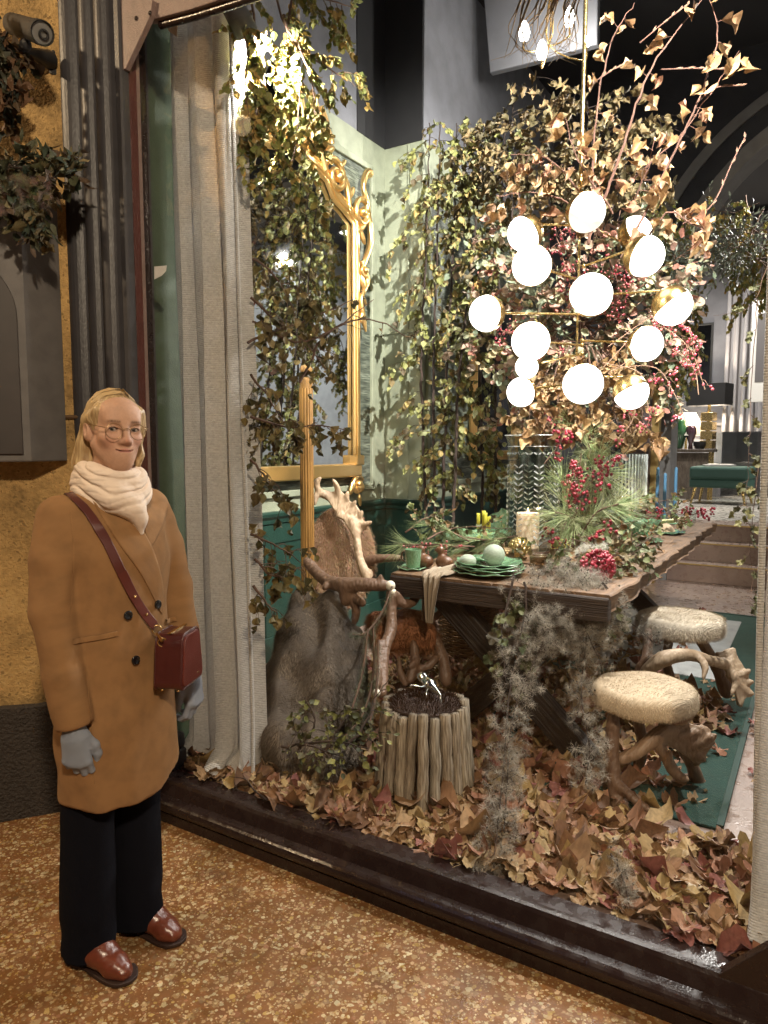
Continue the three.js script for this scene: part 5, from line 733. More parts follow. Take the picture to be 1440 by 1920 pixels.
  const st = on(1262, 996, 0.03), pale = Mat([0.60, 0.58, 0.30], 0.5); single('asparagus', 'bundle of pale green stalks across the far plate', 'stalks', st, [0, 1, 2, 3].map((i) => ['stalk', tube([V(-0.10, 0.02 + i * 0.007, 0.02 * i), V(0.0, 0.035 + i * 0.006, 0.008 * i), V(0.09, 0.055 + i * 0.007, -0.01)], [0.007, 0.008, 0.006], 8), pale]));
  single('tumbler', 'tall clear glass at the far right corner of table', 'glass', on(1293, 985), [['bowl', tumbler().scale(1.1, 1.35, 1.1), clearGlass]]);
  single('tumbler', 'large clear glass jar with twigs behind the ruffled bowl', 'glass', on(1215, 978), [['bowl', tumbler().scale(1.5, 1.3, 1.5), clearGlass]]);
  // three blue taper candles
  const blue = Mat([0.075, 0.20, 0.34], 0.5, { transmission: 0.1, thickness: 0 });
  for (const [x, y0, y1, l] of [[1231, 876, 960, 'left'], [1245, 887, 962, 'middle'], [1265, 876, 958, 'right']]) { const p = at(x, y1, 5.55), top = at(x, y0, 5.55), ph = TT + 0.002, q = V(p.x, ph, p.z); single('taper_candle', { left: 'blue taper candle nearest the brown column', middle: 'shortest of the three blue taper candles', right: 'blue taper candle farthest from the brown column' }[l], 'candle', q, [['wax', lathe([[0.0005, 0.05], [0.0125, 0.05], [0.0115, top.y - ph - 0.01], [0.005, top.y - ph], [0.0005, top.y - ph + 0.002]], 18), blue], ['wick', cyl(0.0015, 0.001, 0.018, 6, 0, top.y - ph + 0.008, 0), black], ['candle_holder', lathe([[0.045, 0], [0.045, 0.006], [0.012, 0.016], [0.011, 0.04], [0.018, 0.055], [0.018, 0.07], [0.013, 0.07]], 24), glaze]], 0, 'blue taper candles'); }
}
// ------------------------------------------------------------------ things in the back room
{
  const UF = 0.652, vel = Mat([0.016, 0.055, 0.042], 0.7, { sheen: 0.5, sheenColor: new THREE.Color(0.2, 0.5, 0.4), bumpMap: at2(woolBump, 6), bumpScale: 0.002 });
  const oc = onY(1352, 944, UF), o = thing('ottoman', 'dark green upholstered ottoman on splayed brass legs', 'ottoman', oc, -0.1);
  obj('cushion', new RoundedBoxGeometry(0.80, 0.20, 0.62, 3, 0.05).translate(0, 0.46, 0), vel, o); obj('base', new RoundedBoxGeometry(0.79, 0.13, 0.61, 3, 0.03).translate(0, 0.31, 0), vel, o);
  for (const [x, z] of [[-1, 1], [1, 1], [-1, -1], [1, -1]]) obj('leg', tube([V(x * 0.32, 0.26, z * 0.22), V(x * 0.37, 0.0, z * 0.26)], [0.026, 0.016], 12), brassM, o);
  const tray = single('tray', 'grey tray with papers on the green ottoman', 'tray', oc.clone().add(V(-0.05, 0.562, 0)), [['tray_body', box(0.42, 0.02, 0.28, 0, 0.01, 0, 0.006), Mat([0.3, 0.3, 0.3], 0.4)], ['papers', [box(0.14, 0.012, 0.18, -0.08, 0.027, 0, 0.002), box(0.16, 0.01, 0.16, 0.1, 0.026, 0.02, 0.002)], Mat([0.7, 0.66, 0.6], 0.6)]], 0.3);
  const sf = onY(1395, 905, UF), sofa = Mat([0.44, 0.40, 0.36], 0.9, { bumpMap: at2(woolBump, 6), bumpScale: 0.003 });
  const arm = thing('armchair', 'light grey rounded armchair behind the green ottoman', 'armchair', V(sf.x + 0.35, UF, sf.z - 1.2), -0.5);
  obj('seat', [new RoundedBoxGeometry(1.0, 0.3, 0.9, 4, 0.1).translate(0, 0.27, 0)], sofa, arm); obj('back', (() => { const q = []; for (let i = 0; i <= 20; i++) { const a = Math.PI * (1.05 - 1.1 * i / 20) ; q.push(V(Math.cos(a) * 0.56, 0.5, -0.02 - Math.sin(a) * 0.5)); } const g = tube(q, 0.13, 14); return g.scale(1, 2.0, 1).translate(0, -0.42, 0); })(), sofa, arm); obj('leg', cyl(0.03, 0.03, 0.13, 10, 0.35, 0.065, 0.3), brassM, arm);
  // console table with lamp and vases
  const ct = at(1316, 842, 11.6), cons = thing('console_table', 'narrow dark console table under the black shaded lamp', 'console table', V(ct.x - 0.25, UF, ct.z));
  const top = ct.y - UF, dkc = Mat([0.08, 0.065, 0.055], 0.35, { map: at2(woodT, 1) });
  obj('table_top', box(1.15, 0.05, 0.5, -0.12, top - 0.025, 0, 0.006), dkc, cons); obj('front_panel', box(1.05, top - 0.06, 0.42, -0.14, (top - 0.06) / 2, -0.01, 0.006), Mat([0.13, 0.11, 0.095], 0.3, { map: at2(woodT, 1, 2) }), cons); for (const x of [0.40, 0.44]) obj('leg', box(0.035, top - 0.05, 0.035, x, (top - 0.05) / 2, 0.2, 0.004), brassM, cons);
  const lp = V(at(1327, 842, 11.55).x, ct.y + 0.001, ct.z + 0.02), lh = 11.3 / FOCAL, L = thing('table_lamp', 'table lamp with black box shade and stacked brass block stem', 'table lamp', lp, -0.25);
  for (let i = 0; i < 4; i++) obj('stem_block', box(0.19, 0.135, 0.19, 0, 0.07 + i * 0.15, 0, 0.012), brassM, L); obj('neck', [cyl(0.025, 0.025, 0.12, 12, 0, 0.66, 0), box(0.05, 0.6, 0.05, 0, 0.31, 0)], brassM, L);
  const sw = 0.60, s0 = 0.70, s1 = 1.04; obj('lamp_shade', [box(sw, s1 - s0, 0.012, 0, (s0 + s1) / 2, 0.17), box(sw, s1 - s0, 0.012, 0, (s0 + s1) / 2, -0.17), box(0.012, s1 - s0, 0.328, sw / 2 - 0.006, (s0 + s1) / 2, 0), box(0.012, s1 - s0, 0.328, -sw / 2 + 0.006, (s0 + s1) / 2, 0)], Mat([0.012, 0.011, 0.011], 0.8), L);
  obj('lamp_bulb', sph(0.05, 0, 0.82, 0, 14, 10), Mat([0.9, 0.9, 0.9], 0.5, { emissive: new THREE.Color(1, 0.85, 0.65), emissiveIntensity: 12 }), L); { const l = new THREE.PointLight(new THREE.Color(1, 0.85, 0.65), LAMP.shade); l.position.set(0, 0.82, 0); l.shadow.radius = 2.4; l.castShadow = true; l.name = 'bulb_light'; L.add(l); }
  const vz = (x, d, y) => { const p = at(x, 842, d); return V(p.x, ct.y + 0.002, ct.z + 0.08); };
  single('vase', 'tall dark green glass vase on console left of the lamp', 'vase', vz(1266, 11.5), [['vessel', lathe([[0.0005, 0], [0.07, 0], [0.075, 0.02], [0.13, 0.22], [0.135, 0.30], [0.10, 0.45], [0.075, 0.5], [0.065, 0.5], [0.09, 0.44], [0.0005, 0.1]], 32), Mat([0.015, 0.055, 0.02], 0.12, { clearcoat: 1 })]]);
  single('vase', 'small dark plum vase on console beside the lamp stem', 'vase', vz(1292, 11.5), [['vessel', lathe([[0.0005, 0], [0.04, 0], [0.03, 0.08], [0.085, 0.25], [0.08, 0.34], [0.05, 0.38], [0.042, 0.38], [0.0005, 0.2]], 32), Mat([0.05, 0.02, 0.03], 0.15, { clearcoat: 1 })]]);
  single('black_bowl', 'low black bowl on console before the lamp stem', 'bowl', vz(1309, 11.4), [['bowl', lathe([[0.0005, 0], [0.07, 0], [0.1, 0.06], [0.1, 0.12], [0.09, 0.12], [0.0005, 0.03]], 28), Mat([0.01, 0.01, 0.01], 0.3)]]);
  // white lamp further back
  const wl = at(1287, 800, 11.85), wt = thing('table_lamp', 'white cone shaded lamp glowing behind the green vase', 'table lamp', V(wl.x, ct.y, wl.z)); obj('lamp_shade', lathe([[0.14, 0.60], [0.33, 0.22], [0.325, 0.22], [0.135, 0.60]], 36), Mat([0.75, 0.70, 0.62], 0.9, { transmission: 0.5, thickness: 0 }), wt); obj('stem', cyl(0.02, 0.02, 0.3, 10, 0, 0.15, 0), brassM, wt); obj('lamp_bulb', sph(0.045, 0, 0.4, 0, 12, 8), Mat([0.9, 0.9, 0.9], 0.5, { emissive: new THREE.Color(1, 0.9, 0.75), emissiveIntensity: 10 }), wt); { const l = new THREE.PointLight(new THREE.Color(1, 0.9, 0.75), 3); l.position.set(0, 0.4, 0); l.shadow.radius = 2; l.castShadow = true; l.name = 'bulb_light'; wt.add(l); }
  // wall mirror, curtain and clear chair
  const m0 = onZ(1317, 668, -13.185); single('wall_mirror', 'narrow black framed mirror behind the black lamp shade', 'mirror', V(m0.x, m0.y, -13.185), [['frame', [box(0.035, 1.1, 0.04, -0.14, 0, 0, 0.004), box(0.035, 1.1, 0.04, 0.14, 0, 0, 0.004), box(0.245, 0.035, 0.038, 0, 0.53, 0, 0.004), box(0.245, 0.035, 0.038, 0, -0.53, 0, 0.004)], Mat([0.02, 0.02, 0.02], 0.4)], ['mirror_glass', box(0.25, 1.06, 0.01, 0, 0, -0.012), Mat([0.8, 0.82, 0.85], 0.05, { metalness: 1 })]]);
  const c0 = at(1340, 700, 12.7), c1 = at(1420, 700, 13.2), ctn = thing('grey_curtain', 'tall grey pleated curtain at the back of the raised room', 'curtain', V(c0.x, UF, -13.4)); part(ctn, 'cloth', drape(-1.42, -0.3, -13.0, CEIL - 0.1, 1.75, 9, 0.05, 4), Mat([0.30, 0.285, 0.29], 0.8, { bumpMap: at2(woolBump, 5), bumpScale: 0.001 }));
  const ac = thing('clear_chair', 'clear acrylic chair back behind the green ottoman', 'chair', V(oc.x + 0.1, UF, oc.z - 0.8), -0.2); obj('backrest', new RoundedBoxGeometry(0.62, 0.5, 0.02, 3, 0.009).translate(0, 0.82, 0), clearGlass, ac); obj('seat', new RoundedBoxGeometry(0.6, 0.02, 0.5, 2, 0.008).translate(0, 0.45, 0.25), clearGlass, ac); obj('leg', [-0.28, 0.28].map((x) => box(0.025, 0.6, 0.025, x, 0.3, 0.0)), clearGlass, ac);
  const fr = at(1412, 700, 12.3); single('picture', 'white framed picture just left of the right curtain', 'picture', V(fr.x + 0.27, fr.y + 0.15, -12.1), [['frame', box(0.35, 1.5, 0.04, 0, 0, 0, 0.006), Mat([0.7, 0.68, 0.64], 0.6)], ['print', box(0.2, 1.0, 0.01, 0, 0.05, 0.021), Mat([0.12, 0.11, 0.11], 0.7)]]);
}
// ------------------------------------------------------------------ leaves, twigs, seeds
// rows of [t, half width], folded along the rib and curled along its length
function leafG(rows, { fold = 0.25, curl = 0.3, twist = 0, wave = 0, seed = 1 } = {}) {
  const pos = [], uv = [], idx = [], R = rng(seed), ph = R() * 6;
  rows.forEach(([t, w], j) => { const a = curl * t * t, tw = twist * t; for (const s of [-1, -0.5, 0, 0.5, 1]) { const x = s * w, z = Math.abs(x) * fold + a * t + wave * Math.sin(t * 9 + ph + s) * Math.abs(s) * w; pos.push(x * Math.cos(tw) - z * Math.sin(tw), t * (1 - 0.25 * Math.abs(curl) * t), z * Math.cos(tw) + x * Math.sin(tw)); uv.push(s * w + 0.5, t); }
    if (j) for (let k = 0; k < 4; k++) { const c = j * 5 + k; idx.push(c - 5, c - 4, c, c, c - 4, c + 1); } });
  const g = new THREE.BufferGeometry(); g.setAttribute('position', new THREE.Float32BufferAttribute(pos, 3)); g.setAttribute('uv', new THREE.Float32BufferAttribute(uv, 2)); g.setIndex(idx); g.computeVertexNormals(); return g;
}
const ovate = [[0, 0.01], [0.08, 0.2], [0.25, 0.36], [0.45, 0.36], [0.68, 0.24], [0.88, 0.09], [1, 0.003]], roundL = [[0, 0.01], [0.1, 0.26], [0.35, 0.44], [0.6, 0.44], [0.85, 0.28], [1, 0.02]], lance = [[0, 0.01], [0.2, 0.1], [0.5, 0.15], [0.8, 0.09], [1, 0.004]];
function lobed(seed, lobes = 5, depth = 0.45, curl = 0.25) { // lobed leaf as a fan with two rings; base at the origin
  const R = rng(seed), n = 48, pos = [0, 0.42, 0], uv = [0.5, 0.42], idx = [], ph = R() * 6;
  for (let ring = 1; ring <= 2; ring++) for (let i = 0; i < n; i++) {
    const a = i / n * 2 * Math.PI, d = a > Math.PI ? 2 * Math.PI - a : a, s = Math.pow(Math.abs(Math.cos(d * lobes / 2)), 0.7), r = (0.56 * (1 - depth + depth * s) * lerp(1.05, 0.72, d / Math.PI) + 0.028 * Math.sin(i * 2.4 + ph) + (i % 2) * 0.022) * (ring / 2), x = Math.sin(a) * r, y = 0.42 + Math.cos(a) * r, q = (x * x + (y - 0.42) ** 2);
    pos.push(x, y, curl * q * 1.6 + 0.07 * Math.sin(a * 3 + ph) * ring + 0.05 * (R() - 0.5) * ring); uv.push(x + 0.5, y);
  }
  for (let i = 0; i < n; i++) { const a = 1 + i, b = 1 + (i + 1) % n, c = a + n, d = b + n; idx.push(0, b, a, a, b, c, c, b, d); }
  const g = new THREE.BufferGeometry(); g.setAttribute('position', new THREE.Float32BufferAttribute(pos, 3)); g.setAttribute('uv', new THREE.Float32BufferAttribute(uv, 2)); g.setIndex(idx); g.computeVertexNormals(); return merge([g, tube([V(0, 0.05, 0), V(0.01, -0.1, 0.02), V(0.03, -0.25, 0.03)], 0.008, 4)]);
}
const LG = {
  birch: [0, 1, 2].map((i) => leafG(ovate, { fold: 0.2 + 0.15 * i, curl: 0.15 + 0.2 * i, twist: 0.4 * i - 0.4, wave: 0.25, seed: i })),
  dry: [0, 1, 2, 3].map((i) => leafG(ovate, { fold: 0.9 + 0.3 * i, curl: 0.5 - 0.35 * i, twist: 0.7 * i - 1, wave: 0.6, seed: i + 5 })),
  round: [0, 1, 2].map((i) => leafG(roundL, { fold: 0.2, curl: 0.2 + 0.2 * i, twist: 0.3 * i, wave: 0.2, seed: i + 9 })),
  lance: [0, 1].map((i) => leafG(lance, { fold: 0.3, curl: 0.3 + 0.3 * i, twist: 0.5 * i, seed: i + 12 })),
  ivy: [0, 1].map((i) => lobed(20 + i, 5, 0.35, 0.2)),
  plane: [0, 1, 2, 3, 4].map((i) => lobed(30 + i, i % 2 ? 5 : 7, 0.36 + 0.06 * i, [0.1, 0.35, -0.3, 0.5, 0.2][i])),
};
const leafT = tex(128, 128, (u, v) => { const s = Math.abs(u - 0.5), vein = Math.exp(-((s / 0.012) ** 2)) + 0.4 * Math.exp(-Math.pow(((((v - s * 0.8) * 9) % 1 + 1) % 1 - 0.5) / 0.09, 2)), k = 0.86 + 0.4 * tnoise(u, v, 7, 4, 3) + 0.14 * vein; return [k, k, k * 0.96]; }, { srgb: true });
const leafMats = new Map(), tones = (list, rough = 0.62) => list.map((c) => { const k = c.join() + rough; if (!leafMats.has(k)) leafMats.set(k, Mat(c, rough, { map: leafT, transmission: 0.22, thickness: 0, specularIntensity: 0.6 })); return leafMats.get(k); });
const leafWhite = Mat([1, 1, 1], 0.62, { map: leafT, transmission: 0.22, thickness: 0, specularIntensity: 0.6 });
const bark = (c) => Mat(c, 0.85, { map: at2(woodT, 8, 2), bumpMap: at2(woodBump, 8, 2), bumpScale: 0.002 });
const twigBrown = bark([0.13, 0.075, 0.05]), twigDark = bark([0.045, 0.028, 0.02]);
const _q = new THREE.Quaternion(), _m = new THREE.Matrix4();
// leaves: {p, d (along), n (face), s, g, c}; the nearest `most` each its own part, the rest as one
function putLeaves(t, list, geos, colors, most, name = 'leaf', rough) {
  if (!list.length) return;
  const mats = tones(colors, rough), inv = (t.updateWorldMatrix(true, false), t.matrixWorld.clone().invert()), mat4 = (l) => { const y = l.d.clone().normalize(), x = y.clone().cross(l.n).normalize(), z = x.clone().cross(y); return new THREE.Matrix4().makeBasis(x.multiplyScalar(l.s * (l.w ?? 1)), y.multiplyScalar(l.s), z.multiplyScalar(l.s)).setPosition(l.p).premultiply(inv); };
  list.sort((a, b) => depthOf(a.p) / a.s - depthOf(b.p) / b.s);
  for (const l of list.slice(0, most)) { const o = obj(name, geos[l.g % geos.length], mats[l.c % mats.length], t); mat4(l).decompose(o.position, o.quaternion, o.scale); }
  const rest = list.slice(most), c = new THREE.Color();
  geos.forEach((g, k) => { const mine = rest.filter((l) => l.g % geos.length === k); if (!mine.length) return; const im = new THREE.InstancedMesh(g, leafWhite, mine.length); im.name = 'leaf_mass'; mine.forEach((l, i) => { im.setMatrixAt(i, mat4(l)); const q = colors[l.c % colors.length], f = 0.8 + 0.4 * ((i * 0.618) % 1); im.setColorAt(i, c.setRGB(q[0] * f, q[1] * f, q[2] * f)); }); t.add(stuff(im)); });
}
// stems as point lists; side twigs with leaves along them
function grow(t, stems, o) {
  const R = rng(o.seed), leaves = [], thin = [], rv = () => V(R() - 0.5, R() - 0.5, R() - 0.5), tips = [];
  const leafAt = (p, d) => { if (o.keep && R() > o.keep) return; const hang = o.hang ?? 0.5, dd = d.clone().normalize().add(rv().multiplyScalar(o.mess ?? 1.4)).add(V(0, -hang, 0)).normalize(), n = rv().add(V(0, 0.3, 0)).addScaledVector(_fw, -(o.face ?? 0.35)).normalize(); if (Math.abs(n.dot(dd)) > 0.96) n.add(V(0.4, 0.3, 0.2)).normalize(); const s = lerp(o.size[0], o.size[1], R()); leaves.push({ p, d: dd, n, s, g: Math.floor(R() * 8), c: Math.floor(R() * o.colors.length) }); };
  const twig = (p, dir, len, level) => {
    const P = [p.clone()], d = dir.clone().normalize(), n = 6; let q = p.clone();
    for (let i = 1; i <= n; i++) { d.add(rv().multiplyScalar(o.wiggle ?? 0.35)).add(V(0, -(o.droop ?? 0.1), 0)).normalize(); q = q.clone().addScaledVector(d, len / n); P.push(q); }
    const r0 = (o.twigR ?? 0.0022) * (level ? 0.7 : 1); thin.push(tube(P, [r0, r0 * 0.9, r0 * 0.8, r0 * 0.7, r0 * 0.6, r0 * 0.5, r0 * 0.25], 4));
    tips.push(P[n]);
    const m = Math.max(2, Math.round(len / (o.gap ?? 0.02))); for (let i = o.bare ? Math.floor(m * o.bare) : 1; i <= m; i++) { const f = i / m * n, j = Math.min(n - 1, Math.floor(f)); leafAt(P[j].clone().lerp(P[j + 1], f - j), P[j + 1].clone().sub(P[j])); }
    if (level < (o.levels ?? 1)) for (let i = 2; i < n; i++) if (R() < (o.fork ?? 0.5)) twig(P[i], P[i].clone().sub(P[i - 1]).normalize().add(rv().multiplyScalar(1.8)), len * (0.35 + 0.3 * R()), level + 1);
  };
  for (const st of stems) {
    const pts = st.pts.map((p) => (p.isVector3 ? p : at(...p))), c = new THREE.CatmullRomCurve3(pts), L = c.getLength(), N = Math.max(8, Math.round(L / 0.05)), P = []; for (let i = 0; i <= N; i++) P.push(c.getPoint(i / N).add(rv().multiplyScalar(o.kink ?? 0.012)));
    const r = st.r ?? 0.006; part(t, 'branch', tube(P, P.map((_, i) => lerp(r, r * 0.3, i / N)), 6), st.mat ?? o.bark ?? twigBrown);
    const n = st.n ?? o.n ?? Math.round(L / 0.07); for (let i = 0; i < n; i++) { const k = lerp(st.from ?? 0.08, 1, (i + R()) / n), p = c.getPoint(k), tan = c.getTangent(k), side = rv().normalize(); side.addScaledVector(tan, -side.dot(tan)).normalize().addScaledVector(tan, 0.5).addScaledVector(o.bias ?? V(), 1); twig(p, side, lerp(o.len[0], o.len[1], R()) * (st.k ?? 1), 0); }
  }
  if (thin.length) stuff(part(t, 'twigs', thin, o.twigMat ?? o.bark ?? twigBrown));
  putLeaves(t, leaves, o.geos, o.colors, o.most ?? 250, 'leaf', o.rough);
  return { tips, n: leaves.length };
}
const G_BIRCH = [[0.15, 0.17, 0.04], [0.22, 0.22, 0.06], [0.11, 0.13, 0.035], [0.30, 0.26, 0.08], [0.38, 0.25, 0.07], [0.18, 0.18, 0.06], [0.24, 0.17, 0.05]];
{ // birch boughs hanging into the window, upper left
  const t = thing('birch_bough', 'leafy green and yellow birch boughs hanging over left curtain', 'branches', at(520, 40, 3.0));
  grow(t, [{ pts: [[470, -60, 2.9], [480, 60, 2.85], [500, 180, 2.85], [520, 300, 2.9]] }, { pts: [[560, -60, 3.0], [540, 60, 2.95], [560, 180, 2.95], [545, 330, 3.0]] }, { pts: [[500, -40, 2.9], [560, 90, 2.95], [620, 130, 3.05], [668, 160, 3.1]], n: 9, k: 0.7 }, { pts: [[520, -60, 2.9], [600, -5, 3.0], [660, 15, 3.1]], n: 9, k: 0.7 }, { pts: [[450, 0, 2.7], [462, 120, 2.7], [462, 220, 2.72]], n: 12, k: 0.6 }, { pts: [[500, 60, 2.85], [490, 160, 2.8], [478, 260, 2.8]], n: 14, k: 0.8 }, { pts: [[530, 30, 2.9], [585, 150, 2.95], [590, 240, 3.0]], n: 12, k: 0.6 }], { seed: 101, len: [0.12, 0.26], geos: LG.birch, colors: G_BIRCH, size: [0.026, 0.048], droop: 0.2, gap: 0.015, hang: 0.9, n: 19, fork: 0.45, most: 300 });
}
{ // the same boughs hang at the back of the room too; the gilt mirror shows them
  const src = scene.children.find((o) => o.name === 'birch_bough');
  for (const [i, p, y] of [[0, V(-1.35, 3.5, -6.3), 1.2], [1, V(-0.55, 3.4, -6.9), 2.4], [2, V(-1.0, 2.7, -7.1), 4.0]]) { const c = src.clone(); c.name = numbered('birch_bough'); scene.add(c); c.position.copy(p); c.rotation.y = y; c.userData.label = ['leafy birch bough hanging high behind the great autumn bunch', 'leafy birch bough before the dark arch, behind the autumn bunch', 'lowest birch bough behind the great autumn bunch, by the arch'][i]; }
}
const BR = [[0.10, 0.09, 0.035], [0.15, 0.125, 0.045], [0.20, 0.15, 0.055], [0.11, 0.08, 0.035], [0.075, 0.07, 0.03], [0.26, 0.20, 0.09]];
{ // drying branches down the left side, between curtain and mirror
  const t = thing('dry_branch', 'drooping dry olive brown branches beside the left curtain', 'branches', at(500, 800, 3.0));
  grow(t, [{ pts: [[470, 560, 2.85], [520, 600, 2.95], [570, 640, 3.05], [610, 690, 3.1]], n: 9 }, { pts: [[462, 640, 2.85], [520, 620, 2.95], [600, 590, 3.05], [668, 560, 3.1]], n: 7, k: 0.6 }, { pts: [[470, 780, 2.85], [540, 800, 2.95], [600, 800, 3.0], [650, 808, 3.05]], n: 14, k: 0.5 }, { pts: [[468, 700, 2.85], [500, 740, 2.9], [530, 790, 2.95]], n: 9 }, { pts: [[470, 860, 2.8], [500, 900, 2.85], [530, 950, 2.9]], n: 9, k: 0.7 }, { pts: [[470, 1000, 2.75], [510, 1020, 2.8], [560, 1050, 2.85]], n: 9, k: 0.7 }, { pts: [[476, 1050, 2.7], [520, 1080, 2.75], [570, 1060, 2.8]], n: 9, k: 0.7 }, { pts: [[476, 1100, 2.65], [500, 1130, 2.68], [520, 1150, 2.7]], n: 6, k: 0.5 }, { pts: [[465, 480, 2.9], [500, 500, 2.95], [540, 560, 3.0], [560, 620, 3.05]], n: 9 }], { seed: 103, len: [0.10, 0.20], geos: [...LG.dry, LG.birch[1]], colors: BR, size: [0.03, 0.055], droop: 0.22, gap: 0.026, keep: 0.58, hang: 1.6, mess: 0.8, fork: 0.35, most: 240 });
  grow(t, [{ pts: [[560, 720, 3.05], [620, 620, 3.1], [700, 600, 3.15], [770, 635, 3.2]], n: 5, k: 0.5 }, { pts: [[470, 600, 2.9], [560, 640, 3.0], [650, 600, 3.1], [700, 560, 3.15]], n: 6, k: 0.6 }], { seed: 104, len: [0.08, 0.16], geos: LG.dry, colors: BR, size: [0.012, 0.02], gap: 0.05, keep: 0.4, droop: 0.05, most: 30 });
}
const G_VINE = [[0.19, 0.20, 0.06], [0.27, 0.28, 0.09], [0.34, 0.35, 0.14], [0.13, 0.13, 0.045], [0.22, 0.16, 0.06], [0.40, 0.30, 0.11], [0.12, 0.09, 0.045], [0.29, 0.31, 0.16]];
{ // birch trunks and hanging leaves by the stepped wall
  const t = thing('birch_sapling', 'cluster of cut birch saplings with fading leaves against stepped wall', 'tree', at(870, 960, 5.0));
  const S = (x0, x1, x2, d, n, k = 1) => ({ pts: [[x0, 985, d], [x1, 700, d + 0.05], [x2, 440, d + 0.05], [x2 + (x2 - x1) * 0.6, 230, d + 0.1]], n, r: 0.012, k, mat: twigDark });
  grow(t, [S(800, 790, 800, 5.0, 36), S(830, 838, 850, 4.9, 44), S(850, 862, 890, 4.8, 44), S(905, 900, 880, 5.1, 44), S(930, 930, 940, 5.0, 40, 1.2), S(815, 812, 820, 4.95, 28, 0.8)], { seed: 107, len: [0.16, 0.34], geos: [...LG.birch, LG.dry[1]], colors: G_VINE, size: [0.035, 0.068], droop: 0.3, gap: 0.026, keep: 0.72, hang: 1.3, mess: 1.0, fork: 0.4, most: 280, bark: twigDark });
}
{ // dark dry leaves above the lamps
  const t = thing('beech_branch', 'mass of dull olive dry leaves behind the brass lamp stem', 'branches', at(1010, 300, 4.5));
  grow(t, [{ pts: [[960, 420, 4.6], [965, 300, 4.6], [960, 190, 4.6]] }, { pts: [[1040, 440, 4.5], [1030, 320, 4.5], [1020, 180, 4.55]] }, { pts: [[1090, 430, 4.5], [1110, 300, 4.5], [1100, 190, 4.5]] }, { pts: [[1000, 430, 4.7], [930, 330, 4.8], [890, 290, 4.9]] }, { pts: [[1130, 430, 4.4], [1170, 330, 4.4], [1165, 230, 4.4]] }], { seed: 109, n: 34, len: [0.16, 0.34], geos: [...LG.dry, LG.birch[2]], colors: [[0.11, 0.09, 0.04], [0.17, 0.13, 0.06], [0.23, 0.17, 0.08], [0.085, 0.068, 0.03], [0.28, 0.20, 0.10]], size: [0.04, 0.075], gap: 0.04, keep: 0.62, hang: 0.9, fork: 0.35, most: 200, bark: twigDark });
  // big curled brown leaves on long bare shoots
  const u = thing('autumn_branch', 'long budded shoots with curled brown leaves right of brass stem', 'branches', at(1200, 300, 3.7)), B = [[0.27, 0.155, 0.065], [0.35, 0.22, 0.10], [0.20, 0.11, 0.05], [0.42, 0.28, 0.15], [0.30, 0.15, 0.09]];
  const o = { seed: 111, len: [0.05, 0.10], geos: LG.dry, colors: B, size: [0.05, 0.088], gap: 0.045, hang: 0.9, levels: 0, most: 300, mess: 1.1, bark: bark([0.17, 0.085, 0.06]), twigR: 0.002 };
  grow(u, [{ pts: [[1100, 460, 3.8], [1160, 300, 3.75], [1220, 130, 3.7], [1330, -20, 3.65]], n: 13, r: 0.009 }, { pts: [[1180, 460, 3.7], [1265, 280, 3.65], [1310, 190, 3.6], [1345, 60, 3.6], [1325, -20, 3.6]], n: 12, r: 0.007 }, { pts: [[1190, 330, 3.7], [1260, 270, 3.65], [1330, 180, 3.6], [1385, 95, 3.58]], n: 7, from: 0.1, r: 0.005 }, { pts: [[1110, 420, 3.85], [1120, 200, 3.8], [1150, 70, 3.75], [1190, 5, 3.75]], n: 6, r: 0.006 }, { pts: [[1200, 470, 3.7], [1250, 400, 3.6], [1300, 420, 3.55], [1330, 440, 3.55]], n: 12, r: 0.006 }, { pts: [[1120, 400, 3.6], [1030, 300, 3.5], [960, 290, 3.5]], n: 10, r: 0.006 }, { pts: [[1130, 440, 3.7], [1060, 380, 3.6], [990, 360, 3.55], [930, 370, 3.5]], n: 11, r: 0.006 }, { pts: [[1180, 400, 3.7], [1210, 330, 3.6], [1230, 260, 3.55]], n: 9, r: 0.005 }, { pts: [[1150, 400, 3.6], [1080, 290, 3.5], [1060, 220, 3.5]], n: 8, r: 0.005 }], o);
  // bare shoots with buds
  const shoots = [[[1280, 420, 3.55], [1330, 390, 3.5], [1375, 300, 3.5], [1398, 255, 3.5]], [[1240, 130, 3.65], [1310, 128, 3.6], [1360, 130, 3.6]], [[1310, 190, 3.6], [1340, 165, 3.6], [1392, 160, 3.58]], [[1120, 150, 3.8], [1150, 130, 3.8], [1180, 118, 3.8]], [[1200, 80, 3.7], [1260, 30, 3.65], [1290, 8, 3.65]]];
  stuff(part(u, 'buds', shoots.flatMap((s) => { const c = new THREE.CatmullRomCurve3(s.map((p) => at(...p))); return [0.2, 0.36, 0.5, 0.64, 0.76, 0.88, 0.98].map((k, i) => { const p = c.getPoint(k), d = c.getTangent(k).add(V((i % 2 - 0.5) * 0.9, 0.2, 0)).normalize(); return tube([p, p.clone().addScaledVector(d, 0.014), p.clone().addScaledVector(d, 0.032)], [0.004, 0.006, 0.001], 6); }); }), bark([0.26, 0.15, 0.10])));
  for (const s of shoots) part(u, 'branch', tube(s.map((p) => at(...p)), 0.0035, 5, 24), bark([0.17, 0.085, 0.06]));
}
const berryG = new THREE.SphereGeometry(1, 9, 7), berryM = Mat([1, 1, 1], 0.3, { clearcoat: 0.5 });
function berries(t, spots, name = 'berries') { const im = new THREE.InstancedMesh(berryG, berryM, spots.length), c = new THREE.Color(); t.updateWorldMatrix(true, false); const inv = t.matrixWorld.clone().invert(); spots.forEach(([p, r, col], i) => { im.setMatrixAt(i, _m.makeScale(r, r * 1.06, r).setPosition(p).premultiply(inv)); im.setColorAt(i, c.setRGB(...col)); }); im.name = name; t.add(stuff(im)); }
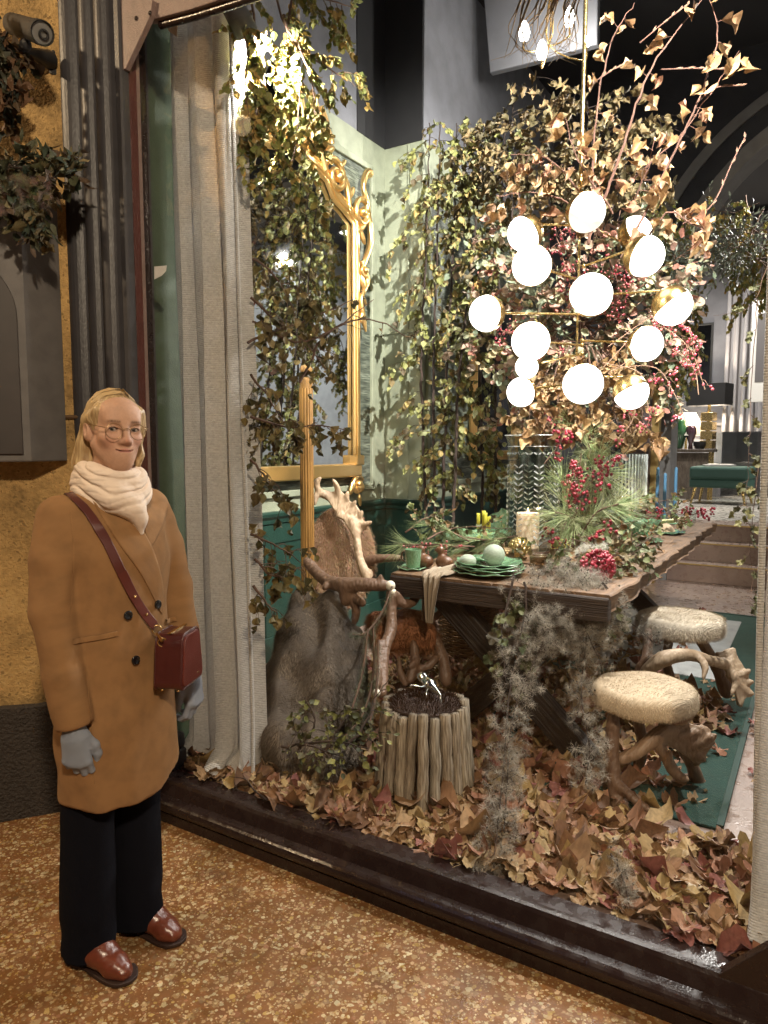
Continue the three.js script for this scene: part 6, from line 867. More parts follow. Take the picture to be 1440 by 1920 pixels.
const RED = [[0.22, 0.014, 0.03], [0.28, 0.024, 0.045], [0.15, 0.008, 0.018], [0.26, 0.04, 0.04]];
function berryTwigs(t, stems, seed, k = 1, m = twigBrown, col = RED, n = 9, r = 0.0085, gap = 0.045) {
  const R = rng(seed), sp = [], tw = [], rv = () => V(R() - 0.5, R() - 0.5, R() - 0.5);
  for (const s of stems) { const c = new THREE.CatmullRomCurve3(s.map((p) => (p.isVector3 ? p : at(...p)))), L = c.getLength(); tw.push(tube(c.getPoints(18), 0.0028, 5)); for (let i = 0; i < L / gap; i++) { const p = c.getPoint(lerp(0.35, 1, R())), e = p.clone().add(rv().multiplyScalar(0.13 * k)).add(V(0, -0.015, 0)); tw.push(tube([p, p.clone().lerp(e, 0.5).add(V(0, 0.012, 0)), e], 0.0016, 4)); for (let j = 0; j < n; j++) { const q = e.clone().add(rv().multiplyScalar(0.07 * k)); sp.push([q, r * (0.75 + 0.5 * R()), col[Math.floor(R() * col.length)]]); if (j % 2) tw.push(tube([e, q], 0.001, 3, 0, false)); } } }
  stuff(part(t, 'stalks', tw, m)); berries(t, sp);
}
{ // the great bunch round and behind the globes
  const t = thing('autumn_bouquet', 'huge autumn bunch of eucalyptus, dry leaves and berries behind globes', 'bouquet', at(1090, 600, 4.4));
  const E = [[0.38, 0.28, 0.21], [0.42, 0.25, 0.20], [0.26, 0.28, 0.18], [0.32, 0.32, 0.21], [0.48, 0.38, 0.29], [0.20, 0.25, 0.17], [0.36, 0.16, 0.12], [0.40, 0.33, 0.19]], rays = [];
  for (let i = 0; i < 26; i++) { const a = i / 26 * 2 * Math.PI, R = [150, 210, 255][i % 3]; rays.push({ pts: [[1095, 610, 4.5], [1095 + Math.cos(a) * R * 0.4, 600 - Math.sin(a) * R * 0.42, 4.35 + 0.15 * (i % 2)], [1098 + Math.cos(a) * R * 0.75, 580 - Math.sin(a) * R * 0.8, 4.25 + 0.25 * (i % 3)], [1100 + Math.cos(a) * R * 0.95, 585 - Math.sin(a) * R * 1.02, 4.2 + 0.25 * (i % 3)]], n: 13, r: 0.006 }); }
  grow(t, rays, { seed: 117, len: [0.12, 0.26], geos: [...LG.round, LG.round[1], LG.dry[0], LG.birch[1]], colors: E, size: [0.035, 0.07], gap: 0.034, keep: 0.8, hang: 0.4, mess: 1.1, fork: 0.35, most: 300, bark: bark([0.16, 0.09, 0.06]) });
  const D = [[0.26, 0.15, 0.065], [0.34, 0.22, 0.10], [0.19, 0.105, 0.045], [0.40, 0.29, 0.16]], lo = [];
  for (let i = 0; i < 9; i++) lo.push({ pts: [[1060 + i * 8, 650, 4.2], [1000 + i * 24, 740, 4.0], [990 + i * 28, 800 + (i % 3) * 12, 3.95]], n: 9 });
  grow(t, lo, { seed: 118, len: [0.08, 0.18], geos: LG.dry, colors: D, size: [0.045, 0.08], gap: 0.035, hang: 0.9, fork: 0.3, most: 120 });
  berryTwigs(t, [[[1090, 640, 4.3], [1080, 540, 4.0], [1050, 430, 3.95]], [[1090, 640, 4.3], [1010, 640, 4.1], [940, 620, 4.0]], [[1100, 640, 4.3], [1160, 560, 4.0], [1130, 450, 3.95]], [[1080, 700, 4.2], [1040, 780, 4.0], [1010, 810, 3.95]]], 55, 1, bark([0.20, 0.10, 0.07]), [[0.22, 0.03, 0.04], [0.28, 0.08, 0.07], [0.18, 0.02, 0.03]], 7, 0.0065);
  const u = thing('berry_branch', 'arching twigs with bright red berries right of the globes', 'branch', at(1240, 640, 3.85));
  berryTwigs(u, [[[1130, 690, 3.9], [1220, 610, 3.85], [1290, 650, 3.8], [1322, 730, 3.8]], [[1140, 700, 3.9], [1240, 650, 3.85], [1300, 690, 3.8], [1310, 740, 3.78]], [[1150, 690, 3.9], [1230, 690, 3.85], [1265, 740, 3.8], [1290, 800, 3.8]], [[1130, 680, 3.9], [1200, 700, 3.85], [1215, 760, 3.8], [1222, 800, 3.8]], [[1140, 650, 3.9], [1240, 590, 3.85], [1290, 620, 3.8], [1305, 680, 3.8]], [[1140, 700, 3.9], [1190, 740, 3.8], [1185, 790, 3.8], [1160, 820, 3.8]]], 57, 0.7, bark([0.34, 0.22, 0.15]), [[0.34, 0.05, 0.07], [0.40, 0.08, 0.10], [0.28, 0.03, 0.05], [0.42, 0.14, 0.12]], 4, 0.0072, 0.075);
}
{ // olive like sprays by the far arch
  const t = thing('olive_spray', 'fine small leaved olive sprays against the dark arch, far right', 'branches', at(1340, 460, 5.6));
  const S = []; for (let i = 0; i < 9; i++) S.push({ pts: [[1440, 430 + i * 9, 5.6], [1380, 440 + i * 8 - (i % 3) * 20, 5.6], [1310, 455 + i * 7 - (i % 2) * 26, 5.6], [1255 + (i % 4) * 14, 470 + i * 6, 5.6]], n: 14, r: 0.004 });
  grow(t, S, { seed: 121, len: [0.14, 0.28], geos: LG.lance, colors: [[0.12, 0.14, 0.11], [0.20, 0.23, 0.18], [0.07, 0.085, 0.06]], size: [0.03, 0.055], gap: 0.028, hang: 0.2, most: 40, twigR: 0.0016 });
  const v = thing('ivy_strand', 'thin ivy strand hanging beside the right curtain', 'ivy', at(1408, 950, 3.4));
  grow(v, [{ pts: [[1420, 560, 3.5], [1408, 760, 3.5], [1402, 900, 3.45], [1400, 985, 3.4]], n: 12, r: 0.0025 }, { pts: [[1422, 880, 3.4], [1408, 1000, 3.4], [1410, 1100, 3.35], [1404, 1130, 3.3]], n: 9, r: 0.0025 }, { pts: [[1440, 500, 3.6], [1400, 580, 3.6], [1340, 590, 3.7]], n: 4, k: 0.5, r: 0.002 }], { seed: 123, len: [0.03, 0.08], geos: LG.ivy, colors: [[0.12, 0.12, 0.05], [0.20, 0.18, 0.07], [0.07, 0.07, 0.03]], size: [0.03, 0.055], gap: 0.03, levels: 0, most: 60 });
}
// ---- pine needles
const needleG = (() => { const L = []; for (let i = 0; i < 6; i++) { const a = i / 6 * 2 * Math.PI, s = 0.32 + 0.1 * (i % 3); L.push(tube([V(0, 0, 0), V(Math.cos(a) * s * 0.45, 0.55, Math.sin(a) * s * 0.45), V(Math.cos(a) * s, 0.95 - 0.1 * (i % 2), Math.sin(a) * s)], [0.010, 0.009, 0.002], 3, 0, false)); } return merge(L); })();
function pine(t, stems, seed, len = [0.07, 0.12], every = 0.006, cols = [[0.10, 0.17, 0.055], [0.16, 0.24, 0.085], [0.065, 0.12, 0.04], [0.22, 0.28, 0.12]], thick = 1) {
  const R = rng(seed), im = [], c = new THREE.Color(), rv = () => V(R() - 0.5, R() - 0.5, R() - 0.5);
  for (const s of stems) { const q = new THREE.CatmullRomCurve3(s.map((p) => (p.isVector3 ? p : at(...p)))), L = q.getLength(); part(t, 'branch', tube(q.getPoints(16), 0.005, 6), twigBrown); for (let i = 0; i < L / every; i++) { const k = R(), p = q.getPoint(k), d = q.getTangent(k).multiplyScalar(0.9).add(rv().multiplyScalar(1.7)).add(V(0, -0.4, 0)).normalize(); im.push([p, d, lerp(...len, R()), cols[Math.floor(R() * cols.length)], R() * 6]); } }
  const I = new THREE.InstancedMesh(needleG, Mat([1, 1, 1], 0.55), im.length); t.updateWorldMatrix(true, false); const inv = t.matrixWorld.clone().invert();
  im.forEach(([p, d, l, col, a], i) => { _q.setFromUnitVectors(V(0, 1, 0), d).multiply(new THREE.Quaternion().setFromAxisAngle(V(0, 1, 0), a)); I.setMatrixAt(i, _m.compose(p, _q, V(l * thick, l, l * thick)).premultiply(inv)); I.setColorAt(i, c.setRGB(...col)); }); I.name = 'needles'; t.add(stuff(I));
}
{
  const t = thing('pine_spray', 'long needled green pine spray rising at the centre of table', 'pine spray', at(1100, 960, 3.95));
  pine(t, [[[1085, 1010, 3.9], [1110, 920, 3.95], [1105, 840, 3.95], [1085, 790, 3.95]], [[1100, 980, 3.85], [1060, 940, 3.8], [1055, 890, 3.8]], [[1085, 1010, 3.8], [1120, 960, 3.75], [1160, 945, 3.7]], [[1080, 1000, 3.8], [1070, 970, 3.7], [1040, 960, 3.65]], [[1095, 900, 3.9], [1125, 880, 3.9], [1140, 930, 3.9]]], 61, [0.15, 0.27], 0.0085, [[0.20, 0.26, 0.10], [0.28, 0.33, 0.15], [0.13, 0.19, 0.065], [0.34, 0.36, 0.19]], 0.42);
  const u = thing('pine_spray', 'green pine spray with fine needles behind cup and wooden ducks', 'pine spray', at(820, 1030, 3.45));
  pine(u, [[[890, 1025, 3.8], [840, 1022, 3.75], [790, 1022, 3.7], [755, 1020, 3.7]], [[880, 1015, 3.8], [840, 995, 3.85], [800, 985, 3.9]], [[970, 1005, 3.95], [910, 1012, 3.85], [860, 1005, 3.85]]], 62, [0.12, 0.2], 0.011, [[0.14, 0.20, 0.07], [0.22, 0.27, 0.11], [0.09, 0.14, 0.05], [0.28, 0.30, 0.15]], 0.42);
  berryTwigs(u, [[[890, 1025, 3.75], [830, 1025, 3.7], [775, 1025, 3.65]], [[880, 1030, 3.7], [810, 1020, 3.7], [755, 1025, 3.66]]], 63, 0.5, twigBrown, [[0.36, 0.10, 0.10], [0.30, 0.05, 0.06]], 3, 0.006);
  const w = thing('fir_spray', 'fine feathery green sprig draped under the ruffled bowl', 'greenery', at(1150, 1030, 3.9));
  pine(w, [[[1100, 1010, 3.8], [1140, 1025, 3.75], [1180, 1040, 3.7], [1200, 1050, 3.7]], [[1060, 1020, 3.7], [1100, 1050, 3.6], [1150, 1060, 3.55]], [[1160, 1000, 3.9], [1130, 990, 3.9], [1080, 1000, 3.9]], [[1100, 990, 4.2], [1160, 970, 4.4], [1220, 965, 4.7]], [[1190, 1020, 3.9], [1150, 1075, 3.6], [1165, 1090, 3.5]]], 64, [0.035, 0.06], 0.0035, [[0.10, 0.16, 0.05], [0.15, 0.18, 0.06], [0.06, 0.10, 0.035], [0.17, 0.15, 0.06]]);
  const x = thing('table_greenery', 'low mixed twigs, ivy leaves and berries along table middle', 'greenery', at(1130, 990, 4.0));
  grow(x, [{ pts: [[900, 1040, 3.5], [1000, 1060, 3.4], [1090, 1070, 3.3]], n: 14 }, { pts: [[1000, 1040, 3.7], [1090, 1020, 3.7], [1180, 980, 4.1], [1300, 950, 4.9]], n: 22 }, { pts: [[1060, 1000, 4.0], [1150, 960, 4.5], [1260, 935, 5.4]], n: 18 }, { pts: [[1060, 1000, 4.0], [1120, 910, 4.2], [1150, 930, 4.3]], n: 10 }, { pts: [[800, 1010, 3.8], [860, 990, 3.9], [960, 990, 4.0]], n: 12 }, { pts: [[760, 1000, 3.9], [800, 970, 3.95], [830, 975, 4.0]], n: 8 }, { pts: [[1000, 1075, 3.25], [1060, 1062, 3.3], [1150, 1050, 3.4], [1190, 1040, 3.5]], n: 26 }, { pts: [[1010, 1055, 3.45], [1080, 1045, 3.5], [1140, 1020, 3.7], [1170, 1000, 3.9]], n: 26 }, { pts: [[1080, 1080, 3.15], [1130, 1065, 3.3], [1185, 1030, 3.6], [1230, 1005, 4.2]], n: 24 }], { seed: 125, len: [0.06, 0.14], geos: [...LG.birch, LG.ivy[0], LG.dry[1], LG.lance[0]], colors: [[0.08, 0.11, 0.035], [0.13, 0.15, 0.05], [0.17, 0.13, 0.06], [0.10, 0.07, 0.035], [0.22, 0.24, 0.14], [0.25, 0.14, 0.06]], size: [0.02, 0.05], gap: 0.022, hang: 0, most: 160, bark: twigBrown });
  berryTwigs(x, [[[1060, 1000, 3.8], [1080, 920, 3.75], [1090, 850, 3.75]], [[1070, 990, 3.8], [1085, 940, 3.72], [1075, 880, 3.72]], [[1060, 1000, 3.8], [1110, 900, 3.75], [1150, 860, 3.75]], [[1080, 1010, 3.7], [1120, 1000, 3.65], [1150, 980, 3.6]], [[1050, 1000, 3.7], [1030, 1000, 3.65], [1060, 1025, 3.6]], [[1160, 970, 4.6], [1210, 960, 4.8], [1230, 962, 4.9]], [[1230, 960, 4.9], [1290, 965, 5.0], [1325, 960, 5.0]], [[1020, 870, 3.8], [1050, 830, 3.8], [1060, 800, 3.8]]], 65, 0.75, twigBrown, [[0.18, 0.008, 0.02], [0.13, 0.005, 0.012], [0.24, 0.014, 0.03]], 6, 0.0085);
  // dense hanging bunch of red berries over the edge
  const b = thing('berry_bunch', 'dense shiny bunch of crimson berries over front table edge', 'berries', at(1125, 1062, 3.2)), R = rng(66), sp = [];
  for (let i = 0; i < 260; i++) { const a = R() * 7, v = R() * 2 - 1, q = Math.sqrt(1 - v * v); sp.push([at(1122, 1062, 3.2).add(V(Math.cos(a) * q * 0.075, v * 0.07, Math.sin(a) * q * 0.06).multiplyScalar(0.75 + 0.3 * R())), 0.0072 + 0.0026 * R(), RED[Math.floor(R() * 3)].map((c) => c * 1.1)]); } berries(b, sp); stuff(part(b, 'stalks', [...Array(16)].map(() => tube([at(1122, 1062, 3.2), at(1100 + R() * 60, 1030 + R() * 80, 3.18)], 0.0014, 4)), bark([0.3, 0.1, 0.08])));
  part(b, 'stem', tube([at(1122, 1050, 3.22), at(1100, 1020, 3.35), at(1070, 1010, 3.5)], 0.003, 5, 10), twigBrown);
}
// ---- old man's beard: feathery seed heads
const plumeG = (() => { const L = [], R = rng(71); for (let i = 0; i < 34; i++) { const d = V(R() - 0.5, R() - 0.5, R() - 0.5).normalize(), u = V(R() - 0.5, R() - 0.5, R() - 0.5).cross(d).normalize(); L.push(tube([V(), d.clone().multiplyScalar(0.36).addScaledVector(u, 0.06), d.clone().multiplyScalar(0.66).addScaledVector(u, 0.28), d.clone().multiplyScalar(0.70).addScaledVector(u, 0.62)], [0.008, 0.010, 0.009, 0.002], 3, 0, false)); } return merge(L); })();
function beard(t, spots, m) { const I = new THREE.InstancedMesh(plumeG, m, spots.length), c = new THREE.Color(), R = rng(72); t.updateWorldMatrix(true, false); const inv = t.matrixWorld.clone().invert(); spots.forEach(([p, s, col], i) => { I.setMatrixAt(i, _m.compose(p, _q.setFromEuler(new THREE.Euler(R() * 6, R() * 6, R() * 6)), V(s, s, s)).premultiply(inv)); I.setColorAt(i, c.setRGB(...col)); }); I.name = 'seed_plumes'; t.add(stuff(I)); }
{
  const t = thing('clematis_garland', 'hanging garland of grey feathery seed heads trailing from table to floor', 'garland', at(1040, 1250, 2.9)), R = rng(73), sp = [], tw = [], fm = Mat([1, 1, 1], 0.9, { transmission: 0.3, thickness: 0 });
  const strands = [[[1010, 1080, 3.1], [985, 1180, 3.0], [955, 1300, 2.8], [945, 1430, 2.62], [930, 1580, 2.4], [925, 1640, 2.32], 42, 620], [[1060, 1090, 3.1], [1020, 1200, 2.95], [965, 1330, 2.78], [950, 1480, 2.55], [945, 1560, 2.45], 32, 380], [[1090, 1080, 3.1], [1100, 1180, 3.0], [1090, 1300, 2.88], [1105, 1400, 2.75], [1098, 1470, 2.66], 34, 520], [[1040, 1075, 3.12], [1090, 1110, 3.06], [1130, 1130, 3.0], [1135, 1180, 2.98], 44, 420], [[980, 1100, 3.1], [1030, 1130, 3.05], [1080, 1150, 3.0], [1115, 1220, 2.95], 52, 420], [[985, 1220, 2.95], [1030, 1180, 2.95], [1075, 1180, 2.95], 46, 200], [[1140, 1590, 2.3], [1165, 1640, 2.2], [1180, 1690, 2.12], 22, 40], [[1165, 1155, 3.6], [1210, 1190, 3.5], [1230, 1210, 3.5], 26, 60]];
  for (const s of strands) { const n = s.at(-1), w = s.at(-2), c = new THREE.CatmullRomCurve3(s.slice(0, -2).map((p) => at(...p))); tw.push(tube(c.getPoints(20), 0.003, 5)); for (let i = 0; i < n * (strands.indexOf(s) > 2 ? 0.85 : 0.5); i++) { const k = R(), p = c.getPoint(k), d = depthOf(p), r = w * d / FOCAL * Math.sqrt(R()), a = R() * 7, q = p.clone().addScaledVector(_rt, Math.cos(a) * r).addScaledVector(_up, Math.sin(a) * r).addScaledVector(_fw, (R() - 0.5) * 0.1); if (q.y < FL + 0.02) q.y = FL + 0.02; const f = (0.6 + 0.5 * R()), br = mix3([0.36, 0.32, 0.25], [0.74, 0.70, 0.60], R() * R()); sp.push([q, 0.016 + 0.022 * R() * R() + 0.004, br.map((v) => v * f)]); if (i % 3 === 0) tw.push(tube([p, p.clone().lerp(q, 0.5).add(V(0, 0.01, 0)), q], 0.001, 3, 0, false)); } }
  beard(t, sp, fm); stuff(part(t, 'twigs', tw, twigDark));
  // dark seeds at the hearts
  berries(t, sp.filter((_, i) => i % 2).map(([p]) => [p, 0.0038, [0.05, 0.035, 0.02]]), 'seeds');
  grow(t, [{ pts: [[965, 1080, 3.08], [940, 1180, 2.98], [950, 1280, 2.85]], n: 12 }, { pts: [[985, 1090, 3.05], [985, 1150, 3.0], [965, 1230, 2.95]], n: 10 }, { pts: [[1130, 1090, 3.02], [1150, 1130, 3.0], [1140, 1190, 2.98]], n: 6 }], { seed: 127, len: [0.04, 0.1], geos: [...LG.ivy, LG.birch[1]], colors: [[0.045, 0.065, 0.025], [0.08, 0.10, 0.04], [0.12, 0.13, 0.05], [0.05, 0.04, 0.02]], size: [0.03, 0.06], gap: 0.03, hang: 1, levels: 0, most: 90, bark: twigDark });
  // white plumes on the table edge
  const u = thing('clematis_tuft', 'small white feathery tufts lying above the crimson berry bunch', 'seed heads', at(1110, 1030, 3.3)), s2 = []; for (let i = 0; i < 60; i++) s2.push([at(1108 + (R() - 0.5) * 55, 1032 + (R() - 0.5) * 22, 3.28 + R() * 0.1), 0.018 + 0.01 * R(), [0.62, 0.60, 0.52]]); beard(u, s2, fm); stuff(part(u, 'twigs', [tube([at(1080, 1040, 3.3), at(1110, 1032, 3.32), at(1140, 1036, 3.34)], 0.002, 5)], twigDark));
}
{ // greenery round the fur throw and chair
  const t = thing('trailing_fern', 'dark trailing fern falling from chair arm to the floor', 'greenery', at(690, 1250, 3.0));
  pine(t, [[[735, 1100, 3.3], [715, 1150, 3.2], [680, 1190, 3.1], [660, 1190, 3.1]], [[700, 1170, 3.15], [700, 1260, 3.05], [680, 1340, 2.9], [640, 1390, 2.8]], [[690, 1180, 3.12], [680, 1260, 3.0], [660, 1330, 2.85]], [[710, 1200, 3.1], [705, 1300, 2.95], [690, 1370, 2.8]]], 81, [0.02, 0.04], 0.0032, [[0.05, 0.065, 0.03], [0.09, 0.10, 0.045], [0.14, 0.15, 0.08], [0.035, 0.045, 0.02]]);
  const u = thing('variegated_plant', 'low yellow green leafed sprigs at the foot of the fur throw', 'plant', at(620, 1390, 2.7));
  grow(u, [{ pts: [[560, 1410, 2.72], [590, 1350, 2.75], [570, 1310, 2.8]], n: 9 }, { pts: [[600, 1420, 2.68], [640, 1360, 2.7], [660, 1330, 2.75]], n: 12 }, { pts: [[560, 1400, 2.7], [620, 1390, 2.62], [690, 1400, 2.55]], n: 14 }, { pts: [[530, 1400, 2.7], [580, 1395, 2.65], [640, 1420, 2.55]], n: 12 }, { pts: [[650, 1400, 2.6], [690, 1350, 2.65], [700, 1310, 2.7]], n: 8 }], { seed: 131, len: [0.05, 0.11], geos: [...LG.birch, LG.lance[0]], colors: [[0.13, 0.14, 0.04], [0.20, 0.20, 0.06], [0.07, 0.08, 0.03], [0.05, 0.055, 0.022], [0.09, 0.08, 0.035]], size: [0.016, 0.036], gap: 0.026, keep: 0.7, hang: 0, most: 140, bark: twigDark });
  const v = thing('bare_twig', 'bent dry twig at the foot of the left curtain', 'twig', at(450, 1470, 2.35)); part(v, 'branch', [tube([at(500, 1500, 2.3), at(475, 1480, 2.32), at(462, 1462, 2.34), at(430, 1456, 2.36)], [0.003, 0.0025, 0.002, 0.001], 5, 14), tube([at(466, 1488, 2.3), at(445, 1480, 2.32), at(438, 1462, 2.33)], [0.0025, 0.002, 0.001], 5, 12)], twigDark);
}
{ // fallen leaves: the floor of the window is deep in them
  const t = thing('leaf_litter', 'deep carpet of brown, tan and reddish fallen leaves on floor', 'fallen leaves', [-1.1, FL, -3]), R = rng(141), L = [];
  const C = [[0.252, 0.140, 0.068], [0.324, 0.194, 0.095], [0.216, 0.108, 0.050], [0.369, 0.239, 0.126], [0.279, 0.122, 0.068], [0.315, 0.167, 0.104], [0.342, 0.239, 0.117], [0.153, 0.077, 0.041], [0.306, 0.203, 0.077], [0.225, 0.077, 0.063]];
  const dens = (x, z) => { // where leaves lie: all along the window, thinning to the right over the rug
    if (x < -2.42 || z > -2.04 || z < -6.6) return 0; let d = x < -0.62 + 0.12 * Math.sin(z * 3) ? 1 : 0;
    if (z > -2.62 - 0.25 * fbm(x * 2, 1, 3, 2)) d = 1; if (x > -0.62 && z < -2.6 && z > -3.6) d = Math.max(d, 0.55 * sstep(0.30, 0.0, x + 0.62) ); if (x > -0.62 && z < -3.3 && z > -4.4) d = Math.max(d, 0.9 * sstep(0.33, 0.1, x + 0.62)); if (z < -4.6) d *= 0.55 * sstep(-6.6, -4.6, z); return d; };
  const lay = (n, x0, x1, z0, z1, s0, s1, h) => { for (let i = 0; i < n; i++) { const x = lerp(x0, x1, R()), z = lerp(z0, z1, R()); if (R() > dens(x, z)) continue; const up = V((R() - 0.5) * 0.62, 1, (R() - 0.5) * 0.62).normalize(), a = R() * 7, d = V(Math.cos(a), 0, Math.sin(a)); d.addScaledVector(up, -d.dot(up)).normalize(); const s = lerp(s0, s1, R() * R()); L.push({ p: V(x, FL + 0.012 + h * R() * (0.5 + 0.5 * fbm(x * 4, 2, z * 4, 2)), z).addScaledVector(d, -0.4 * s), d, n: R() < 0.85 ? up : up.negate(), s, w: 0.8 + 0.3 * R(), g: Math.floor(R() * 9), c: Math.floor(R() * 10) }); } };
  lay(1300, -2.4, 0.4, -2.9, -2.03, 0.085, 0.19, 0.06); lay(700, -2.4, 0.4, -2.6, -2.03, 0.04, 0.08, 0.06); lay(1600, -2.4, -0.2, -4.2, -2.9, 0.075, 0.15, 0.05); lay(1100, -2.4, -0.3, -6.6, -4.2, 0.07, 0.13, 0.03);
  putLeaves(t, L, [...LG.plane, LG.dry[0], LG.dry[2], LG.birch[2]], C, 300, 'leaf', 0.7);
  // a few single leaves and scraps on the rug
  const S = []; for (let i = 0; i < 46; i++) { const x = -0.62 + R() * 0.6, z = -2.7 - R() * 1.9; S.push({ p: V(x, FL + 0.02, z), d: V(R() - 0.5, 0, R() - 0.5), n: V(0.1, 1, 0.1).normalize(), s: 0.02 + 0.05 * R() * R(), g: i, c: Math.floor(R() * 10) }); } putLeaves(t, S, LG.plane, C, 46, 'leaf', 0.7);
}
{ // outside left: dried garlands on the wall and on the case
  const t = thing('dried_garland', 'dried flower and fern garland on top of the grey case', 'garland', at(70, 340, 2.55)), R = rng(151), sp = [], D = [[0.075, 0.08, 0.04], [0.13, 0.11, 0.055], [0.05, 0.055, 0.03], [0.20, 0.16, 0.085], [0.07, 0.10, 0.075], [0.11, 0.07, 0.045]];
  grow(t, [{ pts: [[-60, 300, 2.5], [0, 310, 2.5], [60, 320, 2.52], [115, 330, 2.55]], n: 26 }, { pts: [[-60, 350, 2.45], [10, 350, 2.46], [80, 345, 2.5], [120, 320, 2.52]], n: 26 }, { pts: [[0, 380, 2.45], [40, 390, 2.46], [70, 395, 2.48]], n: 9 }, { pts: [[10, 350, 2.46], [45, 400, 2.45], [42, 430, 2.45]], n: 5, k: 0.6 }], { seed: 152, len: [0.05, 0.13], geos: [...LG.lance, LG.dry[0], LG.birch[1]], colors: D, size: [0.025, 0.06], gap: 0.016, hang: 0.3, most: 160, bark: twigDark });
  for (let i = 0; i < 260; i++) sp.push([at(10 + R() * 90 - 20 * R(), 330 + R() * 60, 2.42 + 0.08 * R()), 0.012 + 0.014 * R(), [0.34, 0.29, 0.19].map((v) => v * (0.5 + 0.6 * R()))]); for (let i = 0; i < 160; i++) sp.push([at(-10 + R() * 55, 340 + R() * 60, 2.4 + 0.06 * R()), 0.012 + 0.014 * R(), [0.32, 0.28, 0.22].map((v) => v * (0.6 + 0.5 * R()))]); beard(t, sp, Mat([1, 1, 1], 0.9));
  const u = thing('dried_garland', 'dry leafy garland hanging on ochre wall under security camera', 'garland', at(0, 120, 2.5));
  grow(u, [{ pts: [[-60, -20, 2.5], [-15, 60, 2.5], [5, 120, 2.52], [10, 190, 2.55]], n: 20 }, { pts: [[-60, 120, 2.5], [-10, 150, 2.5], [20, 180, 2.52]], n: 14 }, { pts: [[-20, 60, 2.5], [20, 95, 2.52], [50, 130, 2.56]], n: 5, k: 0.6 }], { seed: 153, len: [0.04, 0.10], geos: [...LG.dry, LG.birch[0]], colors: [[0.05, 0.05, 0.025], [0.10, 0.065, 0.035], [0.16, 0.085, 0.045], [0.05, 0.06, 0.05]], size: [0.025, 0.055], gap: 0.018, hang: 0.6, most: 120, bark: twigDark });
}
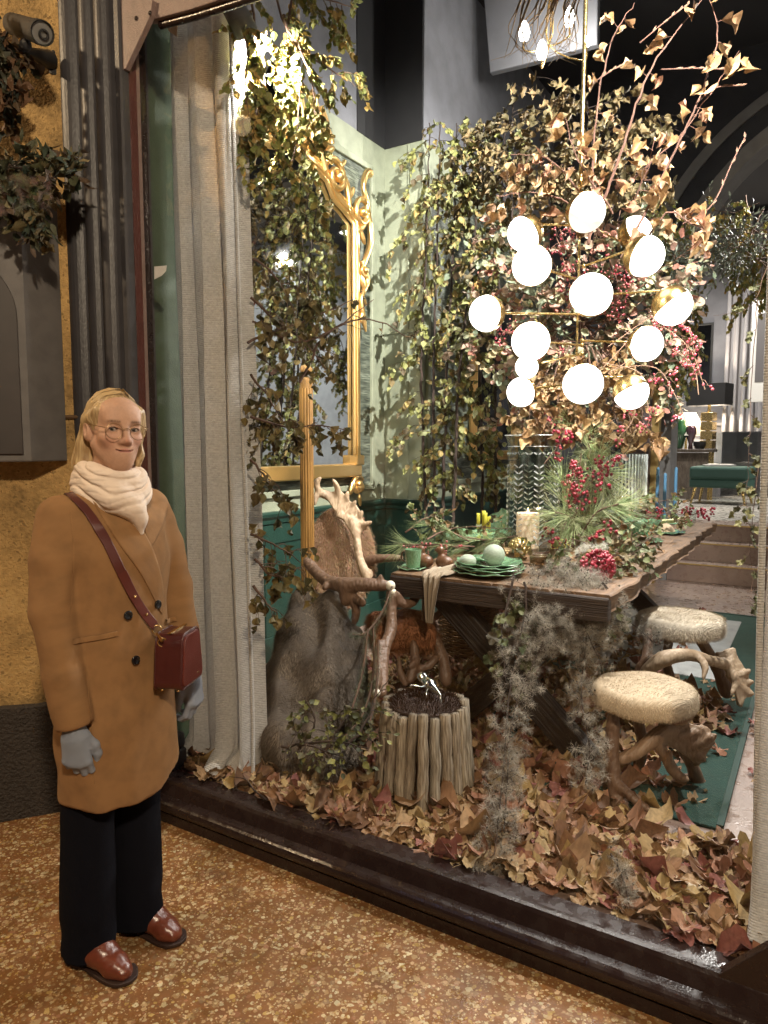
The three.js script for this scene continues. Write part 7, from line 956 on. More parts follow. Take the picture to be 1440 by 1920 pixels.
// ------------------------------------------------------------------ the woman, standing side-on to the window and looking at the viewer
{
  const O = V(-1.72, 0, -1.31), t = thing('person', 'woman in camel coat, cream scarf and grey gloves, smiling beside the window', 'person', O);
  const put = (name, g, m, p = t) => obj(name, g, m, p), skin = Mat([1, 1, 1], 0.5, { vertexColors: true, specularIntensity: 0.7, bumpMap: at2(grainT, 30), bumpScale: 0.0003 });
  const hc = V(0.044, 1.549, 0.008), yaw = 19 * Math.PI / 180, hq = new THREE.Quaternion().setFromEuler(new THREE.Euler(0.03, Math.PI / 2 - yaw, -0.035, 'YXZ'));
  const headMat = new THREE.Matrix4().compose(hc, hq, V(0.965, 0.985, 0.97));
  // ---- head in its own frame: x to her left, y up, z forward
  const S2 = (f) => [f(1), f(-1)], L = [ell([0, 0.024, -0.014], [0.069, 0.080, 0.088]), ell([0, -0.028, 0.026], [0.0535, 0.082, 0.060]), ell([0, -0.096, 0.056], [0.023, 0.016, 0.018]), ...S2((s) => cap([s * 0.050, -0.045, 0.004], [s * 0.012, -0.092, 0.05], 0.016, 0.014)), ...S2((s) => ell([s * 0.037, -0.024, 0.055], [0.019, 0.016, 0.018])), cap([-0.032, 0.020, 0.071], [0.032, 0.020, 0.071], 0.011, 0.011), ell([0, 0.046, 0.05], [0.052, 0.034, 0.034]), cap([0, -0.05, -0.024], [0, -0.19, -0.04], 0.050, 0.052), ell([0, -0.066, 0.066], [0.026, 0.020, 0.018])];
  const base = join(L, 0.026), nose = join([cap([0, 0.012, 0.080], [0, -0.026, 0.0985], 0.0065, 0.0085), ell([0, -0.030, 0.0975], [0.0098, 0.0085, 0.0095]), ...S2((s) => ell([s * 0.0105, -0.034, 0.089], [0.0075, 0.0065, 0.009]))], 0.010);
  const lips = join([cap([-0.020, -0.0555, 0.0765], [-0.004, -0.0562, 0.0845], 0.0022, 0.0036), cap([0.020, -0.0555, 0.0765], [0.004, -0.0562, 0.0845], 0.0022, 0.0036), cap([-0.012, -0.0632, 0.0800], [0.012, -0.0632, 0.0800], 0.0042, 0.0042)], 0.006);
  const mouthY = (x) => -0.0596 + 6.5 * x * x, mouth = (x, y, z) => Math.hypot((y - mouthY(x)) * 1.0, Math.max(0, Math.abs(x) - 0.023), Math.max(0, 0.06 - z)) - 0.0008;
  const ears = S2((s) => join([ell([s * 0.0715, -0.008, -0.012], [0.008, 0.029, 0.017]), ell([s * 0.074, -0.006, -0.010], [0.009, 0.026, 0.014])], 0.008)), concha = S2((s) => ell([s * 0.084, -0.006, -0.006], [0.009, 0.015, 0.008]));
  const sock = S2((s) => ell([s * 0.030, 0.001, 0.092], [0.018, 0.011, 0.016])), lid = S2((s) => ell([s * 0.0305, -0.001, 0.0655], [0.0165, 0.0125, 0.0155])), slot = S2((s) => ell([s * 0.0305, -0.0012, 0.086], [0.0132, 0.0050, 0.016]));
  const headF = (x, y, z) => { let d = base(x, y, z); d = smax(d, -Math.min(sock[0](x, y, z), sock[1](x, y, z)), 0.014); d = smin(d, Math.min(lid[0](x, y, z), lid[1](x, y, z)), 0.008); d = smax(d, -Math.min(slot[0](x, y, z), slot[1](x, y, z)), 0.002); d = smin(d, nose(x, y, z), 0.012); d = smin(d, lips(x, y, z), 0.004); if (z > 0.055) d = smax(d, -mouth(x, y, z), 0.0035); d = smin(d, Math.min(ears[0](x, y, z), ears[1](x, y, z)), 0.010); return smax(d, -Math.min(concha[0](x, y, z), concha[1](x, y, z)), 0.006); };
  const g2 = (v, c, w) => Math.exp(-(((v - c) / w) ** 2));
  const faceCol = (x, y, z) => {
    let c = [0.50, 0.30, 0.205]; const ax = Math.abs(x), n = 1 + 0.05 * noise(x * 90, y * 90, z * 90); c = c.map((v) => v * n);
    c = mix3(c, [0.50, 0.235, 0.165], 0.5 * g2(ax, 0.040, 0.02) * g2(y, -0.035, 0.022) * (z > 0.02)); c = mix3(c, [0.48, 0.22, 0.16], 0.45 * g2(x, 0, 0.014) * g2(y, -0.03, 0.014) * (z > 0.08));
    if (z > 0.06 && y < -0.045 && y > -0.073 && lips(x, y, z) < 0.0028) c = [0.43, 0.20, 0.15]; if (z > 0.06) c = mix3(c, [0.22, 0.085, 0.065], 0.85 * g2(mouth(x, y, z) + 0.0008, 0, 0.0017));
    const by = 0.0215 - 0.10 * Math.max(0, ax - 0.038) - 0.06 * Math.max(0, 0.03 - ax); if (z > 0.04 && ax > 0.012 && ax < 0.052) c = mix3(c, [0.13, 0.075, 0.045], 0.92 * g2(y, by, 0.0034) * sstep(0.012, 0.018, ax) * sstep(0.052, 0.042, ax) * (0.8 + 0.4 * noise(x * 300, y * 80, 1)));
    const q = Math.min(slot[0](x, y, z), slot[1](x, y, z)); if (z > 0.055 && q < 0.0022) c = mix3(c, [0.05, 0.03, 0.022], y > -0.0005 ? 0.85 : 0.35); return c;
  };
  const head = surf(headF, [-0.095, -0.20, -0.115], [0.095, 0.115, 0.122], 0.0024, faceCol).applyMatrix4(headMat);
  // body under the clothes, joined to the head's neck
  const bodyF = join([...chain([[0, 1.40, 0], [0, 1.30, 0], [0, 1.0, 0], [0, 0.86, 0]], [0.05, 0.09, 0.085, 0.10]), ...chain([[0, 1.33, 0.13], [0.005, 1.06, 0.190], [0.06, 0.78, 0.18]], [0.04, 0.036, 0.028]), ...chain([[0, 1.33, -0.13], [0, 1.06, -0.215], [0.06, 0.80, -0.21]], [0.04, 0.036, 0.028]), ...chain([[0, 0.86, 0.07], [-0.03, 0.45, 0.09], [-0.045, 0.09, 0.098]], [0.06, 0.045, 0.035]), ...chain([[0, 0.86, -0.065], [-0.015, 0.45, -0.068], [-0.03, 0.09, -0.062]], [0.06, 0.045, 0.035])], 0.05);
  put('body', [surf(bodyF, [-0.18, 0.03, -0.30], [0.18, 1.46, 0.30], 0.018, () => [0.50, 0.30, 0.205]), head], skin);
  // eyes
  for (const s of [1, -1]) {
    const e = new THREE.SphereGeometry(0.0118, 28, 22), p = e.attributes.position, col = []; const look = V(s * -0.05 + 0.0 - 0.34, 0.0, 0.94).normalize();
    for (let i = 0; i < p.count; i++) { const a = V(p.getX(i), p.getY(i), p.getZ(i)).normalize().dot(look), q = a > 0.972 ? [0.008, 0.006, 0.006] : a > 0.87 ? [0.10, 0.09, 0.075] : [0.34, 0.28, 0.245]; col.push(...q); }
    e.setAttribute('color', new THREE.Float32BufferAttribute(col, 3)); put('eye', e.translate(s * 0.0305, -0.001, 0.0668).applyMatrix4(headMat), Mat([1, 1, 1], 0.12, { vertexColors: true, clearcoat: 1 }));
  }
  // hair: cap with a centre parting, tucked behind the ears and falling to the collar
  const hairShell = ell([0, 0.026, -0.020], [0.0735, 0.0865, 0.096]), faceCut = join([ell([0, -0.026, 0.088], [0.0625, 0.098, 0.070]), ell([0, 0.02, 0.085], [0.050, 0.062, 0.05])], 0.02), falls = join([...S2((s) => chain([[s * 0.058, 0.02, -0.042], [s * 0.062, -0.05, -0.060], [s * 0.066, -0.11, -0.060], [s * 0.070, -0.175, -0.058]], [0.018, 0.016, 0.014, 0.007])).flat(), ...S2((s) => chain([[s * 0.03, 0.0, -0.085], [s * 0.045, -0.1, -0.085], [s * 0.05, -0.18, -0.085]], [0.04, 0.04, 0.028])).flat(), ...S2((s) => chain([[s * 0.060, 0.05, 0.028], [s * 0.069, 0.030, 0.004], [s * 0.071, 0.020, -0.025]], [0.008, 0.007, 0.009])).flat(), ...chain([[0.062, 0.05, 0.022], [0.071, 0.0, 0.006], [0.073, -0.07, -0.004], [0.070, -0.14, -0.012]], [0.008, 0.009, 0.009, 0.006])], 0.03);
  const hairF = (x, y, z) => { let d = smin(hairShell(x, y, z), falls(x, y, z), 0.02); d = smax(d, -faceCut(x, y, z), 0.006); const part2 = Math.exp(-(((x - 0.012) / 0.004) ** 2)) * (y > 0.07 ? 1 : 0); const a = Math.atan2(x, z + 0.02); return Math.max(d, -0.19 - y - 0.015 * noise(x * 40, 1, z * 40)) + 0.003 * part2 + 0.0006 * Math.sin(a * 70 + y * 30 + 4 * noise(x * 20, y * 14, z * 20)); };
  const blond = (x, y, z) => { const k = clamp(0.5 + 0.5 * noise(x * 130, y * 10, z * 130) + 0.35 * noise(x * 40, y * 6, z * 40)), root = sstep(0.05, 0.11, y) * 0.25; return mix3(mix3([0.26, 0.165, 0.075], [0.56, 0.42, 0.23], k), [0.22, 0.14, 0.07], root); };
  const hairG2 = surf(hairF, [-0.12, -0.215, -0.14], [0.12, 0.125, 0.10], 0.0036, blond), hm = Mat([1, 1, 1], 0.42, { vertexColors: true, specularIntensity: 0.8 }), hair = put('hair', hairG2.applyMatrix4(headMat), hm);
  { const R = rng(201), st = []; for (let i = 0; i < 240; i++) { const s = i % 2 ? 1 : -1, k = R(), z0 = lerp(0.05, -0.08, k), P = []; const back = R() < 0.35; for (let j = 0; j <= 9; j++) { const q = j / 9, up = V(0.012 + s * 0.004, 0.117 - 0.05 * k * k - (z0 > 0.02 ? 0.014 : 0), z0), side = V(s * (0.073 + 0.002 * R()), 0.024 + 0.012 * R(), lerp(z0, -0.03, 0.75) - 0.018), end = V(s * (0.068 + 0.016 * (R() - 0.4)), -0.16 - 0.03 * R(), -0.062 + 0.02 * (R() - 0.5)); const a = q < 0.55 ? up.clone().lerp(side, q / 0.55) : side.clone().lerp(end, (q - 0.55) / 0.45); if (q < 0.6) { const c = V(0, 0.028, -0.020), d = a.clone().sub(c), m = 1 / Math.sqrt((d.x / 0.0745) ** 2 + (d.y / 0.0875) ** 2 + (d.z / 0.097) ** 2); a.copy(c).addScaledVector(d, Math.max(1, m)); } P.push(a); } if (faceCut(P[4].x, P[4].y, P[4].z) < 0.002) continue; st.push(tube(P, [0.0006, 0.0009, 0.001, 0.001, 0.001, 0.001, 0.0009, 0.0008, 0.0007, 0.0003], 4)); } stuff(put('hair_strands', merge(st).applyMatrix4(headMat), Mat([0.50, 0.36, 0.185], 0.4), hair)); }
  // glasses
  { const m = Mat([0.30, 0.20, 0.10], 0.3, { metalness: 0.9 }), F = []; for (const s of [1, -1]) { F.push(new THREE.TorusGeometry(0.0215, 0.0009, 8, 44).scale(1.06, 0.98, 1).rotateY(s * 0.12).translate(s * 0.033, -0.006, 0.0945)); F.push(tube([V(s * 0.055, 0.003, 0.090), V(s * 0.070, 0.006, 0.07), V(s * 0.0755, 0.010, 0.02), V(s * 0.0765, 0.012, -0.012), V(s * 0.075, -0.004, -0.03)], 0.0012, 6, 24)); } F.push(tube([V(-0.0115, -0.001, 0.097), V(0, 0.003, 0.1005), V(0.0115, -0.001, 0.097)], 0.0012, 6, 10)); const gl = put('glasses', merge(F).applyMatrix4(headMat), m); for (const s of [1, -1]) put('lens', new THREE.CircleGeometry(0.021, 32).scale(1.06, 0.98, 1).rotateY(s * 0.12).translate(s * 0.033, -0.006, 0.0945).applyMatrix4(headMat), Mat([1, 1, 1], 0, { transmission: 1, thickness: 0, ior: 1.3 }), gl); }
  // ---- coat
  const sec = [[0.50, 0.142, 0.174, 0.008], [0.70, 0.138, 0.174, 0.002], [0.92, 0.125, 0.168, -0.002], [1.05, 0.120, 0.163, 0.0], [1.18, 0.122, 0.168, 0.004], [1.28, 0.110, 0.165, 0.0], [1.34, 0.085, 0.135, -0.012], [1.385, 0.066, 0.078, -0.02], [1.42, 0.062, 0.066, -0.022]];
  const secAt = (y) => { let i = 0; while (i < sec.length - 2 && y > sec[i + 1][0]) i++; const a = sec[i], b = sec[i + 1], k = sstep(0, 1, clamp((y - a[0]) / (b[0] - a[0]))); return [lerp(a[1], b[1], k), lerp(a[2], b[2], k), lerp(a[3], b[3], k)]; };
  const hem = 0.515, torso = (x, y, z) => { const [ax, az, cx] = secAt(y), q = Math.pow(Math.pow(Math.abs((x - cx) / ax), 2.3) + Math.pow(Math.abs(z / az), 2.3), 1 / 2.3); return Math.max((q - 1) * Math.min(ax, az) * 0.92, y - 1.41); };
  const armR = join(chain([[-0.012, 1.312, 0.150], [0.0, 1.20, 0.178], [0.008, 1.06, 0.194], [0.038, 0.90, 0.192], [0.066, 0.765, 0.182]], [0.060, 0.060, 0.056, 0.052, 0.048]), 0.012), armL = join(chain([[-0.012, 1.318, -0.148], [-0.004, 1.20, -0.196], [0.004, 1.06, -0.224], [0.035, 0.92, -0.222], [0.066, 0.805, -0.212]], [0.058, 0.060, 0.056, 0.052, 0.048]), 0.012);
  const cut = (x, y, z, a, d) => (x - a[0]) * d[0] + (y - a[1]) * d[1] + (z - a[2]) * d[2];
  const creases = (x, y, z) => 0.0035 * noise(x * 9, y * 5 + z * 5, z * 9) + 0.0022 * Math.sin(y * 46 + z * 22 + 2.5 * noise(x * 5, y * 5, z * 5)) * (g2(y, 1.07, 0.07) + 0.5 * g2(y, 0.84, 0.05)) * sstep(0.17, 0.20, Math.abs(z));
  const coatF = (x, y, z) => { const b = smax(torso(x, y, z), hem + 0.065 * sstep(0.0, -0.17, z) * sstep(-0.1, 0.1, x + 0.04) - 0.006 - y, 0.008), r = smax(armR(x, y, z), cut(x, y, z, [0.064, 0.762, 0.19], [0.2, -0.97, -0.1]), 0.006), l = smax(armL(x, y, z), cut(x, y, z, [0.066, 0.80, -0.212], [0.2, -0.97, 0.05]), 0.006); let d = smin(b, Math.min(r, l), lerp(0.014, 0.05, sstep(1.12, 1.30, y))); return d + creases(x, y, z); };
  const camel = Mat([0.27, 0.142, 0.056], 0.92, { bumpMap: at2(woolBump, 18), bumpScale: 0.0005, map: at2(blotchT, 3), sheen: 0.25, sheenRoughness: 0.6, sheenColor: new THREE.Color(0.6, 0.4, 0.2) });
  const wrap = (x, y, z) => [Math.atan2(z, x) * 0.16, y], coat = put('coat', surf(coatF, [-0.22, 0.46, -0.31], [0.24, 1.44, 0.31], 0.0085, null, wrap), camel);
  // a point of the coat seen at a pixel of the photograph: [point, outward normal], in the woman's frame
  const eye = V(0, EYE, 0).sub(O), grad = (f, p, e = 0.004) => V(f(p.x + e, p.y, p.z) - f(p.x - e, p.y, p.z), f(p.x, p.y + e, p.z) - f(p.x, p.y - e, p.z), f(p.x, p.y, p.z + e) - f(p.x, p.y, p.z - e)).normalize();
  const hit = (x, y, f = coatF) => { const d = dirOf(x, y).normalize(), p = eye.clone().addScaledVector(d, 1.5); for (let i = 0; i < 90; i++) { const s = f(p.x, p.y, p.z); if (s < 0.0008) break; p.addScaledVector(d, s * 0.7); if (p.distanceTo(eye) > 2.8) return null; } return [p, grad(f, p)]; };
  function ribbon(pix, w, h, lift, N = 60) { // strip lying on the coat
    const c = new THREE.CatmullRomCurve3(pix.map(([x, y]) => V(x, y, 0))), P = []; for (let i = 0; i <= N; i++) { const q = c.getPoint(i / N), k = hit(q.x, q.y); if (k) P.push(k); } return strip(P, w, h, lift); }
  function strip(P, w, h, lift) {
    const pos = [], idx = [], uv = []; let len = 0; P.forEach(([p, n], i) => { const tan = P[Math.min(i + 1, P.length - 1)][0].clone().sub(P[Math.max(i - 1, 0)][0]).normalize(), b = tan.clone().cross(n).normalize(); if (i) len += p.distanceTo(P[i - 1][0]); for (const [s, u] of [[-1, 0], [-1, 0.7], [-0.85, 1], [0.85, 1], [1, 0.7], [1, 0]]) { const q = p.clone().addScaledVector(b, s * w / 2).addScaledVector(n, lift + u * h); pos.push(q.x, q.y, q.z); uv.push(s * w / 2, len); } if (i) for (let k = 0; k < 6; k++) { const a = (i - 1) * 6 + k, d = (i - 1) * 6 + (k + 1) % 6; idx.push(a, d, a + 6, d, d + 6, a + 6); } });
    let g = new THREE.BufferGeometry(); g.setAttribute('position', new THREE.Float32BufferAttribute(pos, 3)); g.setAttribute('uv', new THREE.Float32BufferAttribute(uv, 2)); g.setIndex(idx); g.computeVertexNormals(); return g;
  }
  function patch(A, B, h, N = 40, M = 16) { // cloth layer on the coat between two pixel curves, thick in the middle, down to the coat at its outer edge
    const a = new THREE.CatmullRomCurve3(A.map(([x, y]) => V(x, y, 0))), b = new THREE.CatmullRomCurve3(B.map(([x, y]) => V(x, y, 0))), pos = [], uv = [], idx = [];
    for (let i = 0; i <= N; i++) for (let j = -1; j <= M + 1; j++) { const k = clamp(j / M), q = a.getPoint(i / N).lerp(b.getPoint(i / N), k), r = hit(q.x, q.y) ?? [V(0, 1.2, 0), V(1, 0, 0)], u = j < 0 || j > M ? -0.003 : h * Math.pow(Math.sin(Math.PI * clamp(i / N, 0.03, 0.97)), 0.35) * (0.55 + 0.45 * k), p = r[0].clone().addScaledVector(r[1], u); pos.push(p.x, p.y, p.z); uv.push(k * 0.1, i / N * 0.3); const W = M + 3; if (i && j > -1) { const c = i * W + j + 1; idx.push(c - W - 1, c - 1, c - W, c - W, c - 1, c); } }
    const g = new THREE.BufferGeometry(); g.setAttribute('position', new THREE.Float32BufferAttribute(pos, 3)); g.setAttribute('uv', new THREE.Float32BufferAttribute(uv, 2)); g.setIndex(idx); g.computeVertexNormals(); return g;
  }
  put('lapel', patch([[162, 918], [185, 960], [222, 1020], [262, 1075], [302, 1150]], [[222, 950], [258, 985], [283, 1030], [300, 1085], [305, 1150]], 0.008), camel, coat);
  put('lapel', patch([[316, 945], [305, 980], [292, 1010], [280, 1030]], [[268, 925], [266, 955], [268, 985], [274, 1010]], 0.007), camel, coat);
  put('seam', ribbon([[132, 960], [138, 1030], [136, 1110], [131, 1160]], 0.004, 0.0012, -0.001), camel, coat); put('seam', ribbon([[158, 1210], [168, 1320], [178, 1470]], 0.003, 0.001, -0.0008), camel, coat);
  put('pocket_welt', ribbon([[137, 1203], [160, 1199], [190, 1194], [220, 1188]], 0.014, 0.005, 0), camel, coat); put('pocket_welt', ribbon([[310, 1166], [322, 1162], [331, 1160]], 0.014, 0.005, 0), camel, coat);
  const btn = Mat([0.008, 0.008, 0.010], 0.18, { clearcoat: 0.6 });
  for (const [x, y] of [[238, 1153], [293, 1133], [252, 1237]]) { const [p, n] = hit(x, y), g = lathe([[0.0005, 0.004], [0.007, 0.004], [0.009, 0.006], [0.0122, 0.006], [0.013, 0.003], [0.012, 0.0], [0.0005, 0]], 28); put('button', g.applyQuaternion(new THREE.Quaternion().setFromUnitVectors(V(0, 1, 0), n)).translate(p.x + n.x * 0.003, p.y + n.y * 0.003, p.z + n.z * 0.003), btn, coat); }
  // ---- scarf
  const ringPts = (y, tilt, rx, rz, roll, cx = -0.005) => [...Array(17)].map((_, i) => { const a = i / 16 * 2 * Math.PI; return [cx + Math.cos(a) * rx, y - tilt * (0.5 + 0.5 * Math.cos(a)) + roll * Math.sin(a), Math.sin(a) * rz]; });
  const scarfB = join([...chain(ringPts(1.438, 0.034, 0.070, 0.060, 0.002, 0.016), Array(17).fill(0.027)), ...chain(ringPts(1.402, 0.044, 0.080, 0.063, -0.010, 0.014), Array(17).fill(0.030)), ...chain([[0.045, 1.39, 0.062], [0.088, 1.362, 0.045], [0.115, 1.330, 0.012], [0.121, 1.302, -0.004], [0.119, 1.262, -0.010]], [0.034, 0.035, 0.027, 0.016, 0.005]), ...chain([[-0.045, 1.43, 0.04], [-0.05, 1.39, 0.045]], [0.03, 0.03])], 0.022);
  const scarfF = (x, y, z) => { const a = Math.atan2(z, x - 0.01), w = y + 0.028 * Math.cos(a - 0.5) + 0.012 * noise(x * 7, y * 7, z * 7), f = Math.sin(w * 82 + 1.1 * Math.sin(a * 2 + 0.6)), g = Math.sin(w * 190 + a * 3 + 2), front = sstep(-0.06, 0.05, x); return smax(scarfB(x, y, z), -(Math.hypot(x * 0.96, z) - 0.048 - 0.2 * Math.max(0, y - 1.42)), 0.012) + 0.0065 * Math.exp(-((f / 0.42) ** 2)) * (0.5 + 0.5 * front) * sstep(1.30, 1.37, y) + 0.0014 * Math.exp(-((g / 0.4) ** 2)) * sstep(1.28, 1.36, y) - 0.002 + 0.0005 * noise(x * 60, y * 60, z * 60); };
  put('scarf', surf(scarfF, [-0.14, 1.235, -0.13], [0.175, 1.49, 0.13], 0.0038), Mat([0.70, 0.585, 0.49], 0.95, { bumpMap: at2(woolBump, 28), bumpScale: 0.0003, sheen: 0.3, sheenRoughness: 0.7 }));
  // ---- trousers and shoes
  const leg = (x0, z0, x1, z1) => (x, y, z) => { const k = clamp((0.9 - y) / 0.85), flare = 1 + 0.08 * sstep(0.5, 0.05, y), cx = lerp(x0, x1, k), cz = lerp(z0, z1, k), q = Math.hypot((x - cx - 0.008 * (flare - 1) / 0.08) / (0.078 * flare), (z - cz) / 0.072); return Math.max((q - 1) * 0.07, y - 0.95, 0.036 - y) + 0.003 * Math.sin(y * 20 + 3 * noise(x * 6, y * 5, z * 6)) * sstep(0.35, 0.06, y) + 0.0025 * noise(x * 10, y * 4, z * 10); };
  const lR = leg(-0.01, 0.080, -0.045, 0.098), lL = leg(0.0, -0.075, -0.030, -0.062);
  put('trousers', surf((x, y, z) => smin(lR(x, y, z), lL(x, y, z), y > 0.5 ? 0.08 : 0.006), [-0.17, 0.03, -0.22], [0.14, 0.97, 0.22], 0.0095, null, wrap), Mat([0.0045, 0.005, 0.009], 0.95, { specularIntensity: 0.25, bumpMap: at2(woolBump, 10), bumpScale: 0.0008 }));
  for (const [hx, hz, tx, tz] of [[-0.085, 0.115, 0.150, 0.085], [-0.080, -0.065, 0.150, -0.098]]) {
    const d = V(tx - hx, 0, tz - hz), Ln = d.length(); d.normalize(); const sd = V(-d.z, 0, d.x), loc = (x, y, z) => [(x - hx) * d.x + (z - hz) * d.z, y, (x - hx) * sd.x + (z - hz) * sd.z];
    const half = (u) => { const k = clamp(u / Ln); return 0.030 + 0.013 * sstep(0.3, 0.72, k) - 0.040 * Math.pow(clamp((k - 0.8) / 0.2), 2.2); };
    const up = join([cap([0.025, 0.075, 0], [0.03, 0.16, 0], 0.033, 0.037), cap([0.02, 0.045, 0], [0.10, 0.050, 0], 0.031, 0.030), cap([0.09, 0.055, 0], [0.165, 0.034, 0], 0.032, 0.027), cap([0.165, 0.032, 0.004], [Ln - 0.035, 0.026, 0.004], 0.027, 0.022), cap([0.05, 0.10, 0], [0.12, 0.06, 0], 0.028, 0.026)], 0.03);
    const upF = (x, y, z) => { const [u, v, w] = loc(x, y, z); return Math.max(up(u, v, w * 0.86), 0.0135 - v, v - 0.15) + 0.0008 * noise(u * 40, v * 40, w * 40); };
    const soF = (x, y, z) => { const [u, v, w] = loc(x, y, z), e = Math.max(Math.abs(w) - half(u) - 0.002, 0.0 - u, u - Ln + 0.004, v - 0.0145, 0.001 - v, u > 0.055 && u < 0.085 && v < 0.006 ? 0.002 : -1); return e; };
    const lo = [Math.min(hx, tx) - 0.07, -0.004, Math.min(hz, tz) - 0.07], hi = [Math.max(hx, tx) + 0.07, 0.16, Math.max(hz, tz) + 0.07];
    const sh = put('shoe', surf(upF, lo, hi, 0.005), Mat([0.145, 0.036, 0.018], 0.28, { clearcoat: 0.35, clearcoatRoughness: 0.25, map: at2(blotchT, 6), bumpMap: at2(leatherBump, 10), bumpScale: 0.0006 })); put('sole', surf(soF, lo, hi, 0.0045), Mat([0.03, 0.014, 0.010], 0.6), sh);
  }
  // ---- gloved hands: palm, four fingers of different lengths, thumb
  const knit = Mat([0.30, 0.34, 0.42], 0.95, { bumpMap: at2(linenBump, 30), bumpScale: 0.0008, sheen: 0.3 });
  function hand(w, down, back, thumbSide, curl) {
    const d = V(...down).normalize(), b = V(...back); b.addScaledVector(d, -b.dot(d)).normalize(); const s = d.clone().cross(b).normalize(); if (s.dot(V(...thumbSide)) < 0) s.negate();
    const W = V(...w), P = (u, v, n) => W.clone().addScaledVector(d, u).addScaledVector(s, v).addScaledVector(b, n), F = [];
    F.push(...chain([P(-0.035, 0, 0), P(0.01, 0, 0)], [0.029, 0.027])); for (const [v, u] of [[0.026, 0.076], [0.009, 0.08], [-0.009, 0.077], [-0.025, 0.070]]) F.push(cap(arr(P(0.012, v * 0.6, 0)), arr(P(u, v, 0.002)), 0.017, 0.0125));
    const palm = join(F, 0.02), fingers = [];
    [[0.028, 0.076, [0.040, 0.024, 0.020], 0.0095], [0.0095, 0.081, [0.044, 0.028, 0.021], 0.0098], [-0.010, 0.077, [0.041, 0.026, 0.020], 0.0094], [-0.027, 0.069, [0.032, 0.020, 0.018], 0.0086]].forEach(([v, u, l, r], i) => { let p = P(u, v, 0.002), a = curl * (0.55 + 0.05 * i); const Q = [p], Rr = [r * 1.12]; for (let k = 0; k < 3; k++) { const q = d.clone().multiplyScalar(Math.cos(a)).addScaledVector(b, -Math.sin(a)).addScaledVector(s, v * 0.9); p = p.clone().addScaledVector(q.normalize(), l[k]); Q.push(p); Rr.push(r * (1 - 0.07 * (k + 1))); a += curl * (0.85 + 0.1 * k); } fingers.push(join(chain(Q, Rr), 0.004)); });
    const th = join(chain([P(0.012, 0.022, -0.006), P(0.040, 0.043, -0.014), P(0.066, 0.047, -0.022), P(0.088, 0.042, -0.030)], [0.016, 0.0125, 0.0112, 0.0092]), 0.008), cuff = Math.PI;
    const f = (x, y, z) => { let q = palm(x, y, z); for (const g of fingers) q = smin(q, g(x, y, z), 0.006); q = smin(q, th(x, y, z), 0.010); return q + 0.0005 * noise(x * 200, y * 200, z * 200); };
    const [lo, hi] = around([P(-0.05, 0, 0), P(0.18, 0, 0), P(0.08, 0.06, 0), P(0.08, -0.05, 0), P(0.1, 0, -0.1)], 0.03); return surf(f, lo, hi, 0.0031);
  }
  put('glove', hand([0.070, 0.742, 0.186], [0.03, -1, -0.03], [0.62, 0.0, 0.78], [0.8, 0, -0.6], 0.95), knit); put('glove', hand([0.080, 0.785, -0.214], [0.16, -1, 0.0], [0.72, 0.1, -0.1], [-0.2, 0, 0.9], 0.85), knit);

  // ---- crossbody bag
  const bagC = (() => { const [p, n] = hit(312, 1222); return p.clone().add(V(0.95, 0, 0.1).normalize().multiplyScalar(0.062)).add(V(0, 0, 0.004)); })(), bag = thing('crossbody_bag', 'small dark red leather crossbody bag hanging against the camel coat', 'bag', O.clone().add(bagC), 1.985);
  const hide = Mat([0.070, 0.012, 0.010], 0.33, { clearcoat: 0.3, clearcoatRoughness: 0.3, bumpMap: at2(leatherBump, 14), bumpScale: 0.0008, map: at2(blotchT, 5) }), red = Mat([0.115, 0.020, 0.014], 0.35, { clearcoat: 0.3, clearcoatRoughness: 0.3, bumpMap: at2(leatherBump, 14), bumpScale: 0.0008 }), gold = Mat([0.75, 0.55, 0.25], 0.22, { metalness: 1 });
  const bw = 0.150, bh = 0.156, bd = 0.080, rr = (hw, hh, rad) => { const s = new THREE.Shape(), x = hw, y = hh; s.moveTo(-x + rad * 0.5, -y); s.lineTo(x - rad * 0.5, -y); s.quadraticCurveTo(x, -y, x, -y + rad * 0.6); s.lineTo(x - 0.012, y - rad * 1.3); s.quadraticCurveTo(x - 0.014, y, x - rad * 1.3, y); s.lineTo(-x + rad * 1.3, y); s.quadraticCurveTo(-x + 0.014, y, -x + 0.012, y - rad * 1.3); s.lineTo(-x, -y + rad * 0.6); s.quadraticCurveTo(-x, -y, -x + rad * 0.5, -y); return s; };
  obj('body', metric(new THREE.ExtrudeGeometry(rr(bw / 2 - 0.004, bh / 2 - 0.004, 0.03), { depth: bd - 0.012, bevelEnabled: true, bevelSize: 0.004, bevelThickness: 0.006, bevelSegments: 3, curveSegments: 8 }).translate(0, 0, -bd / 2 + 0.006)), hide, bag);
  obj('front_panel', metric(new THREE.ExtrudeGeometry(rr(bw / 2 - 0.010, bh / 2 - 0.010, 0.028), { depth: 0.003, bevelEnabled: true, bevelSize: 0.003, bevelThickness: 0.002, bevelSegments: 2, curveSegments: 8 }).translate(0, 0, bd / 2)), red, bag);
  const outl = rr(bw / 2, bh / 2, 0.032).getSpacedPoints(70); for (const z of [bd / 2 - 0.002, -bd / 2 + 0.002]) obj('piping', tube(outl.map((p) => V(p.x, p.y, z)), 0.0024, 7), hide, bag);
  obj('zip', [box(0.002 + bw * 0.7, 0.003, 0.010, 0, bh / 2 + 0.002, 0)], gold, bag); for (const [x, z] of [[-0.06, 0.024], [0.06, 0.024], [-0.06, -0.024], [0.06, -0.024]]) obj('foot_stud', sph(0.005, x, -bh / 2 - 0.002, z, 10, 8), gold, bag);
  obj('clasp_emblem', [box(0.012, 0.003, 0.002, 0.03, -0.055, bd / 2 + 0.0055, 0.0005)], gold, bag);
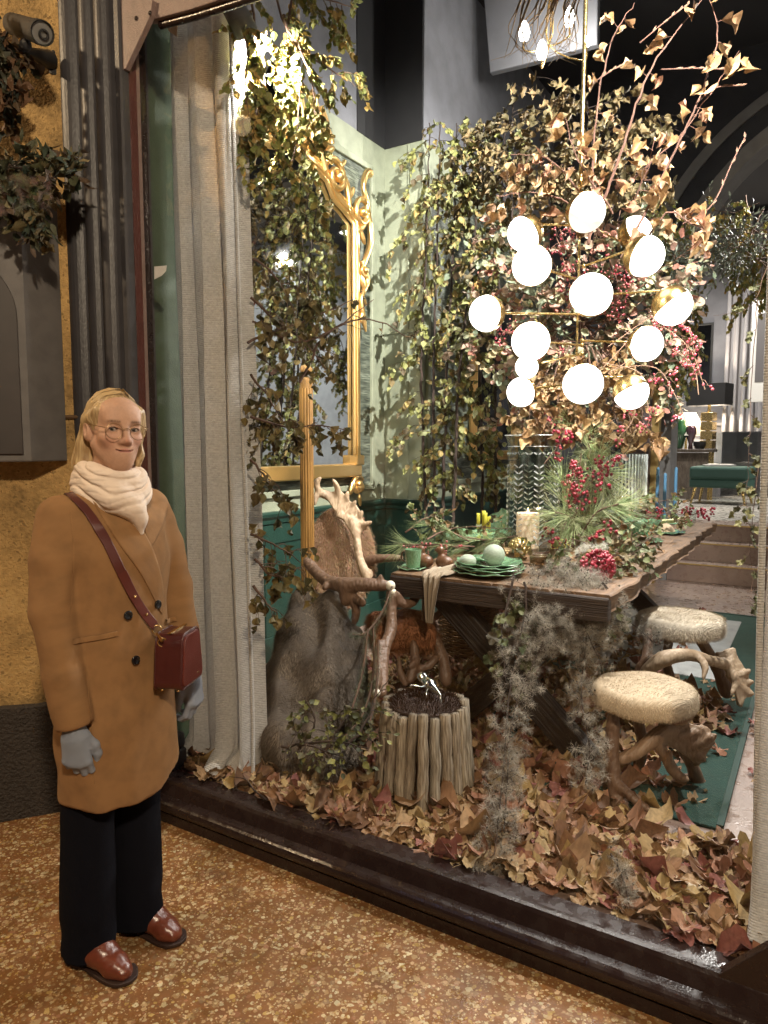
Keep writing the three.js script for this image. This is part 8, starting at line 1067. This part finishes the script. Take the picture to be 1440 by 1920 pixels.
  const strapPix = [[126, 924], [140, 936], [160, 956], [192, 1003], [222, 1062], [246, 1112], [268, 1150], [284, 1174]], cs = new THREE.CatmullRomCurve3(strapPix.map(([x, y]) => V(x, y, 0))), SP = []; for (let i = 0; i <= 60; i++) { const q = cs.getPoint(i / 60), k = hit(q.x, q.y); if (k) { k[0].addScaledVector(k[1], i > 46 ? 0.012 * ((i - 46) / 14) : 0.001); SP.push(k); } }
  // over the shoulder and down the back
  const pre = []; { const p = SP[0][0].clone(); for (let i = 0; i < 26; i++) { p.add(V(i < 10 ? -0.011 : -0.001, i < 8 ? -0.001 : -0.011, -0.005)); for (let k = 0; k < 8; k++) p.addScaledVector(grad(coatF, p), -coatF(p.x, p.y, p.z) + 0.001); pre.unshift([p.clone(), grad(coatF, p)]); } }
  const toBag = (g) => { bag.updateMatrixWorld(true); return g.translate(O.x, O.y, O.z).applyMatrix4(bag.matrixWorld.clone().invert()); };
  const strap = obj('strap', toBag(strip([...pre, ...SP], 0.026, 0.003, 0.001)), Mat([0.085, 0.020, 0.016], 0.38, { clearcoat: 0.2, bumpMap: at2(leatherBump, 14), bumpScale: 0.0006 }), bag);
  obj('strap_loop', toBag(merge([strip(SP.slice(34, 58), 0.0275, 0.003, 0.0035)])), Mat([0.10, 0.024, 0.018], 0.38), strap); for (const i of [42, 50]) { const [p, n] = SP[i]; obj('stud', toBag(sph(0.0042, p.x + n.x * 0.008, p.y + n.y * 0.008, p.z + n.z * 0.008, 10, 8)), gold, strap); }
  const e = SP.at(-1)[0].clone().addScaledVector(SP.at(-1)[1], 0.006), ring = new THREE.TorusGeometry(0.0125, 0.0022, 8, 28).rotateY(0.9).translate(e.x + 0.002, e.y - 0.008, e.z), toCam = V(0.785, 0, 0.62).multiplyScalar(0.016), r2 = at(304, 1204, depthOf(O.clone().add(bagC)) - 0.062).sub(O);
  obj('ring', toBag(ring), gold, bag); obj('clip', toBag(merge([tube([e.clone().add(toCam).add(V(0, -0.016, 0)), r2.clone().add(toCam).add(V(0, 0.008, 0))], [0.0034, 0.0046], 9), new THREE.TorusGeometry(0.0115, 0.0021, 8, 28).rotateY(0.9).translate(r2.x, r2.y, r2.z)])), gold, bag);
}
scene.traverse((o) => { if (o.isMesh) { o.castShadow = true; o.receiveShadow = true; } });
renderer.render(scene, camera);
